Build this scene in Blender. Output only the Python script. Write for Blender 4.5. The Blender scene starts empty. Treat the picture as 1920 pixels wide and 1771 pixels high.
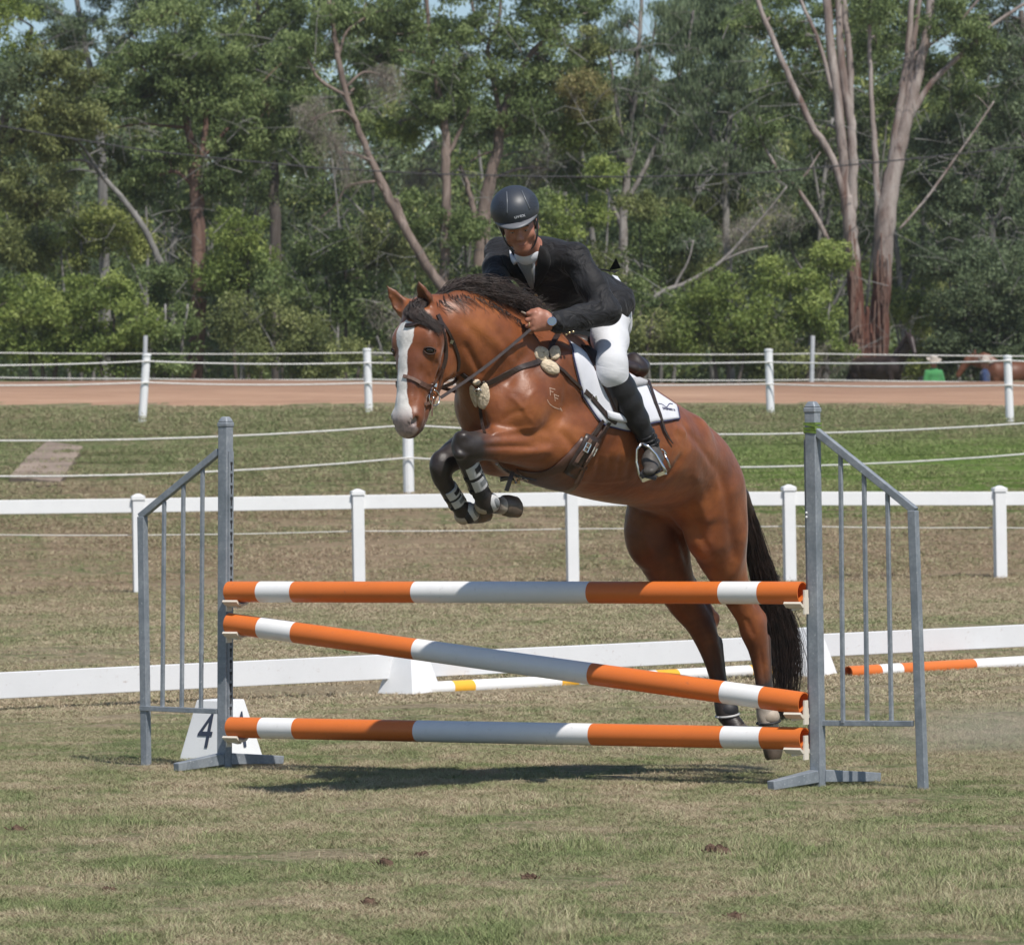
import bpy, math, random
import numpy as np
from mathutils import Vector, Matrix
from mathutils.bvhtree import BVHTree

S = bpy.context.scene
COL = S.collection
R = math.radians
random.seed(7)
RNG = np.random.default_rng(11)

# ------------------------------------------------------------------ camera
FPX = 8240.0            # focal length in photo pixels (photo is 1920 wide)
CZ = 1.28               # camera height
ROLL = 0.0150
RIGHT = Vector((math.cos(ROLL), 0, -math.sin(ROLL)))
UPV = Vector((math.sin(ROLL), 0, math.cos(ROLL)))
cam_d = bpy.data.cameras.new('camera')
cam_d.sensor_width = 36.0
cam_d.lens = 36.0 * FPX / 1920.0
cam_d.clip_start = 0.5
cam_d.clip_end = 3000
cam_d.shift_y = 0.0
cam_d.dof.use_dof = True
cam_d.dof.focus_distance = 17.4
cam_d.dof.aperture_fstop = 13.0
cam = bpy.data.objects.new('camera', cam_d)
COL.objects.link(cam)
m = Matrix.Identity(4)
for i in range(3):
    m[i][0] = RIGHT[i]; m[i][1] = UPV[i]; m[i][2] = (0, -1, 0)[i]
m[2][3] = CZ
cam.matrix_world = m
S.camera = cam

# ------------------------------------------------------------------ sky, sun, exposure
SUN = Vector((0.36, -0.62, 1.0)).normalized()
w = bpy.data.worlds.new('World'); S.world = w; w.use_nodes = True
nt = w.node_tree; nt.nodes.clear()
sky = nt.nodes.new('ShaderNodeTexSky'); sky.sky_type = 'NISHITA'; sky.sun_disc = False
sky.sun_elevation = math.asin(SUN.z); sky.sun_rotation = math.atan2(SUN.x, SUN.y)
sky.air_density = 1.0; sky.dust_density = 0.35; sky.ozone_density = 2.0
bg = nt.nodes.new('ShaderNodeBackground'); bg.inputs['Strength'].default_value = 0.088
wo = nt.nodes.new('ShaderNodeOutputWorld')
nt.links.new(sky.outputs[0], bg.inputs[0]); nt.links.new(bg.outputs[0], wo.inputs[0])
sd = bpy.data.lights.new('sun', 'SUN'); sd.energy = 4.1; sd.angle = R(0.55); sd.color = (1.0, 0.945, 0.87)
so = bpy.data.objects.new('sun', sd); COL.objects.link(so)
so.rotation_euler = SUN.to_track_quat('Z', 'Y').to_euler(); so.location = (5, -8, 20)
S.view_settings.view_transform = 'Standard'; S.view_settings.look = 'None'
S.view_settings.exposure = 0.26; S.view_settings.gamma = 1.0
S.view_settings.use_curve_mapping = False
S.render.engine = 'CYCLES'
S.cycles.max_bounces = 6; S.cycles.transparent_max_bounces = 6
S.cycles.diffuse_bounces = 3; S.cycles.glossy_bounces = 2
S.cycles.use_denoising = True

# ------------------------------------------------------------------ photo geometry helpers
def W(px, py, Y):
    """world point that stands at distance Y and shows at photo pixel (px, py)"""
    ix = (px - 960.0) / FPX; iu = (885.5 - py) / FPX
    d = RIGHT * ix + UPV * iu + Vector((0, 1, 0))
    return Vector((d.x * Y, Y, CZ + d.z * Y))
PROFILE = [(-50, 0), (49.5, 0), (51.5, 0.06), (60, 0.92), (75, 2.27), (79, 2.46), (95, 3.24), (97.5, 3.27), (104, 2.35), (140, 2.4), (260, 6), (700, 10)]
_PY = np.array([p[0] for p in PROFILE], float); _PZ = np.array([p[1] for p in PROFILE], float)
def gz(x, y):
    x = np.asarray(x, float); y = np.asarray(y, float)
    z = (np.interp(y - 0.8, _PY, _PZ) + np.interp(y, _PY, _PZ) + np.interp(y + 0.8, _PY, _PZ)) / 3
    z = z - 0.0155 * np.clip(x, -40, 40) * np.clip((y - 62) / 13, 0, 1)
    far = np.clip((y - 20) / 30, 0, 1)
    n = np.sin(x * 0.9 + 1.3 * np.sin(y * 0.35)) * np.sin(y * 0.6 + 0.7) * 0.012 + np.sin(x * 0.31 + y * 0.17) * 0.03
    return z + n * far
def gpt(px, py, y0=10.0, y1=96.0):
    """ground point seen at photo pixel"""
    Y = np.arange(y0, y1, 0.02)
    ix = (px - 960.0) / FPX; iu = (885.5 - py) / FPX
    d = RIGHT * ix + UPV * iu + Vector((0, 1, 0))
    below = CZ + d.z * Y <= gz(d.x * Y, Y)
    k = int(np.argmax(below)) if below.any() else len(Y) - 1
    return Vector((d.x * Y[k], Y[k], CZ + d.z * Y[k]))
def gput(px, Y):
    """ground point at distance Y straight under photo column px"""
    x = (px - 960.0) / FPX * Y
    return Vector((x, Y, float(gz(x, Y))))

# ------------------------------------------------------------------ object helpers
def tag(o, label=None, cat=None, group=None, kind=None):
    if label: o['label'] = label
    if cat: o['category'] = cat
    if group: o['group'] = group
    if kind: o['kind'] = kind
    return o
def empty(name, loc=(0, 0, 0), rz=0.0):
    o = bpy.data.objects.new(name, None); COL.objects.link(o)
    o.location = loc; o.rotation_euler.z = rz; o.empty_display_size = 0.1
    return o
def put_parent(o, parent):
    if parent is not None:
        o.parent = parent
        # parts are written in world coordinates; parents are unrotated empties / meshes
        bpy.context.view_layer.update() if False else None
        o.location = Vector(o.location) - world_loc(parent)
def world_loc(o):
    v = Vector(o.location); p = o.parent
    while p is not None:
        v = v + Vector(p.location); p = p.parent
    return v
def mesh_obj(name, verts, faces, mat=None, parent=None, smooth=False, attrs=None, loc=(0, 0, 0)):
    me = bpy.data.meshes.new(name)
    V = np.asarray(verts, dtype=np.float32).reshape(-1, 3)
    if isinstance(faces, np.ndarray) and faces.ndim == 2:
        n, k = faces.shape
        me.vertices.add(len(V)); me.vertices.foreach_set('co', V.ravel())
        me.loops.add(n * k); me.loops.foreach_set('vertex_index', faces.astype(np.int32).ravel())
        me.polygons.add(n)
        me.polygons.foreach_set('loop_start', np.arange(0, n * k, k, dtype=np.int32))
        me.polygons.foreach_set('loop_total', np.full(n, k, dtype=np.int32))
        me.update(calc_edges=True)
    else:
        me.from_pydata([tuple(v) for v in V.tolist()], [], [tuple(f) for f in faces])
        me.update()
    if smooth:
        me.polygons.foreach_set('use_smooth', np.ones(len(me.polygons), dtype=bool))
    if attrs:
        for an, (typ, dom, data) in attrs.items():
            a = me.attributes.new(an, typ, dom)
            data = np.asarray(data, dtype=np.float32)
            a.data.foreach_set({'FLOAT': 'value', 'FLOAT_VECTOR': 'vector', 'FLOAT_COLOR': 'color'}[typ], data.ravel())
    if mat is not None:
        for mm in (mat if isinstance(mat, (list, tuple)) else [mat]):
            me.materials.append(mm)
    o = bpy.data.objects.new(name, me); COL.objects.link(o)
    o.location = loc
    put_parent(o, parent)
    return o
def basis(d, ref=None):
    d = Vector(d).normalized()
    r = Vector(ref) if ref is not None else (Vector((0, 0, 1)) if abs(d.z) < 0.9 else Vector((1, 0, 0)))
    u = (r - d * r.dot(d))
    if u.length < 1e-6:
        r = Vector((1, 0, 0)) if abs(d.x) < 0.9 else Vector((0, 1, 0)); u = r - d * r.dot(d)
    u.normalize()
    return d, u, d.cross(u)
class MB:
    def __init__(s): s.v = []; s.f = []
    def quadbox(s, c8):
        b = len(s.v); s.v += [tuple(p) for p in c8]
        for q in ((0, 1, 2, 3), (7, 6, 5, 4), (0, 4, 5, 1), (1, 5, 6, 2), (2, 6, 7, 3), (3, 7, 4, 0)):
            s.f.append(tuple(b + i for i in q))
    def beam(s, p0, p1, wu, wv, ref=None, t1=1.0):
        """box from p0 to p1; wu = size along ref direction, wv = across"""
        p0 = Vector(p0); p1 = Vector(p1); d, u, v = basis(p1 - p0, ref)
        a = []
        for p, k in ((p0, 1.0), (p1, t1)):
            for su, sv in ((-1, -1), (1, -1), (1, 1), (-1, 1)):
                a.append(p + u * (su * wu / 2 * k) + v * (sv * wv / 2 * k))
        s.quadbox(a)
    def box(s, c, sx, sy, sz, ax=None, ay=None):
        c = Vector(c); ax = Vector(ax or (1, 0, 0)).normalized(); ay = Vector(ay or (0, 1, 0)).normalized(); az = ax.cross(ay)
        s.beam(c - az * sz / 2, c + az * sz / 2, sx, sy, ax)
    def tube(s, pts, rad, n=8, caps=True, flat=1.0, ref=None):
        pts = [Vector(p) for p in pts]; b0 = len(s.v)
        if not hasattr(rad, '__len__'): rad = [rad] * len(pts)
        prev = ref
        for i, p in enumerate(pts):
            d = (pts[min(i + 1, len(pts) - 1)] - pts[max(i - 1, 0)])
            if d.length < 1e-9: d = Vector((0, 0, 1))
            d, u, v = basis(d, prev); prev = u if ref is None else ref
            for k in range(n):
                a = 2 * math.pi * k / n
                s.v.append(tuple(p + u * (math.cos(a) * rad[i]) + v * (math.sin(a) * rad[i] * flat)))
        for i in range(len(pts) - 1):
            for k in range(n):
                a = b0 + i * n + k; b = b0 + i * n + (k + 1) % n
                s.f.append((a, b, b + n, a + n))
        if caps:
            s.f.append(tuple(b0 + k for k in range(n - 1, -1, -1)))
            e = b0 + (len(pts) - 1) * n
            s.f.append(tuple(e + k for k in range(n)))
    def lathe(s, prof, c, axis=(0, 0, 1), n=16, ref=None):
        c = Vector(c); d, u, v = basis(axis, ref); b0 = len(s.v)
        for (r, h) in prof:
            for k in range(n):
                a = 2 * math.pi * k / n
                s.v.append(tuple(c + d * h + u * (math.cos(a) * r) + v * (math.sin(a) * r)))
        for i in range(len(prof) - 1):
            for k in range(n):
                a = b0 + i * n + k; b = b0 + i * n + (k + 1) % n
                s.f.append((a, b, b + n, a + n))
        s.f.append(tuple(b0 + k for k in range(n - 1, -1, -1)))
        e = b0 + (len(prof) - 1) * n
        s.f.append(tuple(e + k for k in range(n)))
    def ellipsoid(s, c, rx, ry, rz, n=12, ax=None, ay=None):
        ax = Vector(ax or (1, 0, 0)).normalized(); ay = Vector(ay or (0, 1, 0)).normalized(); az = ax.cross(ay)
        c = Vector(c); b0 = len(s.v); mrow = n // 2
        for i in range(mrow + 1):
            t = math.pi * i / mrow
            for k in range(n):
                a = 2 * math.pi * k / n
                s.v.append(tuple(c + ax * (rx * math.sin(t) * math.cos(a)) + ay * (ry * math.sin(t) * math.sin(a)) + az * (rz * math.cos(t))))
        for i in range(mrow):
            for k in range(n):
                a = b0 + i * n + k; b = b0 + i * n + (k + 1) % n
                s.f.append((a, b, b + n, a + n))
    def strap(s, pts, nrm, width, thick):
        """flat band along pts, nrm = outward direction at each point"""
        b0 = len(s.v); n = len(pts)
        for i in range(n):
            p = Vector(pts[i]); d = Vector(pts[min(i + 1, n - 1)]) - Vector(pts[max(i - 1, 0)]); d.normalize()
            o = Vector(nrm[i]); o = (o - d * o.dot(d)); o.normalize(); sd_ = d.cross(o)
            wd = width[i] if hasattr(width, '__len__') else width
            for a, b in ((-1, 0), (-0.85, 1), (0.85, 1), (1, 0)):
                s.v.append(tuple(p + sd_ * (a * wd / 2) + o * (b * thick)))
        for i in range(n - 1):
            for k in range(4):
                a = b0 + i * 4 + k; b = b0 + i * 4 + (k + 1) % 4
                s.f.append((a, a + 4, b + 4, b))
        s.f.append((b0, b0 + 1, b0 + 2, b0 + 3)); e = b0 + (n - 1) * 4; s.f.append((e + 3, e + 2, e + 1, e))
    def build(s, name, mat=None, parent=None, smooth=False, loc=None):
        l = Vector(loc) if loc is not None else Vector((0, 0, 0))
        if loc is not None:
            V = np.array([tuple(x) for x in s.v], dtype=np.float32) - np.array(l, dtype=np.float32)
        else: V = np.array([tuple(x) for x in s.v], dtype=np.float32)
        return mesh_obj(name, V, s.f, mat, parent, smooth, loc=l)
def bevel(o, w_, seg=2):
    b = o.modifiers.new('bevel', 'BEVEL'); b.width = w_; b.segments = seg; b.limit_method = 'ANGLE'; return o
def auto_smooth(o, ang=35):
    me = o.data
    me.polygons.foreach_set('use_smooth', np.ones(len(me.polygons), dtype=bool))
    try: me.set_sharp_from_angle(angle=R(ang))
    except Exception: pass
    return o

# ------------------------------------------------------------------ materials
class NT:
    def __init__(s, name):
        s.m = bpy.data.materials.new(name); s.m.use_nodes = True
        s.t = s.m.node_tree; s.t.nodes.clear()
        s.out = s.t.nodes.new('ShaderNodeOutputMaterial'); s.b = s.t.nodes.new('ShaderNodeBsdfPrincipled')
        s.t.links.new(s.b.outputs[0], s.out.inputs[0])
    def n(s, typ, **kw):
        nd = s.t.nodes.new(typ)
        for k, v in kw.items():
            if k.startswith('i_'):
                key = k[2:].replace('_', ' ')
                nd.inputs[int(key) if key.isdigit() else key].default_value = v
            else: setattr(nd, k, v)
        return nd
    def l(s, a, b): s.t.links.new(a, b)
    def coord(s, kind='Object'):
        return s.n('ShaderNodeTexCoord').outputs[kind] if kind != 'World' else s.n('ShaderNodeNewGeometry').outputs['Position']
    def noise(s, vec, scale, detail=4, rough=0.6, dist=0.0):
        nd = s.n('ShaderNodeTexNoise'); nd.inputs['Scale'].default_value = scale
        nd.inputs['Detail'].default_value = detail; nd.inputs['Roughness'].default_value = rough
        nd.inputs['Distortion'].default_value = dist
        if vec is not None: s.l(vec, nd.inputs['Vector'])
        return nd.outputs['Fac']
    def ramp(s, fac, stops, interp='LINEAR'):
        nd = s.n('ShaderNodeValToRGB'); cr = nd.color_ramp; cr.interpolation = interp
        while len(cr.elements) > 1: cr.elements.remove(cr.elements[-1])
        for i, (p, c) in enumerate(stops):
            e = cr.elements[0] if i == 0 else cr.elements.new(p)
            e.position = p
            if not hasattr(c, '__len__'): c = (c, c, c)
            e.color = (c[0], c[1], c[2], 1)
        s.l(fac, nd.inputs[0]); return nd.outputs[0]
    def mix(s, fac, a, b, mode='MIX'):
        nd = s.n('ShaderNodeMix', data_type='RGBA', blend_type=mode)
        for sock, v in ((nd.inputs[0], fac), (nd.inputs[6], a), (nd.inputs[7], b)):
            if hasattr(v, 'is_linked') or isinstance(v, bpy.types.NodeSocket): s.l(v, sock)
            else: sock.default_value = v if not hasattr(v, '__len__') or len(v) == 4 else (*v, 1)
        return nd.outputs[2]
    def math(s, op, a, b=0.5, c=None):
        nd = s.n('ShaderNodeMath', operation=op)
        for sock, v in zip(nd.inputs, (a, b, c)):
            if v is None: continue
            if isinstance(v, bpy.types.NodeSocket): s.l(v, sock)
            else: sock.default_value = v
        return nd.outputs[0]
    def bump(s, h, strength=0.3, dist=0.01, normal=None):
        nd = s.n('ShaderNodeBump'); nd.inputs['Strength'].default_value = strength; nd.inputs['Distance'].default_value = dist
        s.l(h, nd.inputs['Height'])
        if normal is not None: s.l(normal, nd.inputs['Normal'])
        s.l(nd.outputs[0], s.b.inputs['Normal']); return nd.outputs[0]
    def setc(s, c): 
        if isinstance(c, bpy.types.NodeSocket): s.l(c, s.b.inputs['Base Color'])
        else: s.b.inputs['Base Color'].default_value = (*c[:3], 1)
    def p(s, **kw):
        for k, v in kw.items():
            key = k.replace('_', ' ')
            if key in s.b.inputs: 
                if isinstance(v, bpy.types.NodeSocket): s.l(v, s.b.inputs[key])
                else: s.b.inputs[key].default_value = v
        return s
def simple(name, c, rough=0.5, metal=0.0, var=0.15, scale=8.0, bump=0.0, bscale=80.0, coord='Object', spec=0.5, bdist=0.002, detail=5):
    k = NT(name); v = k.coord(coord)
    n1 = k.noise(v, scale, detail)
    lo = tuple(x * (1 - var) for x in c); hi = tuple(min(1, x * (1 + var)) for x in c)
    k.setc(k.ramp(n1, [(0.3, lo), (0.7, hi)]))
    k.p(Roughness=rough, Metallic=metal)
    k.b.inputs['Specular IOR Level'].default_value = spec
    if bump > 0: k.bump(k.noise(v, bscale, 3), bump, bdist)
    return k.m

# ------------------------------------------------------------------ ground
def greenness(k, v):
    """how green the turf is at a place: bands across the field, broken by patches; lush strip on the bank at the right"""
    sep = k.n('ShaderNodeSeparateXYZ'); k.l(v, sep.inputs[0]); X, Y = sep.outputs[0], sep.outputs[1]
    big = k.noise(v, 0.33, 4, 0.65); mid = k.noise(v, 2.6, 6, 0.78, 0.5)
    yb = k.n('ShaderNodeMapRange'); yb.inputs['From Min'].default_value = 10; yb.inputs['From Max'].default_value = 100
    k.l(k.math('ADD', Y, k.math('MULTIPLY_ADD', big, 5.0, -2.5)), yb.inputs['Value'])
    def at(y): return (y - 10) / 90
    band = k.ramp(yb.outputs[0], [(at(10), .60), (at(16), .54), (at(19.5), .44), (at(22.5), .50), (at(25), .24), (at(30), .36), (at(36), .42), (at(40), .36), (at(43), .26), (at(46), .46), (at(50), .34), (at(56), .36), (at(60), .48), (at(65), .60), (at(70), .70), (at(74), .62), (at(79), .50)])
    g = k.math('ADD', k.math('MULTIPLY_ADD', mid, 2.5, -1.25), k.math('MULTIPLY_ADD', big, 1.0, -0.5))
    gx = k.n('ShaderNodeMapRange'); gx.inputs['From Min'].default_value = 1.2; gx.inputs['From Max'].default_value = 3.6; k.l(X, gx.inputs['Value'])
    gy = k.ramp(yb.outputs[0], [(at(56), 0), (at(60), 1), (at(66.5), 1), (at(70), 0)])
    lush = k.math('MULTIPLY', gx.outputs[0], gy)
    tot = k.math('ADD', k.math('ADD', g, band), k.math('MULTIPLY', lush, 0.30))
    return tot, lush, yb.outputs[0], at
def ground_material():
    k = NT('grass_ground'); v = k.coord('World')
    g2, lush, yb_, at = greenness(k, v)
    fine = k.noise(v, 26, 5, 0.75); vf = k.noise(v, 120, 3, 0.7)
    straw = k.ramp(fine, [(0.28, (0.15, 0.115, 0.075)), (0.45, (0.29, 0.235, 0.15)), (0.6, (0.40, 0.335, 0.225)), (0.75, (0.50, 0.43, 0.30))])
    green = k.ramp(fine, [(0.3, (0.075, 0.09, 0.035)), (0.5, (0.15, 0.185, 0.075)), (0.72, (0.25, 0.285, 0.13))])
    soil = k.ramp(fine, [(0.3, (0.13, 0.085, 0.06)), (0.7, (0.32, 0.225, 0.165))])
    gf = k.n('ShaderNodeMapRange'); gf.inputs['From Min'].default_value = 0.32; gf.inputs['From Max'].default_value = 0.72; k.l(g2, gf.inputs['Value'])
    c = k.mix(gf.outputs[0], straw, green)
    lushc = k.ramp(fine, [(0.3, (0.06, 0.11, 0.02)), (0.7, (0.19, 0.30, 0.06))])
    c = k.mix(k.math('MULTIPLY', lush, k.math('GREATER_THAN', g2, 0.62)), c, lushc)
    # reddish dry tone beyond the rail fence
    rd = k.ramp(yb_, [(at(36), 0.0), (at(48), 0.5), (at(60), 0.55), (at(66), 0.15), (at(80), 0.3)])
    red = k.ramp(fine, [(0.3, (0.17, 0.11, 0.07)), (0.7, (0.44, 0.315, 0.215))])
    c = k.mix(k.math('MULTIPLY', rd, k.math('SUBTRACT', 1.0, gf.outputs[0])), c, red)
    bare = k.n('ShaderNodeMapRange'); bare.inputs['From Min'].default_value = 0.60; bare.inputs['From Max'].default_value = 0.68
    k.l(k.noise(v, 3.4, 6, 0.75, 1.2), bare.inputs['Value'])
    c = k.mix(k.math('MULTIPLY', bare.outputs[0], 0.7), c, soil)
    c = k.mix(k.math('MULTIPLY_ADD', vf, 0.35, -0.04), c, (0.07, 0.06, 0.04, 1), 'MIX')
    k.setc(c); k.p(Roughness=0.95); k.b.inputs['Specular IOR Level'].default_value = 0.1
    h = k.math('ADD', k.math('MULTIPLY', fine, 0.7), k.math('MULTIPLY', vf, 0.5))
    k.bump(h, 0.9, 0.03)
    return k.m
MG = ground_material()
ys = list(np.arange(4, 32, 0.25)) + list(np.arange(32, 108, 0.5)) + list(np.arange(108, 200, 6)) + [220, 260, 320, 420, 600, 900]
xs = [-500, -200, -90, -50] + list(np.arange(-34, 34.1, 0.5)) + [50, 90, 200, 500]
XX, YY = np.meshgrid(xs, ys); ZZ = gz(XX, YY)
ZZ = ZZ + RNG.normal(0, 1, ZZ.shape) * np.where(YY < 22, 0.004, 0.012)
nx, ny = len(xs), len(ys)
idx = np.arange(nx * ny).reshape(ny, nx)
F = np.stack([idx[:-1, :-1], idx[:-1, 1:], idx[1:, 1:], idx[1:, :-1]], -1).reshape(-1, 4)
g = mesh_obj('ground', np.stack([XX, YY, ZZ], -1).reshape(-1, 3), F, MG, smooth=True)
tag(g, kind='structure')

def ribbon(name, y0f, y1f, mat, lift=0.03, nxs=260, xr=(-34, 34), rows=8):
    xs = np.linspace(*xr, nxs); V = []
    for x in xs:
        a, b = y0f(x), y1f(x)
        for t in np.linspace(0, 1, rows):
            y = a + (b - a) * t; V.append((x, y, float(gz(x, y)) + lift * (1 if 0.02 < t < 0.98 else -1.2)))
    i = np.arange(nxs * rows).reshape(nxs, rows)
    F = np.stack([i[:-1, :-1], i[1:, :-1], i[1:, 1:], i[:-1, 1:]], -1).reshape(-1, 4)
    return mesh_obj(name, np.array(V), F, mat, smooth=True)
def road_material():
    k = NT('red_dirt'); v = k.coord('World')
    mp = k.n('ShaderNodeMapping'); mp.inputs['Scale'].default_value = (0.35, 1.4, 1); k.l(v, mp.inputs[0])
    a = k.noise(mp.outputs[0], 1.2, 6, 0.7, 0.3); b = k.noise(v, 14, 4, 0.7)
    a = k.math('ADD', k.math('MULTIPLY', a, .7), k.math('MULTIPLY', k.noise(mp.outputs[0], 5.0, 5, 0.75), .3))
    c = k.ramp(a, [(0.3, (0.25, 0.145, 0.105)), (0.5, (0.42, 0.262, 0.175)), (0.66, (0.56, 0.375, 0.26))])
    sep = k.n('ShaderNodeSeparateXYZ'); k.l(v, sep.inputs[0])
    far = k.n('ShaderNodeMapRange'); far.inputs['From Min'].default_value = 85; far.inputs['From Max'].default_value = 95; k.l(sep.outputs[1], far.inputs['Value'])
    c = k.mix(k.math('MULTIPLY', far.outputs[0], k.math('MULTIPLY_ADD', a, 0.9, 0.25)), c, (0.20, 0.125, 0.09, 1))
    c = k.mix(k.math('MULTIPLY', b, 0.35), c, (0.16, 0.09, 0.06, 1))
    k.setc(c); k.p(Roughness=0.95); k.b.inputs['Specular IOR Level'].default_value = 0.1
    k.bump(k.math('ADD', a, k.math('MULTIPLY', b, 0.5)), 0.6, 0.05); return k.m
rr = random.Random(3); ph = [rr.uniform(0, 6) for _ in range(8)]
def wob(x, a, f, i): return a * math.sin(x * f + ph[i]) + 0.5 * a * math.sin(x * f * 2.7 + ph[(i + 1) % 8]) + 0.3 * a * math.sin(x * f * 7.3 + ph[(i + 2) % 8])
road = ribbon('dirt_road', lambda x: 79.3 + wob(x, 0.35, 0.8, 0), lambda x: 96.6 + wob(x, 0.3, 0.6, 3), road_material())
tag(road, kind='structure')

# ------------------------------------------------------------------ grass blades (stuff)
def grass_material():
    k = NT('grass_blades'); v = k.coord('World')
    g2, lush, yb_, at_ = greenness(k, v); cl = k.noise(v, 6.0, 3, 0.6); at = k.n('ShaderNodeAttribute', attribute_name='rnd').outputs['Fac']
    sel = k.n('ShaderNodeMapRange'); sel.inputs['From Min'].default_value = 0.16; sel.inputs['From Max'].default_value = 0.86
    k.l(k.math('ADD', k.math('ADD', g2, k.math('MULTIPLY_ADD', cl, 0.5, -0.25)), k.math('MULTIPLY_ADD', at, 0.5, -0.25)), sel.inputs['Value'])
    straw = k.ramp(at, [(0, (0.25, 0.18, 0.12)), (0.5, (0.45, 0.365, 0.25)), (1, (0.64, 0.55, 0.40))])
    green = k.ramp(at, [(0, (0.085, 0.12, 0.045)), (0.55, (0.17, 0.22, 0.085)), (1, (0.28, 0.32, 0.14))])
    redd = k.ramp(at, [(0, (0.22, 0.145, 0.10)), (0.5, (0.40, 0.29, 0.20)), (1, (0.56, 0.44, 0.33))])
    straw = k.mix(k.ramp(yb_, [(at_(38), 0.0), (at_(47), 0.55), (at_(58), 0.6), (at_(66), 0.25), (at_(78), 0.35)]), straw, redd)
    br_ = k.n('ShaderNodeMapRange'); br_.inputs['From Min'].default_value = 0.60; br_.inputs['From Max'].default_value = 0.68; k.l(k.noise(v, 3.4, 6, 0.75, 1.2), br_.inputs['Value'])
    straw = k.mix(k.math('MULTIPLY', br_.outputs[0], 0.7), straw, k.ramp(at, [(0, (0.13, 0.085, 0.06)), (0.6, (0.30, 0.20, 0.145)), (1, (0.50, 0.38, 0.28))]))
    lushc = k.ramp(at, [(0, (0.09, 0.135, 0.035)), (0.6, (0.20, 0.275, 0.08)), (1, (0.32, 0.38, 0.14))])
    c = k.mix(sel.outputs[0], straw, k.mix(lush, green, lushc))
    k.setc(c); k.p(Roughness=0.75); k.b.inputs['Specular IOR Level'].default_value = 0.25
    return k.m
MGR = grass_material()
def patch_mesh(name, size, nb, h0, h1, wd, lean, seed, fresh=0.0):
    r = np.random.default_rng(seed); P = r.normal(0, size * 0.30, (nb, 2))
    cl = r.normal(0, size * 0.28, (max(6, nb // 30), 2)); pick = r.integers(0, len(cl), nb)
    q = r.random(nb) < 0.5; P[q] = cl[pick[q]] + r.normal(0, min(.012, size * 0.03), (q.sum(), 2))
    az = r.uniform(0, 2 * np.pi, nb); H = r.uniform(h0, h1, nb) * (0.6 + 0.8 * r.random(nb)); L = lean * r.uniform(0.2, 1.6, nb) * H
    W_ = wd * r.uniform(0.6, 1.4, nb); fa = r.uniform(0, 2 * np.pi, nb)
    side = np.stack([np.cos(fa), np.sin(fa), np.zeros(nb)], 1); dr = np.stack([np.cos(az), np.sin(az), np.zeros(nb)], 1)
    base = np.concatenate([P, np.full((nb, 1), -0.004)], 1)
    mid = base + dr * (L * 0.35)[:, None] + np.array([0, 0, 1]) * (H * 0.6)[:, None]
    tip = base + dr * L[:, None] + np.array([0, 0, 1]) * H[:, None]
    V = np.stack([base - side * W_[:, None] / 2, base + side * W_[:, None] / 2, mid + side * W_[:, None] * 0.4, mid - side * W_[:, None] * 0.4, tip], 1)
    i = np.arange(nb)[:, None] * 5
    F3 = [tuple(x) for x in (i + [3, 2, 4]).tolist()]; F4 = [tuple(x) for x in (i + [0, 1, 2, 3]).tolist()]
    rnd = np.repeat(np.clip(r.random(nb) + fresh, 0, 1), 5)
    o = mesh_obj(name, V.reshape(-1, 3), F4 + F3, MGR, attrs={'rnd': ('FLOAT', 'POINT', rnd)})
    return o.data, o
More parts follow.
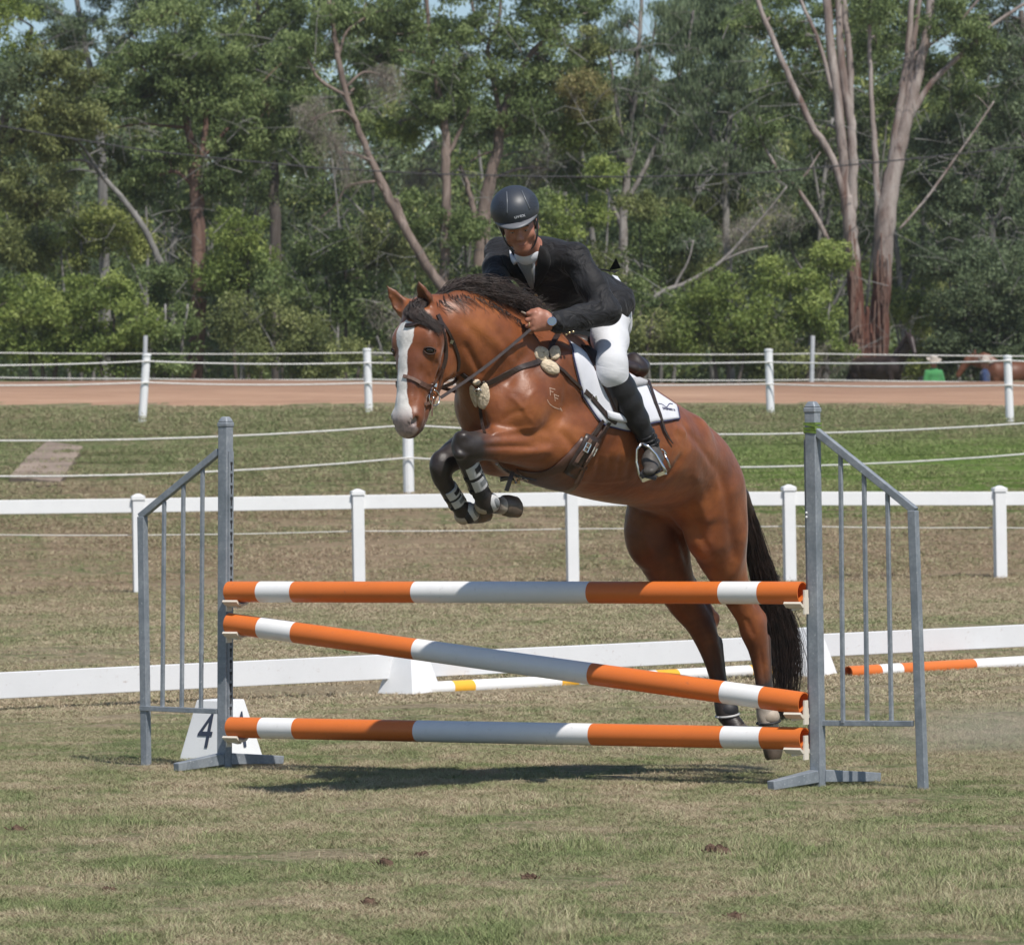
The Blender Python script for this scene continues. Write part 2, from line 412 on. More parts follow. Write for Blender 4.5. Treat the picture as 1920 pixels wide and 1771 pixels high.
def scatter_object(name, pts, patches, kind, label=None):
    """points carrying real instances of grass patches (uncountable ground cover)"""
    pc = bpy.data.meshes.new(name); P = np.array([p[:3] for p in pts], dtype=np.float32)
    pc.vertices.add(len(P)); pc.vertices.foreach_set('co', P.ravel())
    a = pc.attributes.new('rot', 'FLOAT', 'POINT'); a.data.foreach_set('value', np.array([p[3] for p in pts], dtype=np.float32))
    a = pc.attributes.new('scl', 'FLOAT', 'POINT'); a.data.foreach_set('value', np.array([p[4] for p in pts], dtype=np.float32))
    a = pc.attributes.new('which', 'INT', 'POINT'); a.data.foreach_set('value', np.array([p[5] for p in pts], dtype=np.int32))
    o = bpy.data.objects.new(name, pc); COL.objects.link(o); tag(o, kind=kind, label=label)
    ng = bpy.data.node_groups.new(name + '_nodes', 'GeometryNodeTree')
    ng.interface.new_socket('Geometry', in_out='INPUT', socket_type='NodeSocketGeometry')
    ng.interface.new_socket('Geometry', in_out='OUTPUT', socket_type='NodeSocketGeometry')
    gi = ng.nodes.new('NodeGroupInput'); go = ng.nodes.new('NodeGroupOutput')
    iop = ng.nodes.new('GeometryNodeInstanceOnPoints'); gti = ng.nodes.new('GeometryNodeGeometryToInstance')
    for po in reversed(patches):
        oi = ng.nodes.new('GeometryNodeObjectInfo'); oi.inputs['Object'].default_value = po
        oi.transform_space = 'ORIGINAL'
        ng.links.new(oi.outputs['Geometry'], gti.inputs[0])
    def attr(nm, dt):
        n_ = ng.nodes.new('GeometryNodeInputNamedAttribute'); n_.data_type = dt; n_.inputs['Name'].default_value = nm
        return [s for s in n_.outputs if s.enabled and s.name == 'Attribute'][0]
    ng.links.new(gi.outputs[0], iop.inputs['Points']); ng.links.new(gti.outputs[0], iop.inputs['Instance'])
    iop.inputs['Pick Instance'].default_value = True
    ng.links.new(attr('which', 'INT'), iop.inputs['Instance Index'])
    cx = ng.nodes.new('ShaderNodeCombineXYZ'); ng.links.new(attr('rot', 'FLOAT'), cx.inputs[2])
    er = ng.nodes.new('FunctionNodeEulerToRotation'); ng.links.new(cx.outputs[0], er.inputs[0]); ng.links.new(er.outputs[0], iop.inputs['Rotation'])
    cs = ng.nodes.new('ShaderNodeCombineXYZ')
    sc_ = attr('scl', 'FLOAT')
    for i in range(3): ng.links.new(sc_, cs.inputs[i])
    ng.links.new(cs.outputs[0], iop.inputs['Scale'])
    ng.links.new(iop.outputs[0], go.inputs[0])
    md = o.modifiers.new('nodes', 'NODES'); md.node_group = ng
    return o
HID = []
def proto(args):
    d, o = patch_mesh(*args); COL.objects.unlink(o); HID.append(o); return o
near = [proto(('turf_patch', 0.5, 2600, 0.007, 0.019, 0.0019, 1.7, 20 + i)) for i in range(6)]
rg = random.Random(5); pts = []
for _ in range(1500):
    u = rg.random(); y = 11.2 + 13.3 * u; hx = 0.125 * y + 0.9
    if rg.random() > hx / 4.0 * 1.05: continue
    x = rg.uniform(-hx, hx); pts.append((x, y, float(gz(x, y)), rg.uniform(0, 6.28), rg.uniform(0.8, 1.15), rg.randrange(6)))
scatter_object('short_grass', pts, near, 'stuff', 'short dry and green mown grass over the arena ground')
far = [proto(('turf_patch_wide', 1.5, 3200, 0.010, 0.024, 0.0048, 1.7, 40 + i)) for i in range(5)]
pts = []
for _ in range(2600):
    y = 23.0 + 56 * rg.random(); hx = 0.125 * y + 1.6
    if rg.random() > hx / 11.5: continue
    x = rg.uniform(-hx, hx); q_ = .9 + (y - 23) / 70
    pts.append((x, y, float(gz(x, y)), rg.uniform(0, 6.28), q_ * rg.uniform(.85, 1.1), rg.randrange(5)))
scatter_object('distant_grass', pts, far, 'stuff', 'worn grass between the arena and the dirt road')
# taller fresh tufts as in the lower right and lower middle of the lawn
tall = [proto(('grass_tuft', 0.26, 240, 0.022, 0.05, 0.0026, 0.8, 60 + i, 0.2)) for i in range(3)]
pts = []
for (cx, cy, sx, sy, n) in ((1750, 1640, 170, 60, 60), (1000, 1745, 110, 30, 34), (1180, 1600, 120, 40, 14), (1540, 1600, 200, 60, 22), (420, 1740, 300, 40, 12), (100, 1560, 150, 60, 10), (900, 1560, 500, 60, 20), (1900, 1720, 120, 40, 24), (1700, 1360, 200, 25, 14), (600, 1370, 200, 15, 10), (300, 1640, 300, 60, 10)):
    for _ in range(n):
        q = gpt(rg.gauss(cx, sx * 0.6), min(1790, rg.gauss(cy, sy * 0.6)))
        pts.append((q.x, q.y, q.z, rg.uniform(0, 6.28), rg.uniform(0.5, 0.95), rg.randrange(3)))
scatter_object('grass_tufts', pts, tall, 'stuff', 'taller fresh green tufts in the short arena grass')
# torn-up clods
MCL = simple('torn_turf', (0.13, 0.085, 0.062), 0.95, var=0.4, scale=60, bump=0.6, bscale=200, bdist=0.01, spec=0.1)
for (px, py, r_) in ((1340, 1600, .030), (995, 1650, .022), (720, 1625, .028), (690, 1698, .024), (1380, 1722, .022), (790, 1605, .018), (30, 1560, .026), (205, 1672, .018)):
    q = gpt(px, py); mb = MB()
    for j in range(5):
        a = rg.uniform(0, 6.28); d = rg.uniform(0, r_ * 1.1)
        mb.ellipsoid((q.x + math.cos(a) * d, q.y + math.sin(a) * d, q.z + r_ * 0.25), r_ * rg.uniform(.4, .8), r_ * rg.uniform(.4, .8), r_ * rg.uniform(.5, .9), 8)
    for j in range(14):
        a = rg.uniform(0, 6.28); d = r_ * rg.uniform(0.1, 1.1); b = Vector((q.x + math.cos(a) * d, q.y + math.sin(a) * d, q.z)); t = b + Vector((math.cos(a), math.sin(a), 0)) * r_ * rg.uniform(.2, 1.2) + Vector((0, 0, r_ * rg.uniform(.2, .9)))
        mb.beam(b, t, 0.003, 0.002, t1=0.3)
    o = mb.build('turf_clod', MCL, loc=(q.x, q.y, q.z))
    for v in o.data.vertices: v.co += Vector((rg.uniform(-1, 1), rg.uniform(-1, 1), rg.uniform(-1, 1))) * r_ * 0.12
    tag(o, {1340: 'brown clod of torn turf on the lawn well in front of the right upright', 995: 'small reddish clod of torn turf low in the middle of the lawn',
            720: 'flat clod of torn turf in the lawn below the sloping pole', 690: 'small dark clod of turf on the lawn nearest the bottom left of centre',
            1380: 'small low clod of turf nearest the bottom edge at the right', 790: 'tiny clod just right of the flat clod below the poles',
            30: 'clod of torn turf at the far left edge of the lawn', 205: 'tiny clod of turf on the lower left of the lawn'}[px], 'turf clod', 'clods of torn turf on the lawn')

# ------------------------------------------------------------------ materials for the built things
def galv():
    k = NT('galvanised_steel'); v = k.coord('World')
    a = k.noise(v, 9, 5, 0.7, 0.5); b = k.noise(v, 90, 4, 0.7); vo = k.n('ShaderNodeTexVoronoi'); vo.inputs['Scale'].default_value = 70; k.l(v, vo.inputs[0])
    c = k.ramp(a, [(0.3, (0.20, 0.23, 0.26)), (0.5, (0.29, 0.32, 0.355)), (0.7, (0.38, 0.41, 0.44))])
    c = k.mix(k.math('MULTIPLY', vo.outputs['Distance'], 0.5), c, (0.17, 0.19, 0.215, 1))
    c = k.mix(k.math('GREATER_THAN', b, 0.66), c, (0.5, 0.53, 0.55, 1))
    k.setc(c); k.p(Metallic=0.35, Roughness=k.ramp(a, [(0.3, 0.5), (0.7, 0.72)])); k.bump(b, 0.25, 0.001); return k.m
MGALV = galv()
MHOLE = simple('dark_slot', (0.02, 0.02, 0.022), 0.8)
def painted(name, c, dirt=(0.25, 0.2, 0.16), amt=0.5, rough=0.35, sc=6.0, scuff=None):
    k = NT(name); v = k.coord('World')
    a = k.noise(v, sc, 6, 0.7, 0.4); b = k.noise(v, sc * 7, 5, 0.75, 0.6)
    base = k.ramp(a, [(0.3, tuple(x * 0.93 for x in c)), (0.7, c)])
    msk = k.n('ShaderNodeMapRange'); msk.inputs['From Min'].default_value = 0.62; msk.inputs['From Max'].default_value = 0.74; k.l(b, msk.inputs['Value'])
    col = k.mix(k.math('MULTIPLY', msk.outputs[0], amt), base, (*dirt, 1))
    if scuff:
        s2 = k.noise(v, sc * 3.1, 6, 0.8, 1.5); m2 = k.n('ShaderNodeMapRange'); m2.inputs['From Min'].default_value = 0.70; m2.inputs['From Max'].default_value = 0.73; k.l(s2, m2.inputs['Value'])
        col = k.mix(m2.outputs[0], col, (*scuff, 1))
    k.setc(col); k.p(Roughness=k.ramp(b, [(0.3, rough), (0.8, min(1, rough + 0.3))])); k.bump(a, 0.05, 0.003); return k.m
MWHITE = painted('white_vinyl', (0.78, 0.79, 0.80), (0.45, 0.41, 0.36), amt=0.35, rough=0.4, sc=4)
MORANGE = painted('orange_pole_paint', (0.66, 0.165, 0.030), (0.22, 0.09, 0.05), 0.7, 0.36, 5, (0.80, 0.42, 0.25))
MPWHITE = painted('white_pole_paint', (0.80, 0.80, 0.80), (0.30, 0.28, 0.27), 0.7, 0.36, 6)
MYELLOW = painted('yellow_pole_paint', (0.80, 0.42, 0.035), (0.4, 0.25, 0.08), 0.4, 0.4, 6)
MCUP = simple('cream_plastic', (0.68, 0.62, 0.53), 0.4, var=0.06)
MDARKIN = simple('pole_inside', (0.16, 0.05, 0.025), 0.8)
MTAPE = simple('green_tape', (0.13, 0.20, 0.035), 0.45, var=0.3, scale=40)
MBLACKP = simple('black_print', (0.035, 0.045, 0.075), 0.6)

# ------------------------------------------------------------------ jump poles
JA = gpt(421, 1441); JB = gpt(1534, 1475)
AX = Vector((JB.x - JA.x, JB.y - JA.y, 0)).normalized()          # along the jump, left (far) to right (near)
AN = Vector((AX.y, -AX.x, 0))                                     # towards the camera
def jY(px):
    """distance of the jump's plane under photo column px"""
    u = (px - 960) / FPX
    t = (JA.x - u * JA.y) / (u * AX.y - AX.x)
    return JA.y + AX.y * t
def pole(name, p0, p1, r, bands, mats, label, cap_dark=True, group=None, cat='jump pole'):
    p0 = Vector(p0); p1 = Vector(p1); root = empty(name, p0); tag(root, label, cat, group)
    d = (p1 - p0)
    cuts = [0] + [b for b, _ in bands]
    for i, (t1, mi) in enumerate(bands):
        t0 = cuts[i]; a = p0 + d * t0; b = p0 + d * t1; mb = MB()
        prof = [(r, 0), (r, (b - a).length)]
        ax, u, v = basis(d, (0, 0, 1)); N = 28; b0 = 0
        for (rr_, h) in prof:
            for k in range(N):
                an = 2 * math.pi * k / N; mb.v.append(tuple(a + ax * h + u * math.cos(an) * rr_ + v * math.sin(an) * rr_))
        for k in range(N): mb.f.append((k, (k + 1) % N, (k + 1) % N + N, k + N))
        o = mb.build('painted_band', mats[mi], root, smooth=True)
    # hollow ends: rim ring and dark bore set back
    for e, s in ((p0, 1), (p1, -1)):
        mb = MB(); ax, u, v = basis(d * s, (0, 0, 1)); N = 28; ri = r * 0.90
        for (rr_, h) in ((r, 0.0005), (ri, 0.0), (ri, 0.05), (0.001, 0.052)):
            for k in range(N):
                an = 2 * math.pi * k / N; mb.v.append(tuple(e + ax * h + u * math.cos(an) * rr_ + v * math.sin(an) * rr_))
        for j in range(3):
            for k in range(N): mb.f.append((j * N + k, j * N + (k + 1) % N, (j + 1) * N + (k + 1) % N, (j + 1) * N + k))
        mb.build('pole_end', mats[bands[0][1]] if s > 0 else mats[bands[-1][1]], root, smooth=False)
    return root
OFF = AN * 0.055
def jp(px, py, extra=0.0): return W(px, py, jY(px) - 0.05 + extra)
BN = [(486, 0), (550, 1), (777, 0), (1105, 1), (1352, 0), (1425, 1)]
def jump_pole(pl, pr, label, shift=0):
    a, b = jp(*pl), jp(*pr); L = (b - a)
    bands = []
    for px, mi in BN:
        px += shift * (1 if px < 1000 else 1)
        # fraction along the pole whose image column is px
        u = (px - 960) / FPX
        t = (a.x - u * a.y) / (u * L.y - L.x); bands.append((t, mi))
    bands.append((1.0, 0)); 
    return pole('jump_pole', a, b, 0.0455, bands, [MORANGE, MPWHITE], label, group='striped poles resting in the cups of the jump')
P1 = jump_pole((430, 1109), (1505, 1111), 'top orange and white striped pole, level across the jump')
P2 = jump_pole((430, 1168), (1507, 1318), 'middle orange and white striped pole sloping down to the right', 0)
P3 = jump_pole((433, 1363), (1509, 1384), 'lowest orange and white striped pole, nearest the ground on the jump')

# ------------------------------------------------------------------ jump wings
def wing(side, base, top_px, outer_px, outer_top, slant_in, bars_px, rail_y, label):
    ux, utop = top_px
    top = W(ux, utop, base.y); root = empty('jump_wing', base); tag(root, label, 'jump wing', 'galvanised steel wings of the jump')
    ow = -AX * 0.44 if side < 0 else AX * 0.42
    tl = base.z; lean = Vector((top.x - base.x, 0, 0))
    T = Vector((top.x, base.y, top.z))
    mb = MB(); mb.beam(base + Vector((0, 0, 0.0)), T - Vector((0, 0, 0.03)), 0.049, 0.049, AX); o = mb.build('upright', MGALV, root); bevel(o, 0.004)
    # domed cap
    mb = MB(); mb.beam(T - Vector((0, 0, 0.034)), T - Vector((0, 0, 0.012)), 0.056, 0.056, AX); mb.beam(T - Vector((0, 0, 0.012)), T + Vector((0, 0, 0.012)), 0.054, 0.054, AX, 0.55)
    o = mb.build('post_cap', MGALV, root); bevel(o, 0.006, 3)
    # slotted track on the face towards the poles
    tn = AX * (1 if side < 0 else -1); up = (T - base).normalized()
    mb = MB(); c0 = base + tn * 0.0285; mb.beam(c0 + up * 0.18, c0 + up * ((T - base).length - 0.14), 0.008, 0.034, tn); o = mb.build('slotted_track', MGALV, root)
    mb = MB(); h = 0.24; L_ = (T - base).length - 0.19
    while h < L_:
        c = base + up * h + tn * 0.0335
        mb.beam(c - up * 0.004, c + up * 0.022, 0.0015, 0.006, tn); mb.box(c + up * 0.028, 0.0015, 0.014, 0.013, tn, Vector((0, 0, 1)).cross(tn)); h += 0.051
    o = mb.build('key_slot', MHOLE, root); tag(o, kind='stuff')
    # outer leg
    ob = gput(outer_px[1], base.y + ow.y); ot = W(outer_px[0], outer_top, base.y + ow.y)
    mb = MB(); mb.beam(ob - Vector((0, 0, 0.01)), ot, 0.035, 0.035, AX); o = mb.build('outer_leg', MGALV, root); bevel(o, 0.003)
    # slanting top bar
    si = W(slant_in[0], slant_in[1], base.y + ow.y * 0.06); so_ = ot + Vector((0, 0, 0.006))
    mb = MB(); mb.beam(si, so_ + (so_ - si).normalized() * 0.012, 0.030, 0.030, AX.cross(Vector((0, 0, 1)))); o = mb.build('slanting_bar', MGALV, root); bevel(o, 0.003)
    # bottom rail
    b0 = W(rail_y[0][0], rail_y[0][1], base.y); b1 = W(rail_y[1][0], rail_y[1][1], base.y + ow.y)
    mb = MB(); mb.beam(b0 + AN * 0.0, b1, 0.022, 0.022, (0, 0, 1)); o = mb.build('bottom_rail', MGALV, root); bevel(o, 0.002)
    n_ = len(bars_px)
    for i, px in enumerate(bars_px):
        fr = (px - ux) / (outer_px[0] - ux); Y = base.y + ow.y * fr
        t = (px - slant_in[0]) / (outer_px[0] - slant_in[0])
        ty = slant_in[1] + (outer_top - slant_in[1]) * t; by = rail_y[0][1] + (rail_y[1][1] - rail_y[0][1]) * ((px - rail_y[0][0]) / (rail_y[1][0] - rail_y[0][0]))
        lean_ = (outer_px[1] - outer_px[0]) * fr * 0.6 + (3 if side > 0 else -3)
        mb = MB(); mb.beam(W(px + lean_, by, Y), W(px, ty + 6, Y), 0.0155, 0.0155, AX); o = mb.build('vertical_bar', MGALV, root); bevel(o, 0.002)
    return root, base, T
def foot(root, base, pa, pb, ya, yb):
    """two sloping channel arms either side of the upright"""
    for (px, py), Y in ((pa, ya), (pb, yb)):
        e = gput(px, Y); e.z += 0.005
        mb = MB(); s = base + Vector((0, 0, 0.045)); d = Vector((e.x - s.x, e.y - s.y, 0)).normalized()
        mb.beam(s + d * 0.022 , e + Vector((0, 0, 0.018)), 0.05, 0.05, (0, 0, 1), 0.72); o = mb.build('foot_arm', MGALV, root); bevel(o, 0.003)
wl, bl, tl_ = wing(-1, JA, (423, 786), (267, 266), 968, (412, 846), [380, 344, 308], [(408, 1333), (264, 1327)], 'left galvanised steel jump wing with slotted upright and sloping top bar')
foot(wl, JA, (322, 1445), (520, 1440), JA.y - 0.20, JA.y + 0.2)
wr, br, tr_ = wing(1, JB, (1523, 758), (1712, 1722), 957, (1530, 808), [1576, 1620, 1664], [(1540, 1355), (1712, 1356)], 'right galvanised steel jump wing with green tape below its cap')
foot(wr, JB, (1436, 1478), (1638, 1472), JB.y - 0.20, JB.y + 0.2)
# tape on the right upright
mb = MB()
for i in range(5):
    z = W(1522, 793, JB.y).z - 0.0025 - i * 0.0085; c = Vector((tr_.x * 0.97 + JB.x * 0.03, JB.y, z)); ti = 0.0012 * math.sin(i * 1.7)
    mb.beam(c - Vector((ti, 0, 0.0045)), c + Vector((ti, 0, 0.0045)), 0.0545 + 0.001 * (i % 2), 0.0545 + 0.001 * (i % 2), AX)
mb.build('green_tape', MTAPE, wr)
# bolts on the upright
mb = MB()
for py in (961, 969):
    mb.ellipsoid(W(1512, py, JB.y - 0.03), 0.005, 0.005, 0.005, 8)
mb.build('bolt', MWHITE, wr)
# cups
def cup(root, side, px, py, base):
    c = W(px, py, jY(px) - 0.05); tn = AX * side; up = Vector((0, 0, 1)); sdv = tn.cross(up)
    mb = MB()
    for k, (x, z, an) in enumerate(((-.034, -.047, -38), (-.012, -.056, -12), (.012, -.056, 12), (.034, -.047, 38))):
        ca, sa = math.cos(math.radians(an)), math.sin(math.radians(an)); dv = sdv * ca + up * sa
        p = c + sdv * x + up * z; mb.beam(p - dv * .0135 + tn * .034, p + dv * .0135 + tn * .034, .078, .010, tn)
    mb.beam(c + tn * .0 - up * .052, c + tn * .055 - up * .062, .020, .030, up)
    # back plate against the track, drawn down
    bp = c - tn * 0.004
    mb.beam(bp - up * 0.085, bp - up * 0.02, 0.007, 0.036, tn)
    mb.beam(bp - up * 0.02, bp + up * 0.012, 0.007, 0.030, tn)
    o = mb.build('pole_cup', MCUP, root); return o
for (py) in (1109, 1168, 1363): cup(wl, 1, 430, py, JA)
for (py) in (1111, 1318, 1384): cup(wr, -1, 1509, py, JB)

# ------------------------------------------------------------------ number marker behind the left wing
def frustum(name, c, ax, ay, bx, by, tx, ty, h, mat, parent=None):
    ax = Vector(ax).normalized(); ay = Vector(ay).normalized(); up = Vector((0, 0, 1)); mb = MB(); a = []
    for z, sx, sy in ((0, bx, by), (h, tx, ty)):
        for u, v in ((-1, -1), (1, -1), (1, 1), (-1, 1)): a.append(c + ax * (u * sx / 2) + ay * (v * sy / 2) + up * z)
    mb.quadbox(a); o = mb.build(name, mat, parent); bevel(o, 0.004); return o
nc = gput(407, 19.95); nroot = empty('number_marker', nc); tag(nroot, 'white trapezoid number marker with a black 4 on each face behind the left wing', 'number marker')
ang = R(28); ax1 = Vector((math.cos(ang + R(20)), math.sin(ang + R(20)), 0)); 
fx = Vector((math.cos(R(-36)), math.sin(R(-36)), 0)); fy = Vector((-fx.y, fx.x, 0))
frustum('marker_body', nc, fx, fy, 0.29, 0.25, 0.165, 0.14, 0.27, MWHITE, nroot)
def text_mesh(name, s, size, mat, parent, origin, xdir, ydir, sx=1.0, ext=0.001, shear=0.0):
    cu = bpy.data.curves.new(name, 'FONT'); cu.body = s; cu.size = size; cu.align_x = 'CENTER'; cu.align_y = 'CENTER'; cu.extrude = ext; cu.shear = shear
    o = bpy.data.objects.new(name, cu); COL.objects.link(o)
    me = bpy.data.meshes.new_from_object(o); bpy.data.objects.remove(o)
    xd = Vector(xdir).normalized(); yd = Vector(ydir); yd = (yd - xd * yd.dot(xd)).normalized(); zd = xd.cross(yd)
    V = [tuple(Vector(origin) + xd * (v.co.x * sx) + yd * v.co.y + zd * v.co.z) for v in me.vertices]
    F = [tuple(p.vertices) for p in me.polygons]
    return mesh_obj(name, V, F, mat, parent)
tilt = (0.135 - 0.0775) / 0.27
for (nrm, xd, hb) in ((-fy, fx, .125), (fx, fy, .145)):
    o_ = nc + Vector((0, 0, 0.128)) + nrm * (hb - tilt * 0.128 + 0.004) - xd * .012
    text_mesh('number_4', '4', 0.235, MBLACKP, nroot, o_, xd, Vector((0, 0, 1)) - nrm * tilt, 0.78, 0.0006, 0.12)

# ------------------------------------------------------------------ low white board with pyramid feet
def bY(px): return 24.55 + (px - 100) * (27.75 - 24.55) / 1660.0
def bd(px):
    hh = 1250 + (px - 220) * (1178 - 1250) / 1540.0; lo = 1298.5 + (px - 220) * (1220 - 1298.5) / 1540.0
    return W(px, hh, bY(px)), W(px, lo, bY(px))
def board(x0, x1, label):
    a1, a0 = bd(x0); b1, b0 = bd(x1); dn = (b0 - a0).normalized().cross(Vector((0, 0, 1))); th = 0.035
    mb = MB(); mb.quadbox([a0, b0, b0 - dn * th, a0 - dn * th, a1, b1, b1 - dn * th, a1 - dn * th]); o = mb.build('arena_board', MWH2)
    bevel(o, 0.004); tag(o, label, 'arena board', 'low white boards between the pyramid feet'); return o
MWH2 = painted('board_paint', (0.70, 0.71, 0.73), (0.30, 0.20, 0.16), 0.75, 0.45, 4.0)
board(-260, 758, 'low white arena board running off the left edge to the pyramid foot')
board(764, 1528, 'low white arena board between the two pyramid feet behind the poles')
board(1536, 2100, 'low white arena board running off the right edge, mud-spattered along its bottom')
for (px, by, lab) in ((762, 1308, 'white plastic pyramid foot holding the low boards left of centre'), (1509, 1272, 'white plastic pyramid foot holding the low boards behind the right upright')):
    c = gput(px, bY(px) - 0.02); fx2 = Vector((math.cos(R(52)), math.sin(R(52)), 0)); fy2 = Vector((-fx2.y, fx2.x, 0))
    o = frustum('pyramid_foot', c, fx2, fy2, 0.27, 0.27, 0.12, 0.12, 0.30, MWHITE); tag(o, lab, 'pyramid foot', 'pyramid feet of the low boards')

# ------------------------------------------------------------------ poles lying on the grass
def ground_pole(pa, pb, bands, mats, label, r=0.043, dz=0.022):
    a = gpt(*pa); b = gpt(*pb); a.z += dz; b.z += dz; L = b - a; out = []
    for px, mi in bands:
        u = (px - 960) / FPX; t = (a.x - u * a.y) / (u * L.y - L.x); out.append((t, mi))
    return pole('ground_pole', a, b, r, out + [(1.0, bands[-1][1] if len(bands) % 2 == 0 else 1 - bands[-1][1])], mats, label, group='poles lying on the grass by the boards', cat='ground pole')
ground_pole((796, 1299), (1478, 1262), [(839, 1), (878, 0), (1040, 1), (1072, 0), (1222, 1), (1262, 0), (1398, 1), (1425, 0)], [MYELLOW, MPWHITE], 'white and yellow banded pole lying on the grass in front of the board')
ground_pole((1590, 1268), (2140, 1235), [(1641, 0), (1681, 1), (1818, 0), (1990, 1)], [MORANGE, MPWHITE], 'orange and white banded pole lying on the grass at the right edge')

# ------------------------------------------------------------------ white rail fence
def fY(px): return 48.4 + (px - 255) * (49.8 - 48.4) / 1615.0
rf = empty('rail_fence', gput(960, 49.0)); tag(rf, 'white vinyl fence with one wide rail and capped square posts across the arena', 'fence')
RP = [(-150, 930), (258, 925), (670, 916), (1071, 910), (1478, 908), (1873, 910), (2275, 905)]
def railtop(px): return float(np.interp(px, [-150, 0, 255, 620, 1071, 1478, 1900, 2275], [939, 936, 934, 928, 922, 921, 921, 918]))
for i, (px, py) in enumerate(RP):
    Y = fY(px); b = gput(px, Y); t = W(px, py, Y - 0.06); lean = (960 - px) * 0.0
    top = Vector((b.x, b.y, t.z)); mb = MB()
    mb.beam(b - Vector((0, 0, 0.05)), top - Vector((0, 0, 0.07)), 0.127, 0.127, (.985, .174, 0)); o = mb.build('post', MWHITE, rf); bevel(o, 0.006)
    mb = MB(); mb.beam(top - Vector((0, 0, 0.07)), top - Vector((0, 0, 0.03)), 0.15, 0.15, (.985, .174, 0)); mb.beam(top - Vector((0, 0, 0.03)), top - Vector((0, 0, 0.002)), 0.148, 0.148, (.985, .174, 0), 0.25)
    o = mb.build('post_cap', MWHITE, rf)
for i in range(len(RP) - 1):
    x0, x1 = RP[i][0], RP[i + 1][0]; a, b = W(x0, railtop(x0) + 13.5, fY(x0)), W(x1, railtop(x1) + 13.5, fY(x1))
    d = (b - a).normalized(); a += d * 0.062; b -= d * 0.062
    mb = MB(); mb.beam(a, b, 0.155, 0.04, (0, 0, 1)); o = mb.build('rail', MWHITE, rf); bevel(o, 0.006)
MWIRE = simple('white_wire', (0.62, 0.60, 0.56), 0.6)
MROPE = simple('white_rope', (0.66, 0.65, 0.62), 0.7, var=0.2, scale=30)
mb = MB()
for i in range(len(RP) - 1):
    x0, x1 = RP[i][0], RP[i + 1][0]
    yy = lambda p: float(np.interp(p, [-150, 0, 255, 620, 1071, 1478, 1900, 2275], [1002, 1001, 1003, 996, 991, 986, 989, 990]))
    pts = []
    for t in np.linspace(0, 1, 7):
        p = x0 + (x1 - x0) * t; pts.append(W(p, yy(p) + 1.5 * math.sin(t * math.pi), fY(p) + 0.07))
    mb.tube(pts, 0.006, 5)
mb.build('wire', MWIRE, rf)

# ------------------------------------------------------------------ rope fences on the bank
def round_post(root, base, h, r, mat=MWHITE, lean=(0, 0)):
    mb = MB(); t = base + Vector((lean[0], lean[1], h))
    mb.tube([base - Vector((0, 0, 0.05)), t], [r, r], 12); mb.tube([t - Vector((0, 0, 0.03)), t, t + Vector((0, 0, 0.012))], [r * 1.12, r * 1.12, r * 0.6], 12)
    return mb.build('post', mat, root, smooth=False)
def rope(root, pts, r, mat=MROPE, seg=10, name='rope'):
    mb = MB(); P = []
    for i in range(len(pts) - 1):
        a, b, sag = Vector(pts[i][0]), Vector(pts[i + 1][0]), pts[i][1]
        for k in range(seg + (1 if i == len(pts) - 2 else 0)):
            t = k / seg; p = a.lerp(b, t); p.z -= sag * 4 * t * (1 - t); P.append(p)
    mb.tube(P, r, 5); return mb.build(name, mat, root, smooth=True)
# lower rope fence, one post behind the muzzle
lf = empty('rope_fence', gput(766, 60)); tag(lf, 'low rope fence with two sagging ropes and a white post below the muzzle', 'rope fence', 'rope fences')
lp = []
for px, Y in ((-560, 59.0), (766, 60.4), (2120, 59.0)):
    b = gput(px, Y); round_post(lf, b, 1.09, 0.075); lp.append(b)
def lrope(ys, z):
    pts = []
    for (px, py, Y) in ys: pts.append((W(px, py, Y), z))
    return pts
rope(lf, [(W(-560, 808, 59.0), 0.17), (W(766, 797, 60.3), 0.19), (W(2120, 778, 59.0), 0.1)], 0.012)
rope(lf, [(W(-560, 872, 59.0), 0.20), (W(766, 858, 60.3), 0.215), (W(2120, 833, 59.0), 0.1)], 0.012)
# upper rope fence along the near side of the dirt road
uf = empty('rope_fence', gput(960, 75)); tag(uf, 'upper rope fence of white posts along the near edge of the dirt road', 'rope fence', 'rope fences')
UP = []
for (xt, yt, xb, yb) in ((-180, 668, -188, 800), (275, 664, 266, 793), (688, 654, 692, 775), (1441, 655, 1445, 778), (1889, 667, 1894, 795)):
    b = gpt(xb, yb, 62, 90); t = W(xt, yt, b.y); round_post(uf, b, t.z - b.z, 0.068, lean=(t.x - b.x, 0)); UP.append((xt, yt, b.y))
ext = [(-180, 686, 72)]; 
def urope(off):
    P = [(x, y + o_, Y - 0.08) for (x, y, Y), o_ in zip(UP, off)]
    pts = [(W(*p), 0.035) for p in P]; pts.append((W(2300, P[-1][1] + 4, P[-1][2]), 0.03)); return pts
rope(uf, urope([16, 13, 26, 24, 9]), 0.013)
rope(uf, urope([52, 53, 64, 65, 55]), 0.013)
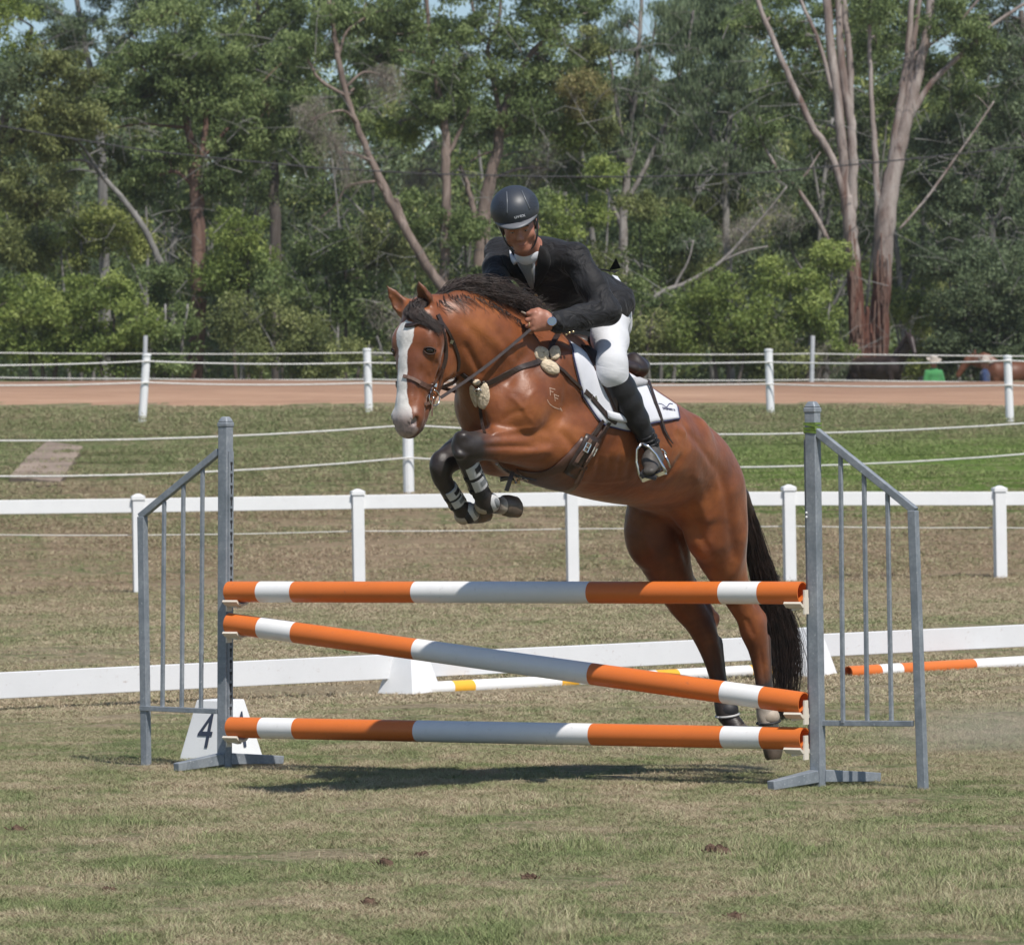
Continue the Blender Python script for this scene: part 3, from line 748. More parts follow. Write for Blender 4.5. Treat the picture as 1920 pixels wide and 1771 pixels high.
# far rope fence behind the road with bare pipes
bf = empty('rope_fence', gput(960, 97)); tag(bf, 'far rope fence of thin grey pipes behind the dirt road', 'rope fence', 'rope fences')
MPIPE = simple('grey_pipe', (0.5, 0.52, 0.55), 0.5, 0.3)
BP = []
for (px, yt) in ((-170, 630), (273, 629), (1524, 629), (2150, 640)):
    b = gput(px, 97.0); t = W(px, yt, 97.0); mb = MB(); mb.tube([b - Vector((0, 0, 0.1)), t], 0.05, 10); mb.build('pipe', MPIPE, bf, smooth=False)
Yb = 97.0
rope(bf, [(W(-170, 658, Yb), 0.02), (W(273, 663, Yb), 0.02), (W(690, 661, Yb), 0.03), (W(1100, 663, Yb), 0.02), (W(1524, 663, Yb), 0.02), (W(2150, 668, Yb), 0)], 0.013)
rope(bf, [(W(-170, 704, Yb), 0.02), (W(273, 710, Yb), 0.02), (W(690, 711, Yb), 0.03), (W(1100, 711, Yb), 0.02), (W(1524, 712, Yb), 0.02), (W(2150, 717, Yb), 0)], 0.013)

# ------------------------------------------------------------------ concrete slab on the bank
MCON = simple('concrete', (0.26, 0.205, 0.165), 0.9, var=0.38, scale=1.3, bump=0.5, bscale=22, coord='World', bdist=0.01, spec=0.2)
pl = [gpt(17, 905, 40, 92), gpt(113, 914, 40, 92), gpt(156, 848, 40, 92), gpt(88, 838, 40, 92), gpt(50, 868, 40, 92)]
order = [0, 1, 2, 3, 4]; V = []
for z in (0.10, -0.2):
    for i in order: V.append(tuple(pl[i] + Vector((0, 0, z))))
F = [(0, 1, 2, 3, 4), (9, 8, 7, 6, 5)] + [(i, (i + 1) % 5 + 0, (i + 1) % 5 + 5, i + 5)[::-1] for i in range(5)]
o = mesh_obj('concrete_slab', V, F, MCON); tag(o, 'weathered tan concrete slab lying on the grassy bank', 'concrete slab'); bevel(o, 0.02)
# dark flattened tube along its lower edge
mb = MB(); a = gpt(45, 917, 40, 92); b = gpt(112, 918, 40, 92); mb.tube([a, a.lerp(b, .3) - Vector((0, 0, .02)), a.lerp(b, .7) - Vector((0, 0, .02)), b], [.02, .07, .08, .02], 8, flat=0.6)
o = mb.build('dark_strip', simple('dark_brown', (0.035, 0.022, 0.016), 0.95), smooth=True); tag(o, kind='structure')
# overhead cable
mb = MB(); P = []
for px in range(-300, 2300, 60):
    py = float(np.interp(px, [-300, 0, 130, 270, 400, 600, 800, 1000, 1200, 1400, 1600, 1700, 2300], [215, 236, 259, 282, 296, 315, 326, 331, 332, 326, 309, 299, 235])); P.append(W(px, py, 101 ))
mb.tube(P, 0.018, 5); o = mb.build('overhead_cable', simple('black_cable', (0.03, 0.03, 0.032), 0.6), smooth=True); tag(o, 'thin black overhead cable crossing in front of the trees', 'cable')

# ------------------------------------------------------------------ trees and shrubs
def foliage(name, lo, mid, hi, rough=0.6, tr=0.38):
    k = NT(name)
    r = k.n('ShaderNodeAttribute', attribute_name='rnd').outputs['Fac']; t = k.n('ShaderNodeAttribute', attribute_name='tone').outputs['Fac']
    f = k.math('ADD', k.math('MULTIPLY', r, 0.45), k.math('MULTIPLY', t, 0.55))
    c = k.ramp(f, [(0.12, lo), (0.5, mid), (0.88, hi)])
    k.setc(c); k.p(Roughness=rough); k.b.inputs['Specular IOR Level'].default_value = 0.35
    tl = k.n('ShaderNodeBsdfTranslucent'); k.l(c, tl.inputs[0]); mx = k.n('ShaderNodeMixShader'); mx.inputs[0].default_value = tr
    k.l(k.b.outputs[0], mx.inputs[1]); k.l(tl.outputs[0], mx.inputs[2]); k.l(mx.outputs[0], k.out.inputs[0]); return k.m
FOL = {
    'gum': foliage('gum_leaves', (0.066, 0.099, 0.034), (0.158, 0.220, 0.077), (0.316, 0.390, 0.158)),
    'blue': foliage('blue_gum_leaves', (0.059, 0.088, 0.045), (0.133, 0.183, 0.096), (0.260, 0.328, 0.181)),
    'olive': foliage('olive_leaves', (0.081, 0.102, 0.034), (0.186, 0.220, 0.077), (0.362, 0.390, 0.158)),
    'bright': foliage('bright_leaves', (0.090, 0.130, 0.034), (0.209, 0.277, 0.070), (0.384, 0.452, 0.136)),
    'yellow': foliage('yellow_green_leaves', (0.124, 0.153, 0.040), (0.249, 0.294, 0.079), (0.429, 0.463, 0.169)),
    'dark': foliage('dark_leaves', (0.041, 0.063, 0.034), (0.096, 0.133, 0.063), (0.192, 0.243, 0.124)),
    'rust': foliage('rust_tipped_leaves', (0.113, 0.113, 0.045), (0.226, 0.226, 0.085), (0.384, 0.316, 0.147)),
    'dead': foliage('dead_grey_twigs', (0.102, 0.090, 0.073), (0.215, 0.192, 0.158), (0.350, 0.316, 0.271), 0.8, 0.1),
}
def bark(name, c1, c2, c3, red=None, redz=None, sc=3.0):
    k = NT(name); v = k.coord('World'); mp = k.n('ShaderNodeMapping'); mp.inputs['Scale'].default_value = (1, 1, 0.22); k.l(v, mp.inputs[0])
    a = k.noise(mp.outputs[0], sc, 5, 0.65, 0.8); b = k.noise(mp.outputs[0], sc * 7, 4, 0.7)
    c = k.ramp(a, [(0.32, c1), (0.5, c2), (0.66, c3)])
    if red:
        sep = k.n('ShaderNodeSeparateXYZ'); k.l(v, sep.inputs[0]); h = k.n('ShaderNodeMapRange'); h.inputs['From Min'].default_value = redz[0]; h.inputs['From Max'].default_value = redz[1]; k.l(sep.outputs[2], h.inputs['Value'])
        f = k.n('ShaderNodeMapRange'); f.inputs['From Min'].default_value = 0.42; f.inputs['From Max'].default_value = 0.58
        k.l(k.math('ADD', k.math('SUBTRACT', 1.0, h.outputs[0]), k.math('MULTIPLY_ADD', a, 1.4, -0.72)), f.inputs['Value'])
        c = k.mix(f.outputs[0], c, k.ramp(b, [(0.35, tuple(x * .35 for x in red)), (0.65, red)]))
    c = k.mix(k.math('MULTIPLY', k.math('GREATER_THAN', b, 0.6), 0.45), c, (0.07, 0.05, 0.042, 1)); k.setc(c); k.p(Roughness=0.85); k.bump(k.math('ADD', a, b), 0.5, 0.03); return k.m
BARK = {
    'pale': bark('pale_gum_bark', (0.13, 0.115, 0.105), (0.235, 0.215, 0.20), (0.34, 0.32, 0.30)),
    'gum': bark('big_gum_bark', (0.12, 0.07, 0.055), (0.26, 0.215, 0.195), (0.38, 0.335, 0.31), (0.155, 0.06, 0.038), (4.6, 7.4), 2.6),
    'pink': bark('pinkish_bark', (0.10, 0.075, 0.063), (0.19, 0.145, 0.122), (0.28, 0.225, 0.195)),
    'red': bark('red_brown_bark', (0.07, 0.04, 0.03), (0.14, 0.08, 0.06), (0.21, 0.135, 0.105)),
    'grey': bark('grey_bark', (0.10, 0.095, 0.09), (0.18, 0.175, 0.165), (0.27, 0.26, 0.25)),
    'dark': bark('dark_bark', (0.05, 0.04, 0.035), (0.09, 0.075, 0.065), (0.14, 0.12, 0.105)),
}
def leaf_cloud(C, Rr, cnt, L, Wd, droop, rng, tone):
    """C: clump centres, Rr: clump radii"""
    n = len(C) * cnt; ci = np.repeat(np.arange(len(C)), cnt)
    d = rng.normal(0, 1, (n, 3)); d /= np.linalg.norm(d, axis=1, keepdims=True) + 1e-9
    P = C[ci] + d * (rng.random((n, 1)) ** 0.45) * Rr[ci]
    a = rng.normal(0, 1, (n, 3)); a /= np.linalg.norm(a, axis=1, keepdims=True) + 1e-9
    a = a * (1 - droop) + np.array([0, 0, -1.0]) * droop; a /= np.linalg.norm(a, axis=1, keepdims=True) + 1e-9
    s = np.cross(a, rng.normal(0, 1, (n, 3))); s /= np.linalg.norm(s, axis=1, keepdims=True) + 1e-9
    l = L * rng.uniform(.6, 1.35, (n, 1)); w_ = Wd * rng.uniform(.7, 1.3, (n, 1))
    nn = np.cross(a, s); cur = nn * l * rng.uniform(-.12, .12, (n, 1))
    V = np.stack([P, P + a * l * .45 + s * w_ / 2 + cur, P + a * l, P + a * l * .45 - s * w_ / 2 + cur], 1)
    return V.reshape(-1, 3), np.repeat(rng.random(n), 4), np.repeat(tone[ci], 4)
def near_on(lines, p):
    best = (1e9, None)
    for L in lines:
        for (q, r) in L:
            d = (q - p).length + max(0, q.z - p.z) * 1.5
            if d < best[0]: best = (d, q, r)
    return best
TREES = []
def make_tree(name, label, group, Y, lines, blobs, fol, brk, leaf=(.13, .042), droop=.45, seed=0, dens_=1.0, cat='tree', twig=True, trunk_name='trunk'):
    """lines: traced limbs [(px,py,width_px)...]; blobs: (px,py,rx,ry[,dY[,foliage]]) in photo pixels at distance Y"""
    rng = np.random.default_rng(seed + 100); rt_ = random.Random(seed + 5); m_px = Y / FPX
    P0 = lines[0][0]; base = gput(P0[0], Y + (P0[3] if len(P0) > 3 else 0)); root = empty(name, base); tag(root, label, cat, group)
    mb = MB(); L3 = []
    for li, L in enumerate(lines):
        ctl = []
        for i, q in enumerate(L):
            dy = (q[3] if len(q) > 3 else 0.0); ctl.append((W(q[0], q[1], Y + dy), max(.012, q[2] * m_px / 2)))
        if li == 0: ctl[0] = (Vector((ctl[0][0].x, ctl[0][0].y, base.z - .2)), ctl[0][1])
        Pc = catmull(ctl, 5); pts = [p[0] + Vector((rt_.gauss(0, 1), rt_.gauss(0, 1), 0)) * min(p[1], .1) * .14 for p in Pc]; rad = [p[1] * rt_.uniform(.95, 1.05) for p in Pc]
        mb.tube(pts, rad, 10 if L[0][2] > 12 else 6); L3.append(list(zip(pts, rad)))
    VS, RN, TN = {}, {}, {}
    for bi, bl in enumerate(blobs):
        px, py, rx, ry = bl[:4]; dY = bl[4] if len(bl) > 4 else 0; fk = bl[5] if len(bl) > 5 else fol
        px += rt_.uniform(-10, 10); py += rt_.uniform(-8, 8); dead = fk == 'dead'
        c = W(px, py, Y + dY); rx_, rz_ = rx * m_px, ry * m_px; ryd = min(rx_, 1.3 * rz_) * .9 + .25
        ns = max(7, int(8 + rx_ * rz_ * 15 * dens_)); d = rng.normal(0, 1, (ns, 3)); d /= np.linalg.norm(d, axis=1, keepdims=True); d *= rng.random((ns, 1)) ** .4
        Cc = np.array(c) + d * np.array([rx_, ryd, rz_]) * .92; rr_ = rng.uniform(.2, .46, (ns, 1)) * (0.7 + .35 * min(1.6, rx_)); Rr = rr_ * np.array([1.0, 1.0, .72])
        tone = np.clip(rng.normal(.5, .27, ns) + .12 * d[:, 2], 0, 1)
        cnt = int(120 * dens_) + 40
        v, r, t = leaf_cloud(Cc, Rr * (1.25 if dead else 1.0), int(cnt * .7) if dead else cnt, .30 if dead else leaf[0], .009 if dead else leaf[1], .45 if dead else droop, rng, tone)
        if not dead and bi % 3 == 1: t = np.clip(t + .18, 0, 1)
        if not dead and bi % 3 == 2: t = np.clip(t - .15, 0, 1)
        VS.setdefault(fk, []).append(v); RN.setdefault(fk, []).append(r); TN.setdefault(fk, []).append(t)
        if twig:
            nb = near_on(L3, c)
            if nb[1] is not None:
                a = nb[1]; r0 = min(nb[2] * .6, .05); mid = a.lerp(c, .5) + Vector((rt_.gauss(0, .15), rt_.gauss(0, .1), rt_.uniform(.05, .3)))
                P_ = bez([a, mid, c], 4); mb.tube(P_, [r0 * (1 - .6 * i / (len(P_) - 1)) for i in range(len(P_))], 5)
                for k in range(0, ns, 2):
                    e = Vector(Cc[k]); m2 = c.lerp(e, .5) + Vector((rt_.gauss(0, .08), 0, rt_.gauss(0, .08))); mb.tube([c, m2, e], [r0 * .4, .011, .005], 3, caps=False)
    o = mb.build(trunk_name, BARK[brk], root, smooth=True)
    for fk in VS:
        V = np.concatenate(VS[fk]); n = len(V) // 4; Q = np.arange(n * 4, dtype=np.int32).reshape(n, 4)
        V = V - np.array(base)
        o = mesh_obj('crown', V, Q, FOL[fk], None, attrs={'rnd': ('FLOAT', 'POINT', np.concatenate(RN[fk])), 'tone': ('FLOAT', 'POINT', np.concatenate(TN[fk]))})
        o.parent = root
    return root
TOPFILL = None
GT = 'gum trees along the edge of the wood'; GS = 'shrubs under the gum trees'
def bez(pts, n):
    P = catmull([(Vector(p), 0) for p in pts], n); return [p[0] for p in P]
def catmull(pts, n=4):
    P = [np.array([*p[0], *p[1:]], float) for p in pts]; out = []
    for i in range(len(P) - 1):
        a = P[max(i - 1, 0)]; b = P[i]; c = P[i + 1]; d = P[min(i + 2, len(P) - 1)]
        for j in range(n):
            t = j / n; out.append(0.5 * (2 * b + (c - a) * t + (2 * a - 5 * b + 4 * c - d) * t * t + (3 * b - a - 3 * c + d) * t ** 3))
    out.append(P[-1]); return [(Vector(o[:3]), *o[3:]) for o in out]

# the big twin-stemmed gum at the right
make_tree('gum_tree', 'tall twin-stemmed gum with pale limbs and red-brown peeling base right of the jump', GT, 108, [
    [(1614, 740, 40), (1612, 690, 37), (1606, 600, 32), (1600, 500, 28), (1593, 420, 27), (1588, 365, 24)],
    [(1646, 740, 40), (1648, 690, 38), (1650, 600, 36), (1655, 500, 36), (1662, 400, 38), (1676, 315, 33), (1694, 245, 27), (1714, 170, 22), (1734, 80, 18), (1748, -40, 14)],
    [(1630, 735, 50), (1630, 700, 46), (1629, 650, 34), (1628, 610, 20), (1627, 575, 6)],
    [(1589, 390, 17), (1562, 300, 14), (1520, 232, 13), (1482, 150, 12), (1444, 60, 10), (1412, -20, 8)],
    [(1588, 400, 20), (1580, 290, 19), (1570, 180, 18), (1556, 80, 17), (1548, -40, 15)],
    [(1598, 400, 18), (1598, 285, 18), (1592, 200, 17), (1578, 120, 15), (1572, 0, 13), (1570, -60, 11)],
    [(1594, 215, 14), (1594, 120, 13), (1588, 60, 12), (1578, -40, 11)],
    [(1560, 170, 9), (1545, 110, 8), (1528, 60, 7), (1505, 10, 6), (1490, -40, 5)],
    [(1672, 330, 16), (1684, 220, 15), (1700, 110, 13), (1712, -30, 10)],
    [(1690, 250, 14), (1706, 150, 11), (1716, 60, 9), (1730, -30, 7)],
    [(1652, 560, 15), (1646, 420, 13), (1642, 300, 12), (1634, 180, 9), (1630, 60, 7), (1640, -30, 5)],
    [(1704, 222, 13), (1750, 152, 11), (1810, 96, 9), (1866, 44, 7), (1925, 5, 6)],
    [(1712, 105, 8), (1750, 80, 6), (1800, 40, 5), (1850, -20, 4)],
    [(1584, 487, 11), (1556, 458, 10), (1532, 410, 9), (1492, 350, 8), (1462, 322, 7), (1430, 268, 5), (1422, 240, 4)],
    [(1506, 334, 5), (1522, 310, 4), (1538, 285, 3)],
    [(1686, 430, 5), (1732, 378, 5), (1776, 318, 5), (1832, 238, 4), (1864, 190, 3)]],
    [(1480, -10, 60, 35, 3), (1630, -20, 90, 40, 3), (1780, -20, 80, 40, 2), (1480, 60, 60, 45, 4), (1620, 60, 60, 50, 5), (1690, 40, 50, 50, 5), (1490, 170, 70, 50, 3), (1600, 330, 45, 60, 4), (1730, 130, 50, 60, 3), (1745, 330, 50, 60, 4), (1790, 110, 60, 50, 3), (1505, 95, 80, 60, 2), (1440, 40, 80, 50, 1), (1560, 20, 70, 40, 3), (1640, 90, 60, 70, 3), (1660, 200, 50, 50, 3), (1770, 40, 70, 45), (1810, 190, 60, 60, 2), (1640, 10, 60, 40), (1540, 250, 45, 50, 4), (1850, 60, 60, 50), (1425, 230, 35, 40)], 'gum', 'gum', seed=1, dens_=.8)
make_tree('gum_tree', 'slanting pink-barked gum leaning up and left from behind the horse\'s mane', GT, 106, [
    [(850, 720, 24), (846, 600, 22), (832, 545, 20), (800, 498, 18), (762, 432, 17), (738, 388, 19), (704, 318, 14), (668, 232, 12), (642, 150, 11), (628, 70, 10), (612, -30, 8)],
    [(742, 402, 14), (728, 372, 13), (716, 352, 11), (706, 330, 10)], [(768, 440, 11), (752, 400, 9), (742, 372, 8)],
    [(704, 340, 6), (670, 344, 5), (648, 352, 4), (632, 380, 3), (600, 410, 3)], [(650, 180, 7), (600, 150, 6), (570, 100, 5), (540, 90, 4)], [(634, 110, 6), (650, 60, 5), (690, 30, 4)]],
    [(615, 25, 60, 40), (565, 85, 45, 40), (690, 25, 60, 40), (640, 290, 45, 70, -1, 'dead'), (600, 215, 45, 45, -1, 'dead'), (735, 150, 45, 50, 0, 'dead'), (655, 190, 40, 50, 1)], 'gum', 'pink', seed=2, dens_=.75, droop=.6)
make_tree('gum_tree', 'straight slim pink-barked gum standing between the mane and the helmet', GT, 107, [
    [(834, 720, 20), (833, 620, 19), (833, 520, 19), (836, 420, 18), (836, 320, 17), (834, 240, 15), (822, 170, 12), (808, 90, 9), (800, 0, 7), (796, -40, 5)],
    [(836, 300, 9), (860, 250, 7), (880, 200, 5)], [(832, 220, 8), (800, 200, 6), (770, 190, 4)]],
    [(740, 10, 60, 35), (870, -10, 60, 35), (815, 130, 75, 60), (760, 70, 60, 50), (800, 215, 60, 40), (860, 190, 50, 50), (745, 235, 50, 45, 1, 'bright'), (835, 60, 50, 40), (790, 330, 50, 45, 2, 'dead'), (700, 110, 40, 40)], 'gum', 'pink', seed=3, dens_=.9)
make_tree('gum_tree', 'stout forked brown gum directly behind the rider\'s helmet', GT, 109, [
    [(903, 720, 34), (903, 600, 32), (903, 500, 30), (906, 420, 28), (916, 350, 24), (932, 285, 20), (944, 215, 17), (962, 160, 13), (985, 118, 11), (1010, 85, 9), (1030, 70, 7)],
    [(896, 430, 14), (886, 390, 12), (876, 345, 10), (862, 310, 7)], [(934, 280, 12), (936, 220, 10), (925, 150, 9), (915, 90, 8), (935, 40, 6), (940, -20, 5)], [(940, 240, 9), (985, 215, 7), (1030, 200, 5), (1060, 180, 4)],
    [(926, 300, 6), (928, 285, 5), (900, 292, 4), (880, 305, 3)], [(905, 80, 7), (890, 30, 6), (880, -20, 5)]],
    [(1000, -10, 70, 40), (1120, 110, 50, 60, 3), (1110, 20, 45, 40, 3), (925, 130, 85, 70), (1000, 110, 75, 65), (905, 40, 60, 35), (1010, 40, 60, 40), (1065, 165, 70, 60, 0, 'rust'), (985, 205, 70, 50), (1060, 250, 70, 50, 1, 'bright'), (905, 225, 65, 45), (1120, 215, 60, 55, 1, 'olive'), (1090, 100, 45, 60, 2, 'olive'), (1020, 310, 65, 50, 2, 'dead'), (1080, 330, 60, 45, 2)], 'gum', 'pink', seed=4, dens_=1.0)
make_tree('gum_tree', 'slender pale grey gum with forked limbs behind the rider\'s back', GT, 111, [
    [(1176, 740, 19), (1172, 640, 18), (1170, 540, 17), (1168, 430, 17), (1174, 350, 15), (1182, 260, 12), (1192, 160, 10), (1200, 60, 8), (1204, -40, 6)],
    [(1170, 430, 10), (1152, 395, 8), (1140, 362, 7), (1132, 345, 4)], [(1172, 385, 10), (1205, 325, 9), (1240, 250, 8), (1268, 160, 6), (1290, 90, 5), (1300, 20, 4)], [(1180, 300, 8), (1162, 230, 7), (1150, 150, 5), (1140, 90, 4)], [(1188, 190, 6), (1215, 120, 5), (1230, 40, 4)], [(1178, 330, 6), (1198, 250, 5), (1214, 170, 4)]],
    [(1180, 60, 60, 50), (1235, 150, 60, 70), (1180, 200, 50, 60), (1290, 110, 60, 70), (1240, 250, 55, 60), (1300, 220, 60, 65), (1160, 300, 45, 40), (1265, 20, 60, 40)], 'blue', 'pale', seed=5, dens_=.62, droop=.75, leaf=(.17, .03))
make_tree('gum_tree', 'low arching pale grey branchy tree curving right behind the saddle', GT, 105.5, [
    [(1182, 740, 11), (1184, 660, 11), (1200, 592, 11), (1240, 550, 10), (1295, 527, 9), (1352, 490, 7), (1400, 440, 6), (1440, 395, 4), (1475, 350, 3)],
    [(1352, 490, 5), (1400, 470, 4), (1440, 462, 3)], [(1262, 542, 6), (1290, 490, 4), (1300, 450, 3)]],
    [(1440, 400, 50, 40, 0, 'dead'), (1380, 440, 50, 40, 1, 'dead'), (1300, 450, 50, 40, 1), (1460, 340, 50, 45, 1)], 'blue', 'pale', seed=6, dens_=.5)
make_tree('gum_tree', 'weeping grey-green gum filling the gap left of the big twin-stemmed gum', GT, 116, [
    [(1370, 740, 17), (1368, 600, 16), (1362, 450, 15), (1358, 320, 13), (1372, 200, 10), (1390, 90, 8), (1400, -20, 6)], [(1362, 330, 8), (1330, 240, 7), (1310, 150, 5)], [(1364, 300, 8), (1410, 220, 6), (1440, 150, 5)]],
    [(1290, -20, 70, 40), (1370, 40, 60, 40), (1260, 60, 40, 50), (1380, 110, 70, 70), (1330, 180, 70, 80), (1420, 190, 60, 70), (1360, 290, 85, 70), (1290, 300, 65, 60), (1430, 300, 55, 50), (1320, 30, 60, 40), (1400, 10, 55, 35), (1330, 380, 80, 55, 0, 'olive'), (1240, 350, 60, 50)], 'blue', 'grey', seed=7, dens_=.85, droop=.75, leaf=(.17, .034))
make_tree('gum_tree', 'red-brown trunked tree with a broad dense crown above the left wing', GT, 107, [
    [(366, 740, 33), (366, 700, 31), (370, 600, 30), (373, 500, 28), (370, 400, 27), (366, 320, 26), (356, 260, 16), (345, 200, 12), (335, 130, 8)],
    [(368, 330, 15), (382, 270, 12), (388, 210, 9), (410, 150, 7)], [(364, 350, 9), (330, 322, 7), (295, 330, 5)], [(360, 240, 7), (300, 235, 5), (260, 232, 4), (195, 245, 3)], [(376, 300, 9), (420, 250, 7), (460, 200, 5)]],
    [(550, 110, 50, 50, 3), (330, 20, 80, 45), (330, 90, 85, 55), (260, 130, 75, 55), (400, 120, 80, 60), (300, 180, 80, 45), (220, 185, 60, 50), (440, 190, 70, 55), (370, 180, 70, 50), (420, 265, 65, 50), (470, 265, 55, 50), (310, 290, 60, 40), (265, 350, 60, 50, 1), (345, 385, 50, 35, 1), (430, 335, 50, 40), (500, 200, 50, 50)], 'gum', 'red', seed=8, dens_=1.05)
make_tree('gum_tree', 'thin grey leaning dead-limbed tree left of the red-brown trunk', GT, 106, [
    [(325, 740, 14), (322, 650, 14), (318, 560, 14), (300, 492, 13), (272, 432, 12), (234, 378, 11), (196, 334, 9), (166, 305, 7), (140, 300, 5), (90, 304, 4)],
    [(200, 336, 7), (176, 306, 6), (150, 270, 5), (128, 258, 3)], [(170, 318, 5), (155, 290, 4), (130, 270, 3)], [(262, 420, 4), (255, 395, 3)]],
    [(150, 250, 50, 35, 1), (110, 330, 50, 40, 2), (215, 290, 45, 40, 2)], 'olive', 'grey', seed=9, dens_=.6)
make_tree('gum_tree', 'big dark-crowned tree at the far left edge', GT, 105, [
    [(-60, 740, 34), (-55, 600, 30), (-40, 450, 28), (-20, 320, 24), (10, 220, 18), (40, 130, 12), (60, 50, 8)], [(-20, 320, 12), (40, 240, 8), (90, 190, 6)], [(-30, 380, 9), (30, 330, 6)]],
    [(10, 40, 60, 60, 0, 'bright'), (0, 150, 70, 70, -1, 'dark'), (75, 130, 65, 55), (120, 200, 75, 60), (50, 240, 70, 60), (150, 130, 50, 40), (20, 330, 60, 60), (110, 270, 55, 40), (70, 390, 65, 50), (10, 440, 60, 60), (170, 215, 45, 40)], 'olive', 'dark', seed=10, dens_=.95)
make_tree('gum_tree', 'grey-trunked tree with spreading limbs above the top left corner', GT, 117, [
    [(200, 740, 22), (196, 500, 20), (190, 300, 18), (180, 180, 15), (160, 90, 12), (140, -20, 9)], [(184, 190, 10), (215, 120, 8), (250, 60, 6), (290, 10, 5)], [(150, 70, 7), (120, 30, 5)]],
    [(20, -10, 60, 40), (330, 60, 70, 40), (300, -20, 80, 40), (200, -30, 90, 40), (190, 35, 80, 45), (280, 20, 80, 40), (120, 60, 60, 40, 0), (240, 100, 55, 40), (90, 10, 40, 30), (380, 15, 70, 35)], 'blue', 'grey', seed=11, dens_=.8)
make_tree('gum_tree', 'dark leafy tree whose crown fills the top between the two left trunks', GT, 119, [
    [(520, 740, 24), (518, 500, 22), (512, 300, 18), (505, 180, 14), (490, 80, 10), (480, -20, 8)], [(510, 220, 10), (550, 150, 8), (590, 90, 5)], [(506, 240, 9), (460, 160, 6), (430, 90, 5)]],
    [(440, -30, 90, 45), (560, -30, 90, 45), (630, 10, 50, 40, 2), (600, 240, 60, 50), (400, 240, 60, 60), (640, 60, 60, 60, 2), (680, 210, 50, 50, 2), (450, 50, 80, 50), (530, 70, 80, 60), (500, 150, 75, 60), (570, 170, 60, 60), (560, 20, 70, 40), (440, 130, 60, 50), (530, 240, 70, 60), (470, 320, 70, 60), (580, 300, 60, 60)], 'gum', 'dark', seed=12, dens_=.95)
make_tree('gum_tree', 'bluish gum with slim upright stems near the right edge', GT, 110, [
    [(1860, 740, 17), (1860, 640, 16), (1862, 540, 15), (1860, 420, 13), (1864, 320, 10), (1858, 240, 8), (1850, 160, 6)], [(1862, 430, 9), (1890, 350, 7), (1905, 300, 5)], [(1860, 640, 10), (1830, 610, 8), (1800, 570, 7), (1778, 545, 5)], [(1862, 540, 6), (1850, 470, 5), (1838, 400, 4)]],
    [(1870, 200, 65, 70), (1800, 270, 65, 60), (1880, 320, 60, 60), (1760, 330, 60, 60), (1830, 380, 70, 50), (1900, 430, 50, 60), (1780, 420, 60, 45), (1900, 120, 50, 60), (1740, 250, 45, 50)], 'blue', 'grey', seed=13, dens_=.95)
make_tree('gum_tree', 'dark upright gum running out of the frame at the upper right corner', GT, 114, [
    [(1960, 740, 24), (1955, 500, 22), (1940, 300, 18), (1925, 150, 14), (1915, 20, 10)], [(1940, 300, 9), (1900, 220, 6)]],
    [(1830, 30, 60, 50), (1790, 180, 60, 60, 3), (1730, 60, 50, 50, 3), (1900, 40, 60, 60), (1920, 160, 60, 80), (1930, 290, 55, 80), (1850, 110, 50, 50), (1935, 420, 50, 80)], 'dark', 'dark', seed=14, dens_=.9)
make_tree('gum_tree', 'pale multi-stemmed thicket tree behind and between the twin gum stems', GT, 118, [
    [(1545, 740, 12), (1548, 600, 11), (1540, 480, 9), (1560, 360, 7), (1550, 250, 5)], [(1548, 600, 7), (1590, 520, 6), (1640, 450, 4)], [(1546, 560, 6), (1500, 500, 5), (1470, 440, 4)]],
    [(1540, 330, 60, 60), (1480, 420, 60, 45), (1620, 400, 45, 80), (1540, 430, 55, 50), (1630, 250, 45, 70), (1740, 480, 60, 50), (1570, 150, 60, 70), (1700, 560, 40, 50)], 'dark', 'grey', seed=15, dens_=.9)
rb_ = random.Random(61); mbk = MB()
for i in range(80):
    side = rb_.random() < .45; y0 = rb_.uniform(420, 660); L = rb_.uniform(20, 80); x0 = (1598 + (y0 - 420) * .055 + rb_.uniform(-9, 8)) if side else (1657 - (y0 - 420) * .03 + rb_.uniform(-12, 12))
    P = [W(x0, y0, 107.72), W(x0 + rb_.uniform(-2, 2), y0 + L * .5, 107.68), W(x0 + rb_.uniform(-4, 4), y0 + L, 107.64)]; mbk.strap(bez(P, 3), [Vector((rb_.uniform(-.5, .5), -1, 0))] * 7, [.035, .04, .035, .03, .03, .02, .01], .010)
o = mbk.build('bark_ribbon', BARK['red'], [t for t in bpy.data.objects if t.name == 'gum_tree'][0]); tag(o, kind='stuff')
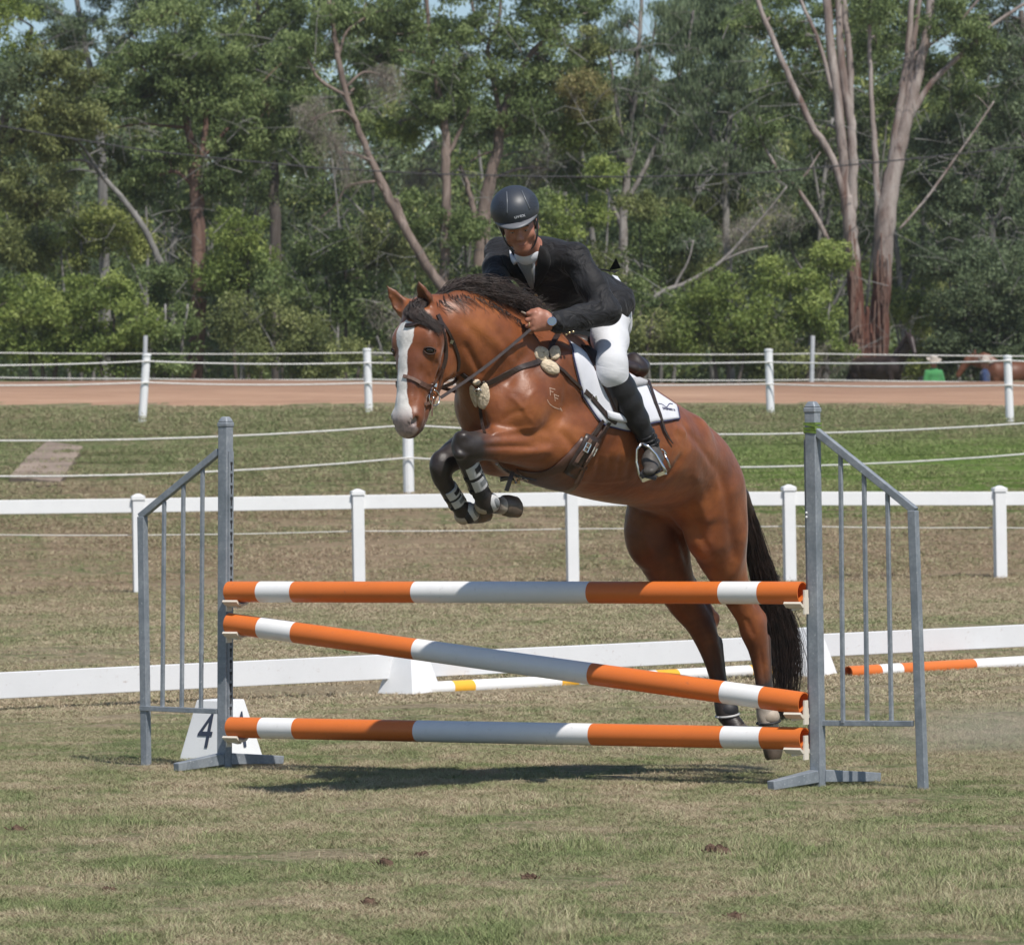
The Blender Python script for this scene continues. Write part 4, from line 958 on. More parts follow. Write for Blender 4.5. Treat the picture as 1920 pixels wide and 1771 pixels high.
# shrubs
SH = [
    ('olive shrub heaped at the lower left edge under the dark-crowned tree', 104.5, [(30, 560, 90, 60), (110, 600, 90, 55), (40, 650, 90, 45), (140, 660, 80, 40)], 'bright', 1.0),
    ('yellow-green shrub catching the light left of the thin leaning tree', 107, [(180, 420, 70, 35), (240, 450, 60, 40), (130, 470, 60, 45), (60, 480, 60, 45, 0, 'olive')], 'yellow', .9),
    ('rounded green shrub just left of the post with the grey pipe', 104.2, [(190, 560, 75, 50), (240, 610, 70, 50), (210, 665, 80, 40)], 'bright', 1.0),
    ('dark green shrub at the foot of the red-brown trunk', 104.6, [(310, 620, 60, 60), (330, 680, 60, 35), (290, 540, 55, 50, 1, 'gum')], 'gum', .9),
    ('spreading shrub right of the red-brown trunk with fresh green leaves', 106, [(450, 430, 60, 45), (480, 490, 75, 50), (420, 530, 60, 45), (510, 540, 65, 45, 0, 'gum')], 'bright', .85),
    ('tangled olive shrub above the second rope post from the left', 104.4, [(480, 610, 80, 50), (570, 630, 80, 50), (520, 670, 100, 35), (620, 680, 70, 30)], 'olive', .95),
    ('deep green thicket behind the horse\'s ears', 108, [(600, 470, 70, 60), (660, 520, 75, 60), (590, 560, 75, 50), (700, 450, 60, 60, 0, 'olive'), (690, 600, 80, 55)], 'gum', 1.0),
    ('greyish twiggy shrub behind the horse\'s face', 104.6, [(690, 660, 80, 40, 0, 'olive'), (760, 600, 60, 60, 0, 'dead'), (790, 670, 70, 40)], 'gum', .7),
    ('shaded shrub hidden behind the horse\'s neck and the rider', 107, [(780, 400, 60, 60), (870, 440, 50, 60), (860, 560, 70, 70), (970, 560, 80, 70), (1000, 400, 70, 60), (980, 660, 90, 40)], 'gum', .8),
    ('sunlit light green shrub behind the rider\'s shoulder', 106.5, [(1090, 400, 65, 45), (1060, 460, 60, 50), (1110, 500, 65, 50, 0, 'olive'), (1140, 330, 40, 35)], 'bright', .75),
    ('broad olive shrub above the saddle cantle', 104.5, [(1130, 600, 70, 60), (1230, 640, 80, 50), (1150, 670, 90, 35), (1220, 560, 60, 50, 1, 'gum')], 'olive', .85),
    ('mixed green shrub under the arching pale branch', 107.5, [(1250, 440, 75, 55), (1210, 510, 70, 50), (1300, 500, 70, 50, 0, 'olive'), (1200, 400, 50, 40, 0, 'olive')], 'gum', .85),
    ('bright green shrub below the end of the arching pale branch', 104.3, [(1330, 560, 75, 45), (1400, 590, 75, 50), (1320, 630, 80, 45), (1410, 650, 80, 40, 0, 'olive')], 'bright', .9),
    ('leafy lime shrub left of the twin gum\'s base', 105, [(1470, 520, 70, 45), (1530, 570, 60, 50), (1490, 610, 75, 45), (1560, 640, 50, 45), (1540, 480, 45, 35)], 'bright', .9),
    ('thin olive undergrowth at the foot of the twin gum', 104.4, [(1470, 670, 80, 35), (1560, 680, 50, 30, 0, 'dead')], 'olive', .6),
    ('pale lime shrub, backlit glow put into its leaf colour, between the twin gum and the dark shrub', 112, [(1720, 560, 50, 50, 0, 'bright'), (1730, 620, 45, 50), (1700, 670, 45, 40)], 'yellow', .8),  # backlight painted in through the pale yellow leaf colour
    ('large dark shrub behind the spectators at the right', 106.5, [(1800, 560, 60, 60), (1790, 640, 50, 50), (1850, 610, 70, 70), (1900, 560, 60, 80), (1910, 660, 60, 60), (1840, 680, 60, 35)], 'dark', 1.05),
    ('blue-green shrub above the dark shrub at the right edge', 109, [(1820, 490, 65, 45), (1890, 500, 60, 50), (1750, 500, 50, 40)], 'blue', .85),
]
for i, (lab, Y, bl, fk, dn) in enumerate(SH):
    cx = sum(b_[0] for b_ in bl) / len(bl); ty = min(b_[1] for b_ in bl)
    st = [[(cx + dx * .3, 745, 8), (cx + dx * .6, 690, 7), (cx + dx, ty + 30, 4)] for dx in (-40, 0, 42)]
    make_tree('shrub', lab, GS, Y, st, bl, fk, 'grey' if i % 2 else 'dark', leaf=(.11, .05), droop=.25, seed=40 + i, dens_=dn * 1.15, cat='shrub', trunk_name='stem')

# ---- the wood behind: too many stems to tell apart, one mass
rng = np.random.default_rng(77)
Cc, Rr, tn = [], [], []
for i in range(2100):
    Y = rng.uniform(122, 158); px = rng.uniform(-250, 2170); top = 60 + 60 * math.sin(px / 130.0) + 45 * math.sin(px / 47.0 + 1) + rng.uniform(-40, 60)
    if 560 < px < 700 or 1040 < px < 1120 or 1230 < px < 1300 or 1430 < px < 1500: top += 60
    py = top + (720 - top) * rng.random() ** .9; p = W(px, py, Y); Cc.append(tuple(p)); s_ = rng.uniform(.5, 1.1); Rr.append((s_, s_, s_ * .8)); tn.append(np.clip(rng.normal(.45, .28), 0, 1))
Cc = np.array(Cc); Rr = np.array(Rr); tn = np.array(tn); sel = rng.random(len(Cc))
for nm, lo, hi, cnt in (('blue', 0, .34, 150), ('gum', .34, .72, 150), ('olive', .72, .9, 150), ('yellow', .9, 1.0, 120)):
    k = (sel >= lo) & (sel < hi); v, r, t = leaf_cloud(Cc[k], Rr[k], cnt, .24, .085, .4, rng, tn[k]); n = len(v) // 4
    if nm == 'blue': wood = mesh_obj('distant_wood', v, np.arange(n * 4, dtype=np.int32).reshape(n, 4), FOL[nm], None, attrs={'rnd': ('FLOAT', 'POINT', r), 'tone': ('FLOAT', 'POINT', t)}); tag(wood, 'deep mass of mixed gum foliage behind the nearer trees', kind='stuff')
    else: o = mesh_obj('wood_foliage', v, np.arange(n * 4, dtype=np.int32).reshape(n, 4), FOL[nm], wood, attrs={'rnd': ('FLOAT', 'POINT', r), 'tone': ('FLOAT', 'POINT', t)}); tag(o, kind='stuff')
mb = MB(); rt_ = random.Random(31)
for i in range(70):
    px = rt_.uniform(-100, 2020); Y = rt_.uniform(116, 150); b = gput(px, Y); h = rt_.uniform(5, 11); ln = rt_.gauss(0, .9)
    P = [b - Vector((0, 0, .3)), b + Vector((ln * .3, 0, h * .35)), b + Vector((ln * .5 + rt_.gauss(0, .2), 0, h * .7)), b + Vector((ln, 0, h))]; r = rt_.uniform(.05, .15); P = bez(P, 3); mb.tube(P, [r * (1 - .7 * k / (len(P) - 1)) for k in range(len(P))], 6)
    for _ in range(3):
        a = P[rt_.randrange(3, len(P) - 1)]; e = a + Vector((rt_.gauss(0, 1.2), rt_.gauss(0, .5), rt_.uniform(.6, 2.4))); mb.tube([a, a.lerp(e, .5) + Vector((0, 0, .1)), e], [r * .4, r * .25, .01], 4, caps=False)
o = mb.build('wood_stems', BARK['grey'], wood, smooth=True); tag(o, kind='stuff')
# fine bare twigs and vines hanging through the edge of the wood
mb = MB()
for i in range(620):
    px = rt_.uniform(-60, 1980); py = rt_.uniform(60, 690); Y = rt_.uniform(104.5, 112); p = W(px, py, Y); d = Vector((rt_.gauss(0, 1), rt_.gauss(0, .4), rt_.gauss(.35, .8))).normalized(); L = rt_.uniform(.4, 1.7)
    q = p + d * L * .5 + Vector((rt_.gauss(0, .1), 0, rt_.gauss(0, .1))); e = p + d * L + Vector((rt_.gauss(0, .25), 0, rt_.uniform(-.3, .1))); mb.tube([p, q, e], [.013, .008, .003], 3, caps=False)
    for _ in range(2):
        f = q.lerp(e, rt_.random()); mb.tube([f, f + Vector((rt_.gauss(0, .3), 0, rt_.gauss(0, .3)))], [.007, .003], 3, caps=False)
o = mb.build('bare_twigs', BARK['grey'], smooth=True); tag(o, 'fine bare grey twigs tangled through the shrubs', kind='stuff')
# rise closing the view low down; shade of the wood's gaps is its colour
def rise(x): return 14.5 + 1.6 * math.sin(x * .11) + .9 * math.sin(x * .31 + 1)
V = []; nxs = 120; xs_ = np.linspace(-60, 60, nxs)
for x in xs_:
    for t in range(12):
        f = t / 11; V.append((x, 165 + f * 40, 2.4 + rise(x) * math.sin(f * math.pi / 2) + rng.normal(0, .35)))
i_ = np.arange(nxs * 12).reshape(nxs, 12); F_ = np.stack([i_[:-1, :-1], i_[1:, :-1], i_[1:, 1:], i_[:-1, 1:]], -1).reshape(-1, 4)
MRISE = simple('shade_dark_slope', (0.022, 0.032, 0.014), 0.95, var=0.6, scale=1.5, coord='World', bump=1.0, bscale=3, bdist=.5, spec=.05)  # dark green stands in for shade deep in the wood
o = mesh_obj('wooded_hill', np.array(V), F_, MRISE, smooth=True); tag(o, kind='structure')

# ------------------------------------------------------------------ smooth implicit solids -> one continuous mesh
class Solid:
    """round, elliptical tapered limbs and ellipsoids blended into one skin"""
    def __init__(s, h=0.008): s.h = h; s.p = []
    def seg(s, p0, p1, r0, r1, ref=(0, 0, 1), k=0.03, tag=(0, 0), sub=False, capf=1.0):
        """r = (radius along ref, radius across)"""
        r0 = r0 if hasattr(r0, '__len__') else (r0, r0); r1 = r1 if hasattr(r1, '__len__') else (r1, r1)
        tag = tag if hasattr(tag, '__len__') else (tag, tag)
        s.p.append(dict(p0=np.array(p0, float), p1=np.array(p1, float), r0=r0, r1=r1, ref=ref, k=k, tag=tag, sub=sub, capf=capf))
    def chain(s, pts, ref=(0, 0, 1), k=0.03, k0=None, tags=None):
        """pts: (x,y,z, ra, rb)"""
        for i in range(len(pts) - 1):
            a, b = pts[i], pts[i + 1]
            tg = (0, 0) if tags is None else (tags[i], tags[i + 1])
            s.seg(a[0], b[0], a[1], b[1], ref, (k0 if (i == 0 and k0 is not None) else k), tg)
    def ell(s, c, radii, ax=(1, 0, 0), ay=(0, 1, 0), k=0.03, tag=0, sub=False):
        s.p.append(dict(c=np.array(c, float), rad=np.array(radii, float), ax=ax, ay=ay, k=k, tag=(tag, tag), sub=sub))
    def _bb(s, q):
        if 'c' in q: m_ = max(q['rad']); return q['c'] - m_, q['c'] + m_
        m_ = max(max(q['r0']), max(q['r1'])) * max(1.0, q['capf']); return np.minimum(q['p0'], q['p1']) - m_, np.maximum(q['p0'], q['p1']) + m_
    def _d(s, q, X, Y, Z):
        if 'c' in q:
            ax = Vector(q['ax']).normalized(); ay = Vector(q['ay']); ay = (ay - ax * ay.dot(ax)).normalized(); az = ax.cross(ay)
            x, y, z = X - q['c'][0], Y - q['c'][1], Z - q['c'][2]
            a = (x * ax.x + y * ax.y + z * ax.z); b = (x * ay.x + y * ay.y + z * ay.z); c = (x * az.x + y * az.y + z * az.z)
            ra, rb, rc = q['rad']; t = None
        else:
            p0, p1 = q['p0'], q['p1']; d = Vector(p1 - p0); L = d.length; w_, u, v = basis(d, q['ref'])
            x, y, z = X - p0[0], Y - p0[1], Z - p0[2]
            al = x * w_.x + y * w_.y + z * w_.z; t = np.clip(al / L, 0, 1)
            a = x * u.x + y * u.y + z * u.z; b = x * v.x + y * v.y + z * v.z; c = al - t * L
            ra = q['r0'][0] + (q['r1'][0] - q['r0'][0]) * t; rb = q['r0'][1] + (q['r1'][1] - q['r0'][1]) * t; rc = np.minimum(ra, rb) * q['capf']
        k0 = np.sqrt((a / ra) ** 2 + (b / rb) ** 2 + (c / rc) ** 2) + 1e-9
        k1 = np.sqrt((a / ra ** 2) ** 2 + (b / rb ** 2) ** 2 + (c / rc ** 2) ** 2) + 1e-9
        return k0 * (k0 - 1.0) / k1, t
    def mesh(s, smooth=2):
        h = s.h; lo = np.min([s._bb(q)[0] for q in s.p if not q['sub']], 0) - 3 * h; hi = np.max([s._bb(q)[1] for q in s.p if not q['sub']], 0) + 3 * h
        n = np.ceil((hi - lo) / h).astype(int) + 1
        ax = [(lo[i] + h * np.arange(n[i])).astype(np.float32) for i in range(3)]
        Fd = np.full(n, 0.08, dtype=np.float32)
        for q in s.p:
            b0, b1 = s._bb(q); m_ = q['k'] + 2 * h + 0.01
            i0 = np.maximum(np.floor((b0 - m_ - lo) / h).astype(int), 0); i1 = np.minimum(np.ceil((b1 + m_ - lo) / h).astype(int) + 1, n)
            if (i1 <= i0).any(): continue
            sl = tuple(slice(i0[i], i1[i]) for i in range(3))
            X = ax[0][sl[0]][:, None, None]; Y = ax[1][sl[1]][None, :, None]; Z = ax[2][sl[2]][None, None, :]
            d, _ = s._d(q, X, Y, Z); d = d.astype(np.float32); f = Fd[sl]; k = max(q['k'], 1e-4)
            if q['sub']:
                hh = np.maximum(k - np.abs(-d - f), 0) / k; Fd[sl] = np.maximum(f, -d) + hh * hh * k * 0.25
            else:
                hh = np.maximum(k - np.abs(d - f), 0) / k; Fd[sl] = np.minimum(f, d) - hh * hh * k * 0.25
        s.F = Fd; s.lo = lo
        V, Q = nets(Fd, lo, h)
        # keep the biggest piece only
        V, Q = largest(V, Q)
        for _ in range(smooth): V = relax(V, Q, 0.5)
        s.V = V; s.Q = Q; return V, Q
    def tags(s, V, sharp=0.012):
        num = np.zeros(len(V)); den = np.zeros(len(V)) + 1e-12
        for q in s.p:
            if q['sub']: continue
            d, t = s._d(q, V[:, 0], V[:, 1], V[:, 2]); wgt = np.exp(-np.clip(d, -0.03, 0.5) / sharp)
            tg = q['tag'][0] if t is None else q['tag'][0] + (q['tag'][1] - q['tag'][0]) * t
            num += wgt * tg; den += wgt
        return num / den
def nets(F, lo, h):
    ins = F < 0
    n = np.array(F.shape)
    c = np.zeros(n - 1, dtype=np.uint8)
    for i in (0, 1):
        for j in (0, 1):
            for k in (0, 1):
                c += ins[i:n[0] - 1 + i, j:n[1] - 1 + j, k:n[2] - 1 + k]
    act = (c > 0) & (c < 8); cells = np.argwhere(act)
    ids = np.full(n - 1, -1, dtype=np.int32); ids[act] = np.arange(len(cells))
    acc = np.zeros((len(cells), 3)); cnt = np.zeros(len(cells))
    C = [(0, 0, 0), (1, 0, 0), (0, 1, 0), (1, 1, 0), (0, 0, 1), (1, 0, 1), (0, 1, 1), (1, 1, 1)]
    vals = [F[cells[:, 0] + a, cells[:, 1] + b, cells[:, 2] + cc] for a, b, cc in C]
    for (a, b) in ((0, 1), (2, 3), (4, 5), (6, 7), (0, 2), (1, 3), (4, 6), (5, 7), (0, 4), (1, 5), (2, 6), (3, 7)):
        va, vb = vals[a], vals[b]; x = (va < 0) != (vb < 0); t = np.where(x, va / np.where(x, va - vb, 1), 0)
        pa, pb = np.array(C[a]), np.array(C[b]); pt = pa + (pb - pa) * t[:, None]
        acc += pt * x[:, None]; cnt += x
    V = lo + (cells + acc / cnt[:, None]) * h
    quads = []
    for ax_ in range(3):
        o1 = [0, 0, 0]; o1[ax_] = 1
        a = ins[tuple(slice(1, n[i] - 1) if i != ax_ else slice(0, n[i] - 1) for i in range(3))]
        b = ins[tuple(slice(1, n[i] - 1) if i != ax_ else slice(1, n[i]) for i in range(3))]
        e = np.argwhere(a != b)
        if len(e) == 0: continue
        fl = a[tuple(e.T)]
        e = e.copy()
        for i in range(3):
            if i != ax_: e[:, i] += 1
        u, v = [(1, 2), (2, 0), (0, 1)][ax_]
        def cid(du, dv):
            q = e.copy(); q[:, u] -= du; q[:, v] -= dv; return ids[q[:, 0], q[:, 1], q[:, 2]]
        q = np.stack([cid(1, 1), cid(0, 1), cid(0, 0), cid(1, 0)], 1)
        q[~fl] = q[~fl][:, ::-1]
        quads.append(q)
    Q = np.concatenate(quads); Q = Q[(Q >= 0).all(1)]
    return V, Q
def largest(V, Q):
    lab = np.arange(len(V))
    E = np.concatenate([Q[:, [0, 1]], Q[:, [1, 2]], Q[:, [2, 3]], Q[:, [3, 0]]])
    for _ in range(400):
        mn = np.minimum(lab[E[:, 0]], lab[E[:, 1]]); l2 = lab.copy()
        np.minimum.at(l2, E[:, 0], mn); np.minimum.at(l2, E[:, 1], mn)
        l2 = l2[l2]; l2 = l2[l2]
        if (l2 == lab).all(): break
        lab = l2
    u, inv, cn = np.unique(lab, return_inverse=True, return_counts=True)
    keep = inv == np.argmax(cn); new = np.cumsum(keep) - 1
    Q = Q[keep[Q].all(1)]; return V[keep], new[Q]
def relax(V, Q, lam):
    acc = np.zeros_like(V); cnt = np.zeros(len(V))
    for a, b in ((0, 1), (1, 2), (2, 3), (3, 0)):
        for i, j in ((a, b), (b, a)):
            for c in range(3): acc[:, c] += np.bincount(Q[:, i], V[Q[:, j], c], len(V))
            cnt += np.bincount(Q[:, i], minlength=len(V))
    return V + lam * (acc / np.maximum(cnt, 1)[:, None] - V)
def vnormals(V, Q):
    N = np.zeros_like(V); n_ = np.cross(V[Q[:, 2]] - V[Q[:, 0]], V[Q[:, 3]] - V[Q[:, 1]])
    for i in range(4):
        for c in range(3): N[:, c] += np.bincount(Q[:, i], n_[:, c], len(V))
    return N / (np.linalg.norm(N, axis=1, keepdims=True) + 1e-12)

# ------------------------------------------------------------------ the horse (bay, mid-jump)
HF = Vector((-0.74, -0.67, 0)).normalized()      # heading on the ground plan
HS = Vector((-HF.y, HF.x, 0)) * -1.0             # to the horse's left (near side)
HS = Vector((0.67, -0.74, 0)).normalized()
def off(p, s=0.0, f=0.0, u=0.0): return Vector(p) + HS * s + HF * f + Vector((0, 0, u))
hs = Solid(0.0075)
def catmull(pts, n=4):
    P = [np.array([*p[0], *p[1:]], float) for p in pts]; out = []
    for i in range(len(P) - 1):
        a = P[max(i - 1, 0)]; b = P[i]; c = P[i + 1]; d = P[min(i + 2, len(P) - 1)]
        for j in range(n):
            t = j / n; out.append(0.5 * (2 * b + (c - a) * t + (2 * a - 5 * b + 4 * c - d) * t * t + (3 * b - a - 3 * c + d) * t ** 3))
    out.append(P[-1]); return [(Vector(o[:3]), *o[3:]) for o in out]
def C(pts, ref=HS, k=0.03, k0=None, tags=None):
    if tags is None: tags = [0.0] * len(pts)
    q = catmull([(*p, t) for p, t in zip(pts, tags)], 3 if len(pts) > 2 else 1); pts = [p[:3] for p in q]; tags = [p[3] for p in q]
    hs.chain([(p[0], (p[1], p[2])) for p in pts], ref, k, k0, tags)
# trunk: centre, half width, half height
trunk = [(W(925, 752, 17.16), .135, .125), (W(955, 748, 17.22), .185, .185), (W(1010, 748, 17.36), .212, .25), (W(1072, 785, 17.52), .232, .268), (W(1125, 812, 17.66), .25, .248),
         (W(1178, 834, 17.80), .255, .222), (W(1222, 850, 17.92), .235, .195), (W(1258, 868, 18.02), .21, .185), (W(1290, 898, 18.12), .19, .168), (W(1318, 932, 18.20), .155, .135), (W(1340, 955, 18.24), .10, .09)]
C(trunk, k=0.05)
# withers ridge and back line
C([(W(995, 655, 17.28), .05, .07), (W(1050, 668, 17.42), .055, .07), (W(1120, 700, 17.58), .07, .06)], k=0.07)
# neck
C([(W(992, 706, 17.28), .15, .205), (W(950, 668, 17.16), .115, .165), (W(908, 632, 17.06), .090, .126), (W(872, 612, 16.98), .074, .102), (W(838, 602, 16.93), .062, .084)], k=0.05)
C([(W(1010, 636, 17.33), .04, .05), (W(955, 598, 17.18), .034, .042), (W(900, 570, 17.05), .030, .038), (W(850, 563, 16.96), .028, .032)], k=0.05)     # crest
# windpipe / throat line
C([(W(862, 655, 16.96), .04, .045), (W(890, 700, 17.06), .055, .055), (W(912, 735, 17.12), .06, .07)], k=0.06)
for s in (1, -1):
    # shoulder blade and point of shoulder, breast muscles
    hs.ell(off(W(1005, 745, 17.34), .14 * s), (.12, .21, .075), ax=(-HF * 0.3 + Vector((0, 0, -0.9))).cross(HS), ay=Vector((0.55, 0, 1)), k=0.08)
    hs.ell(off(W(940, 765, 17.17), .11 * s), (.075, .095, .115), ax=HF, ay=HS, k=0.07)
    hs.ell(off(W(915, 778, 17.11), .062 * s), (.06, .065, .10), ax=HF, ay=HS, k=0.03)
    # upper arm bulk
    hs.ell(off(W(1010, 822, 17.32), .155 * s), (.15, .075, .115), ax=Vector((-0.75, -.4, -.35)), ay=HS, k=0.05)
    # haunch
    hs.ell(off(W(1284, 888, 18.10), .100 * s), (.185, .10, .155), ax=Vector((0.55, 0.45, -0.62)), ay=HS, k=0.06)
    # shoulder hollow edge, point of hip
    hs.ell(off(W(1250, 812, 17.98), .165 * s), (.05, .04, .05), ax=HF, ay=HS, k=0.06)
# sternum / girth line
C([(W(930, 822, 17.15), .075, .06), (W(985, 862, 17.28), .095, .06), (W(1050, 880, 17.44), .12, .06)], k=0.06)
# muscle relief: triceps, shoulder border, neck bands, pectoral crease, stifle and thigh lines
def mus(p0, p1, r0, r1, k=.022, f=1.0): hs.seg(p0, p1, r0, r1, HS, k)
mus(W(1045, 790, 17.20), W(1062, 835, 17.25), (.020, .040), (.018, .050), .03)
mus(W(985, 700, 17.13), W(1005, 655, 17.17), (.012, .05), (.010, .05), .03)
mus(W(945, 660, 17.03), W(905, 618, 16.98), (.012, .035), (.010, .03), .03)
mus(W(948, 700, 17.06), W(900, 660, 17.0), (.014, .03), (.012, .028), .03)
mus(W(1300, 850, 17.90), W(1340, 960, 17.98), (.014, .045), (.012, .05), .03)
mus(W(1375, 905, 18.05), W(1385, 1010, 18.08), (.012, .03), (.012, .03), .02)
mus(W(1200, 870, 17.66), W(1270, 900, 17.86), (.012, .03), (.012, .03), .03)
# ---- near (left) foreleg, folded
nf = lambda px, py, Y: W(px, py, Y)
C([(nf(1040, 835, 17.24), .085, .098), (nf(1000, 832, 17.16), .075, .09), (nf(950, 831, 17.06), .060, .072), (nf(905, 834, 16.98), .046, .054), (nf(880, 838, 16.94), .044, .048)], k=0.02, k0=0.06, tags=[0, 0, 0.05, .55, .95])
hs.ell(nf(1035, 815, 17.19), (.075, .05, .055), ax=Vector((-1, -.3, .1)), ay=HS, k=0.03)
hs.ell(nf(968, 814, 17.055), (.125, .020, .022), ax=Vector((-1, -.42, .10)), ay=HS, k=0.024)
hs.ell(nf(978, 845, 17.055), (.12, .022, .020), ax=Vector((-1, -.45, .0)), ay=HS, k=0.024)
hs.ell(nf(1022, 800, 17.13), (.045, .03, .038), ax=Vector((-1, -.3, .1)), ay=HS, k=0.02)
hs.ell(nf(869, 836, 16.93), (.052, .044, .056), ax=HF, ay=HS, k=0.02, tag=1)               # knee
hs.ell(nf(866, 818, 16.91), (.03, .032, .022), ax=HF, ay=HS, k=0.015, tag=1)
hs.ell(nf(862, 852, 16.90), (.026, .026, .022), ax=HF, ay=HS, k=0.012, tag=1)
C([(nf(872, 855, 16.95), .036, .040), (nf(884, 880, 17.0), .027, .032), (nf(898, 912, 17.06), .025, .031), (nf(910, 940, 17.11), .034, .038)], k=0.015, tags=[1, 1, 1, 1])
C([(nf(910, 942, 17.11), .034, .036), (nf(932, 948, 17.17), .028, .028), (nf(948, 946, 17.21), .034, .032)], k=0.015, tags=[1, 1.4, 1.9])
# ---- far foreleg, folded in front
ff = lambda px, py, Y: W(px, py, Y)
C([(ff(930, 845, 17.36), .08, .10), (ff(895, 838, 17.24), .065, .08), (ff(860, 848, 17.12), .050, .060), (ff(832, 868, 17.03), .042, .046)], k=0.02, k0=0.05, tags=[0, .2, .8, 1])
hs.ell(ff(826, 874, 17.02), (.046, .042, .060), ax=HF, ay=HS, k=0.02, tag=1)
C([(ff(826, 893, 17.03), .032, .036), (ff(843, 920, 17.08), .026, .031), (ff(860, 945, 17.13), .025, .030), (ff(872, 962, 17.17), .032, .034), (ff(888, 968, 17.24), .027, .026)], k=0.015, tags=[1, 1, 1, 1, 1.3])
# ---- near (left) hind leg
C([(W(1328, 930, 18.06), .115, .155), (W(1342, 985, 18.10), .105, .140), (W(1352, 1030, 18.15), .088, .116), (W(1367, 1078, 18.20), .062, .082), (W(1386, 1122, 18.25), .046, .060), (W(1406, 1158, 18.29), .042, .053),
   (W(1413, 1182, 18.31), .043, .056), (W(1421, 1212, 18.33), .034, .042), (W(1428, 1255, 18.35), .027, .033), (W(1434, 1300, 18.36), .027, .033), (W(1438, 1338, 18.36), .035, .042), (W(1443, 1365, 18.36), .029, .033), (W(1449, 1388, 18.355), .036, .038)], k=0.02, k0=0.07,
  tags=[0, 0, 0, 0, 0, .12, .22, .30, .42, 1.0, 1.6, 1.8, 1.9])
hs.ell(W(1320, 1005, 18.04), (.07, .06, .09), ax=HF, ay=HS, k=0.05)                         # stifle
hs.ell(W(1368, 985, 18.14), (.05, .07, .20), ax=HF, ay=HS, k=0.04)                         # hamstring
hs.ell(W(1428, 1160, 18.34), (.022, .024, .034), ax=HF, ay=HS, k=0.02, tag=.5)              # point of hock
C([(W(1385, 1085, 18.27), .02, .024), (W(1420, 1145, 18.33), .016, .02)], k=0.02, tags=[0, .4])   # achilles
C([(W(1437, 1195, 18.36), .018, .019), (W(1442, 1310, 18.385), .017, .018)], k=0.012, tags=[.9, 1.2])   # flexor tendon
# ---- far (right) hind leg; thigh tags also paint in its inner-side shade
C([(W(1245, 940, 18.18), .105, .165), (W(1234, 985, 18.20), .10, .152), (W(1243, 1030, 18.24), .088, .128), (W(1260, 1078, 18.30), .066, .098), (W(1282, 1125, 18.36), .050, .078), (W(1308, 1160, 18.40), .043, .064),
   (W(1320, 1185, 18.42), .042, .052), (W(1331, 1215, 18.43), .034, .045), (W(1341, 1255, 18.44), .027, .032), (W(1352, 1298, 18.45), .027, .032), (W(1361, 1335, 18.45), .034, .040), (W(1374, 1354, 18.44), .028, .030), (W(1384, 1368, 18.43), .034, .034)], k=0.02, k0=0.06,
  tags=[0.36, .46, .42, .26, .22, .34, .42, .46, .55, .8, 1, 1, 1])
hs.ell(W(1205, 1005, 18.16), (.07, .055, .11), ax=HF, ay=HS, k=0.05, tag=.44)
hs.ell(W(1340, 1160, 18.45), (.022, .024, .034), ax=HF, ay=HS, k=0.02, tag=.6)
C([(W(1292, 1085, 18.38), .02, .024), (W(1332, 1145, 18.43), .016, .02)], k=0.02, tags=[.3, .8])
C([(W(1347, 1200, 18.455), .018, .019), (W(1359, 1310, 18.475), .017, .018)], k=0.012, tags=[1, 1])
# groin fold and sheath
hs.ell(W(1225, 925, 18.0), (.14, .07, .05), ax=HF, ay=HS, k=0.05, tag=.35)
hs.ell(W(1232, 950, 18.08), (.07, .035, .03), ax=HF, ay=HS, k=0.03, tag=.9)
# ---- head
HO = W(800, 566, 16.90); HM = W(764, 800, 16.79)
HA = (HM - HO); HL = HA.length; HA.normalize()
HN = Vector((-0.60, -0.80, 0)); HN = (HN - HA * HN.dot(HA)).normalized()
HSd = HA.cross(HN); 
if HSd.dot(HS) < 0: HSd = -HSd
def hd(a, n, s=0.0): return HO + HA * a + HN * n + HSd * s
def HC(pts, k=0.02, k0=None, tags=None):
    hs.chain([(hd(*p[0]), (p[1], p[2])) for p in pts], HSd, k, k0, tags)
def HE(a, n, s, ra, rn, rs, k=0.02, tag=0, sub=False, tilt=0.0):
    hs.ell(hd(a, n, s), (ra, rn, rs), ax=HA + HN * tilt, ay=HN - HA * tilt, k=k, tag=tag, sub=sub)
HC([((.02, -.035, 0), .056, .062), ((.08, -.005, 0), .082, .082), ((.15, .002, 0), .096, .086), ((.24, .000, 0), .080, .073), ((.33, .000, 0), .061, .060), ((.41, .002, 0), .054, .051), ((.465, .000, 0), .060, .050), ((.500, -.008, 0), .052, .042)], k=0.025, k0=0.05, tags=[0, 0, 0, 0, .05, .15, .30, .5])
HE(.165, -.115, .0, .125, .095, .070, k=0.03)                                             # jowl
for s in (1, -1):
    HE(.165, -.118, .046 * s, .115, .088, .036, k=0.02)
    HE(.165, .030, .078 * s, .050, .034, .026, k=0.03)                                  # brow
    HE(.205, .008, .080 * s, .034, .030, .024, k=0.02)
    HC([((.210, -.020, .082 * s), .010, .013), ((.32, -.028, .062 * s), .008, .010)], k=0.012); HE(.115, .022, .072 * s, .022, .018, .010, k=.02, sub=True); HC([((.20, .050, .030 * s), .012, .012), ((.40, .040, .024 * s), .010, .010)], k=0.015)   # facial crest
    HE(.468, .016, .044 * s, .034, .028, .023, k=0.015, tag=.46)                            # nostril flare
    HE(.484, .024, .050 * s, .021, .011, .024, k=0.006, sub=True, tilt=-0.35)
    HE(.190, .014, .116 * s, .017, .014, .018, k=0.006, sub=True)                        # eye socket
HC([((.24, -.105, 0), .052, .060), ((.31, -.098, 0), .042, .040), ((.37, -.080, 0), .036, .034), ((.44, -.058, 0), .034, .029), ((.484, -.050, 0), .034, .028)], k=0.02, tags=[0, .1, .25, .6, .95])
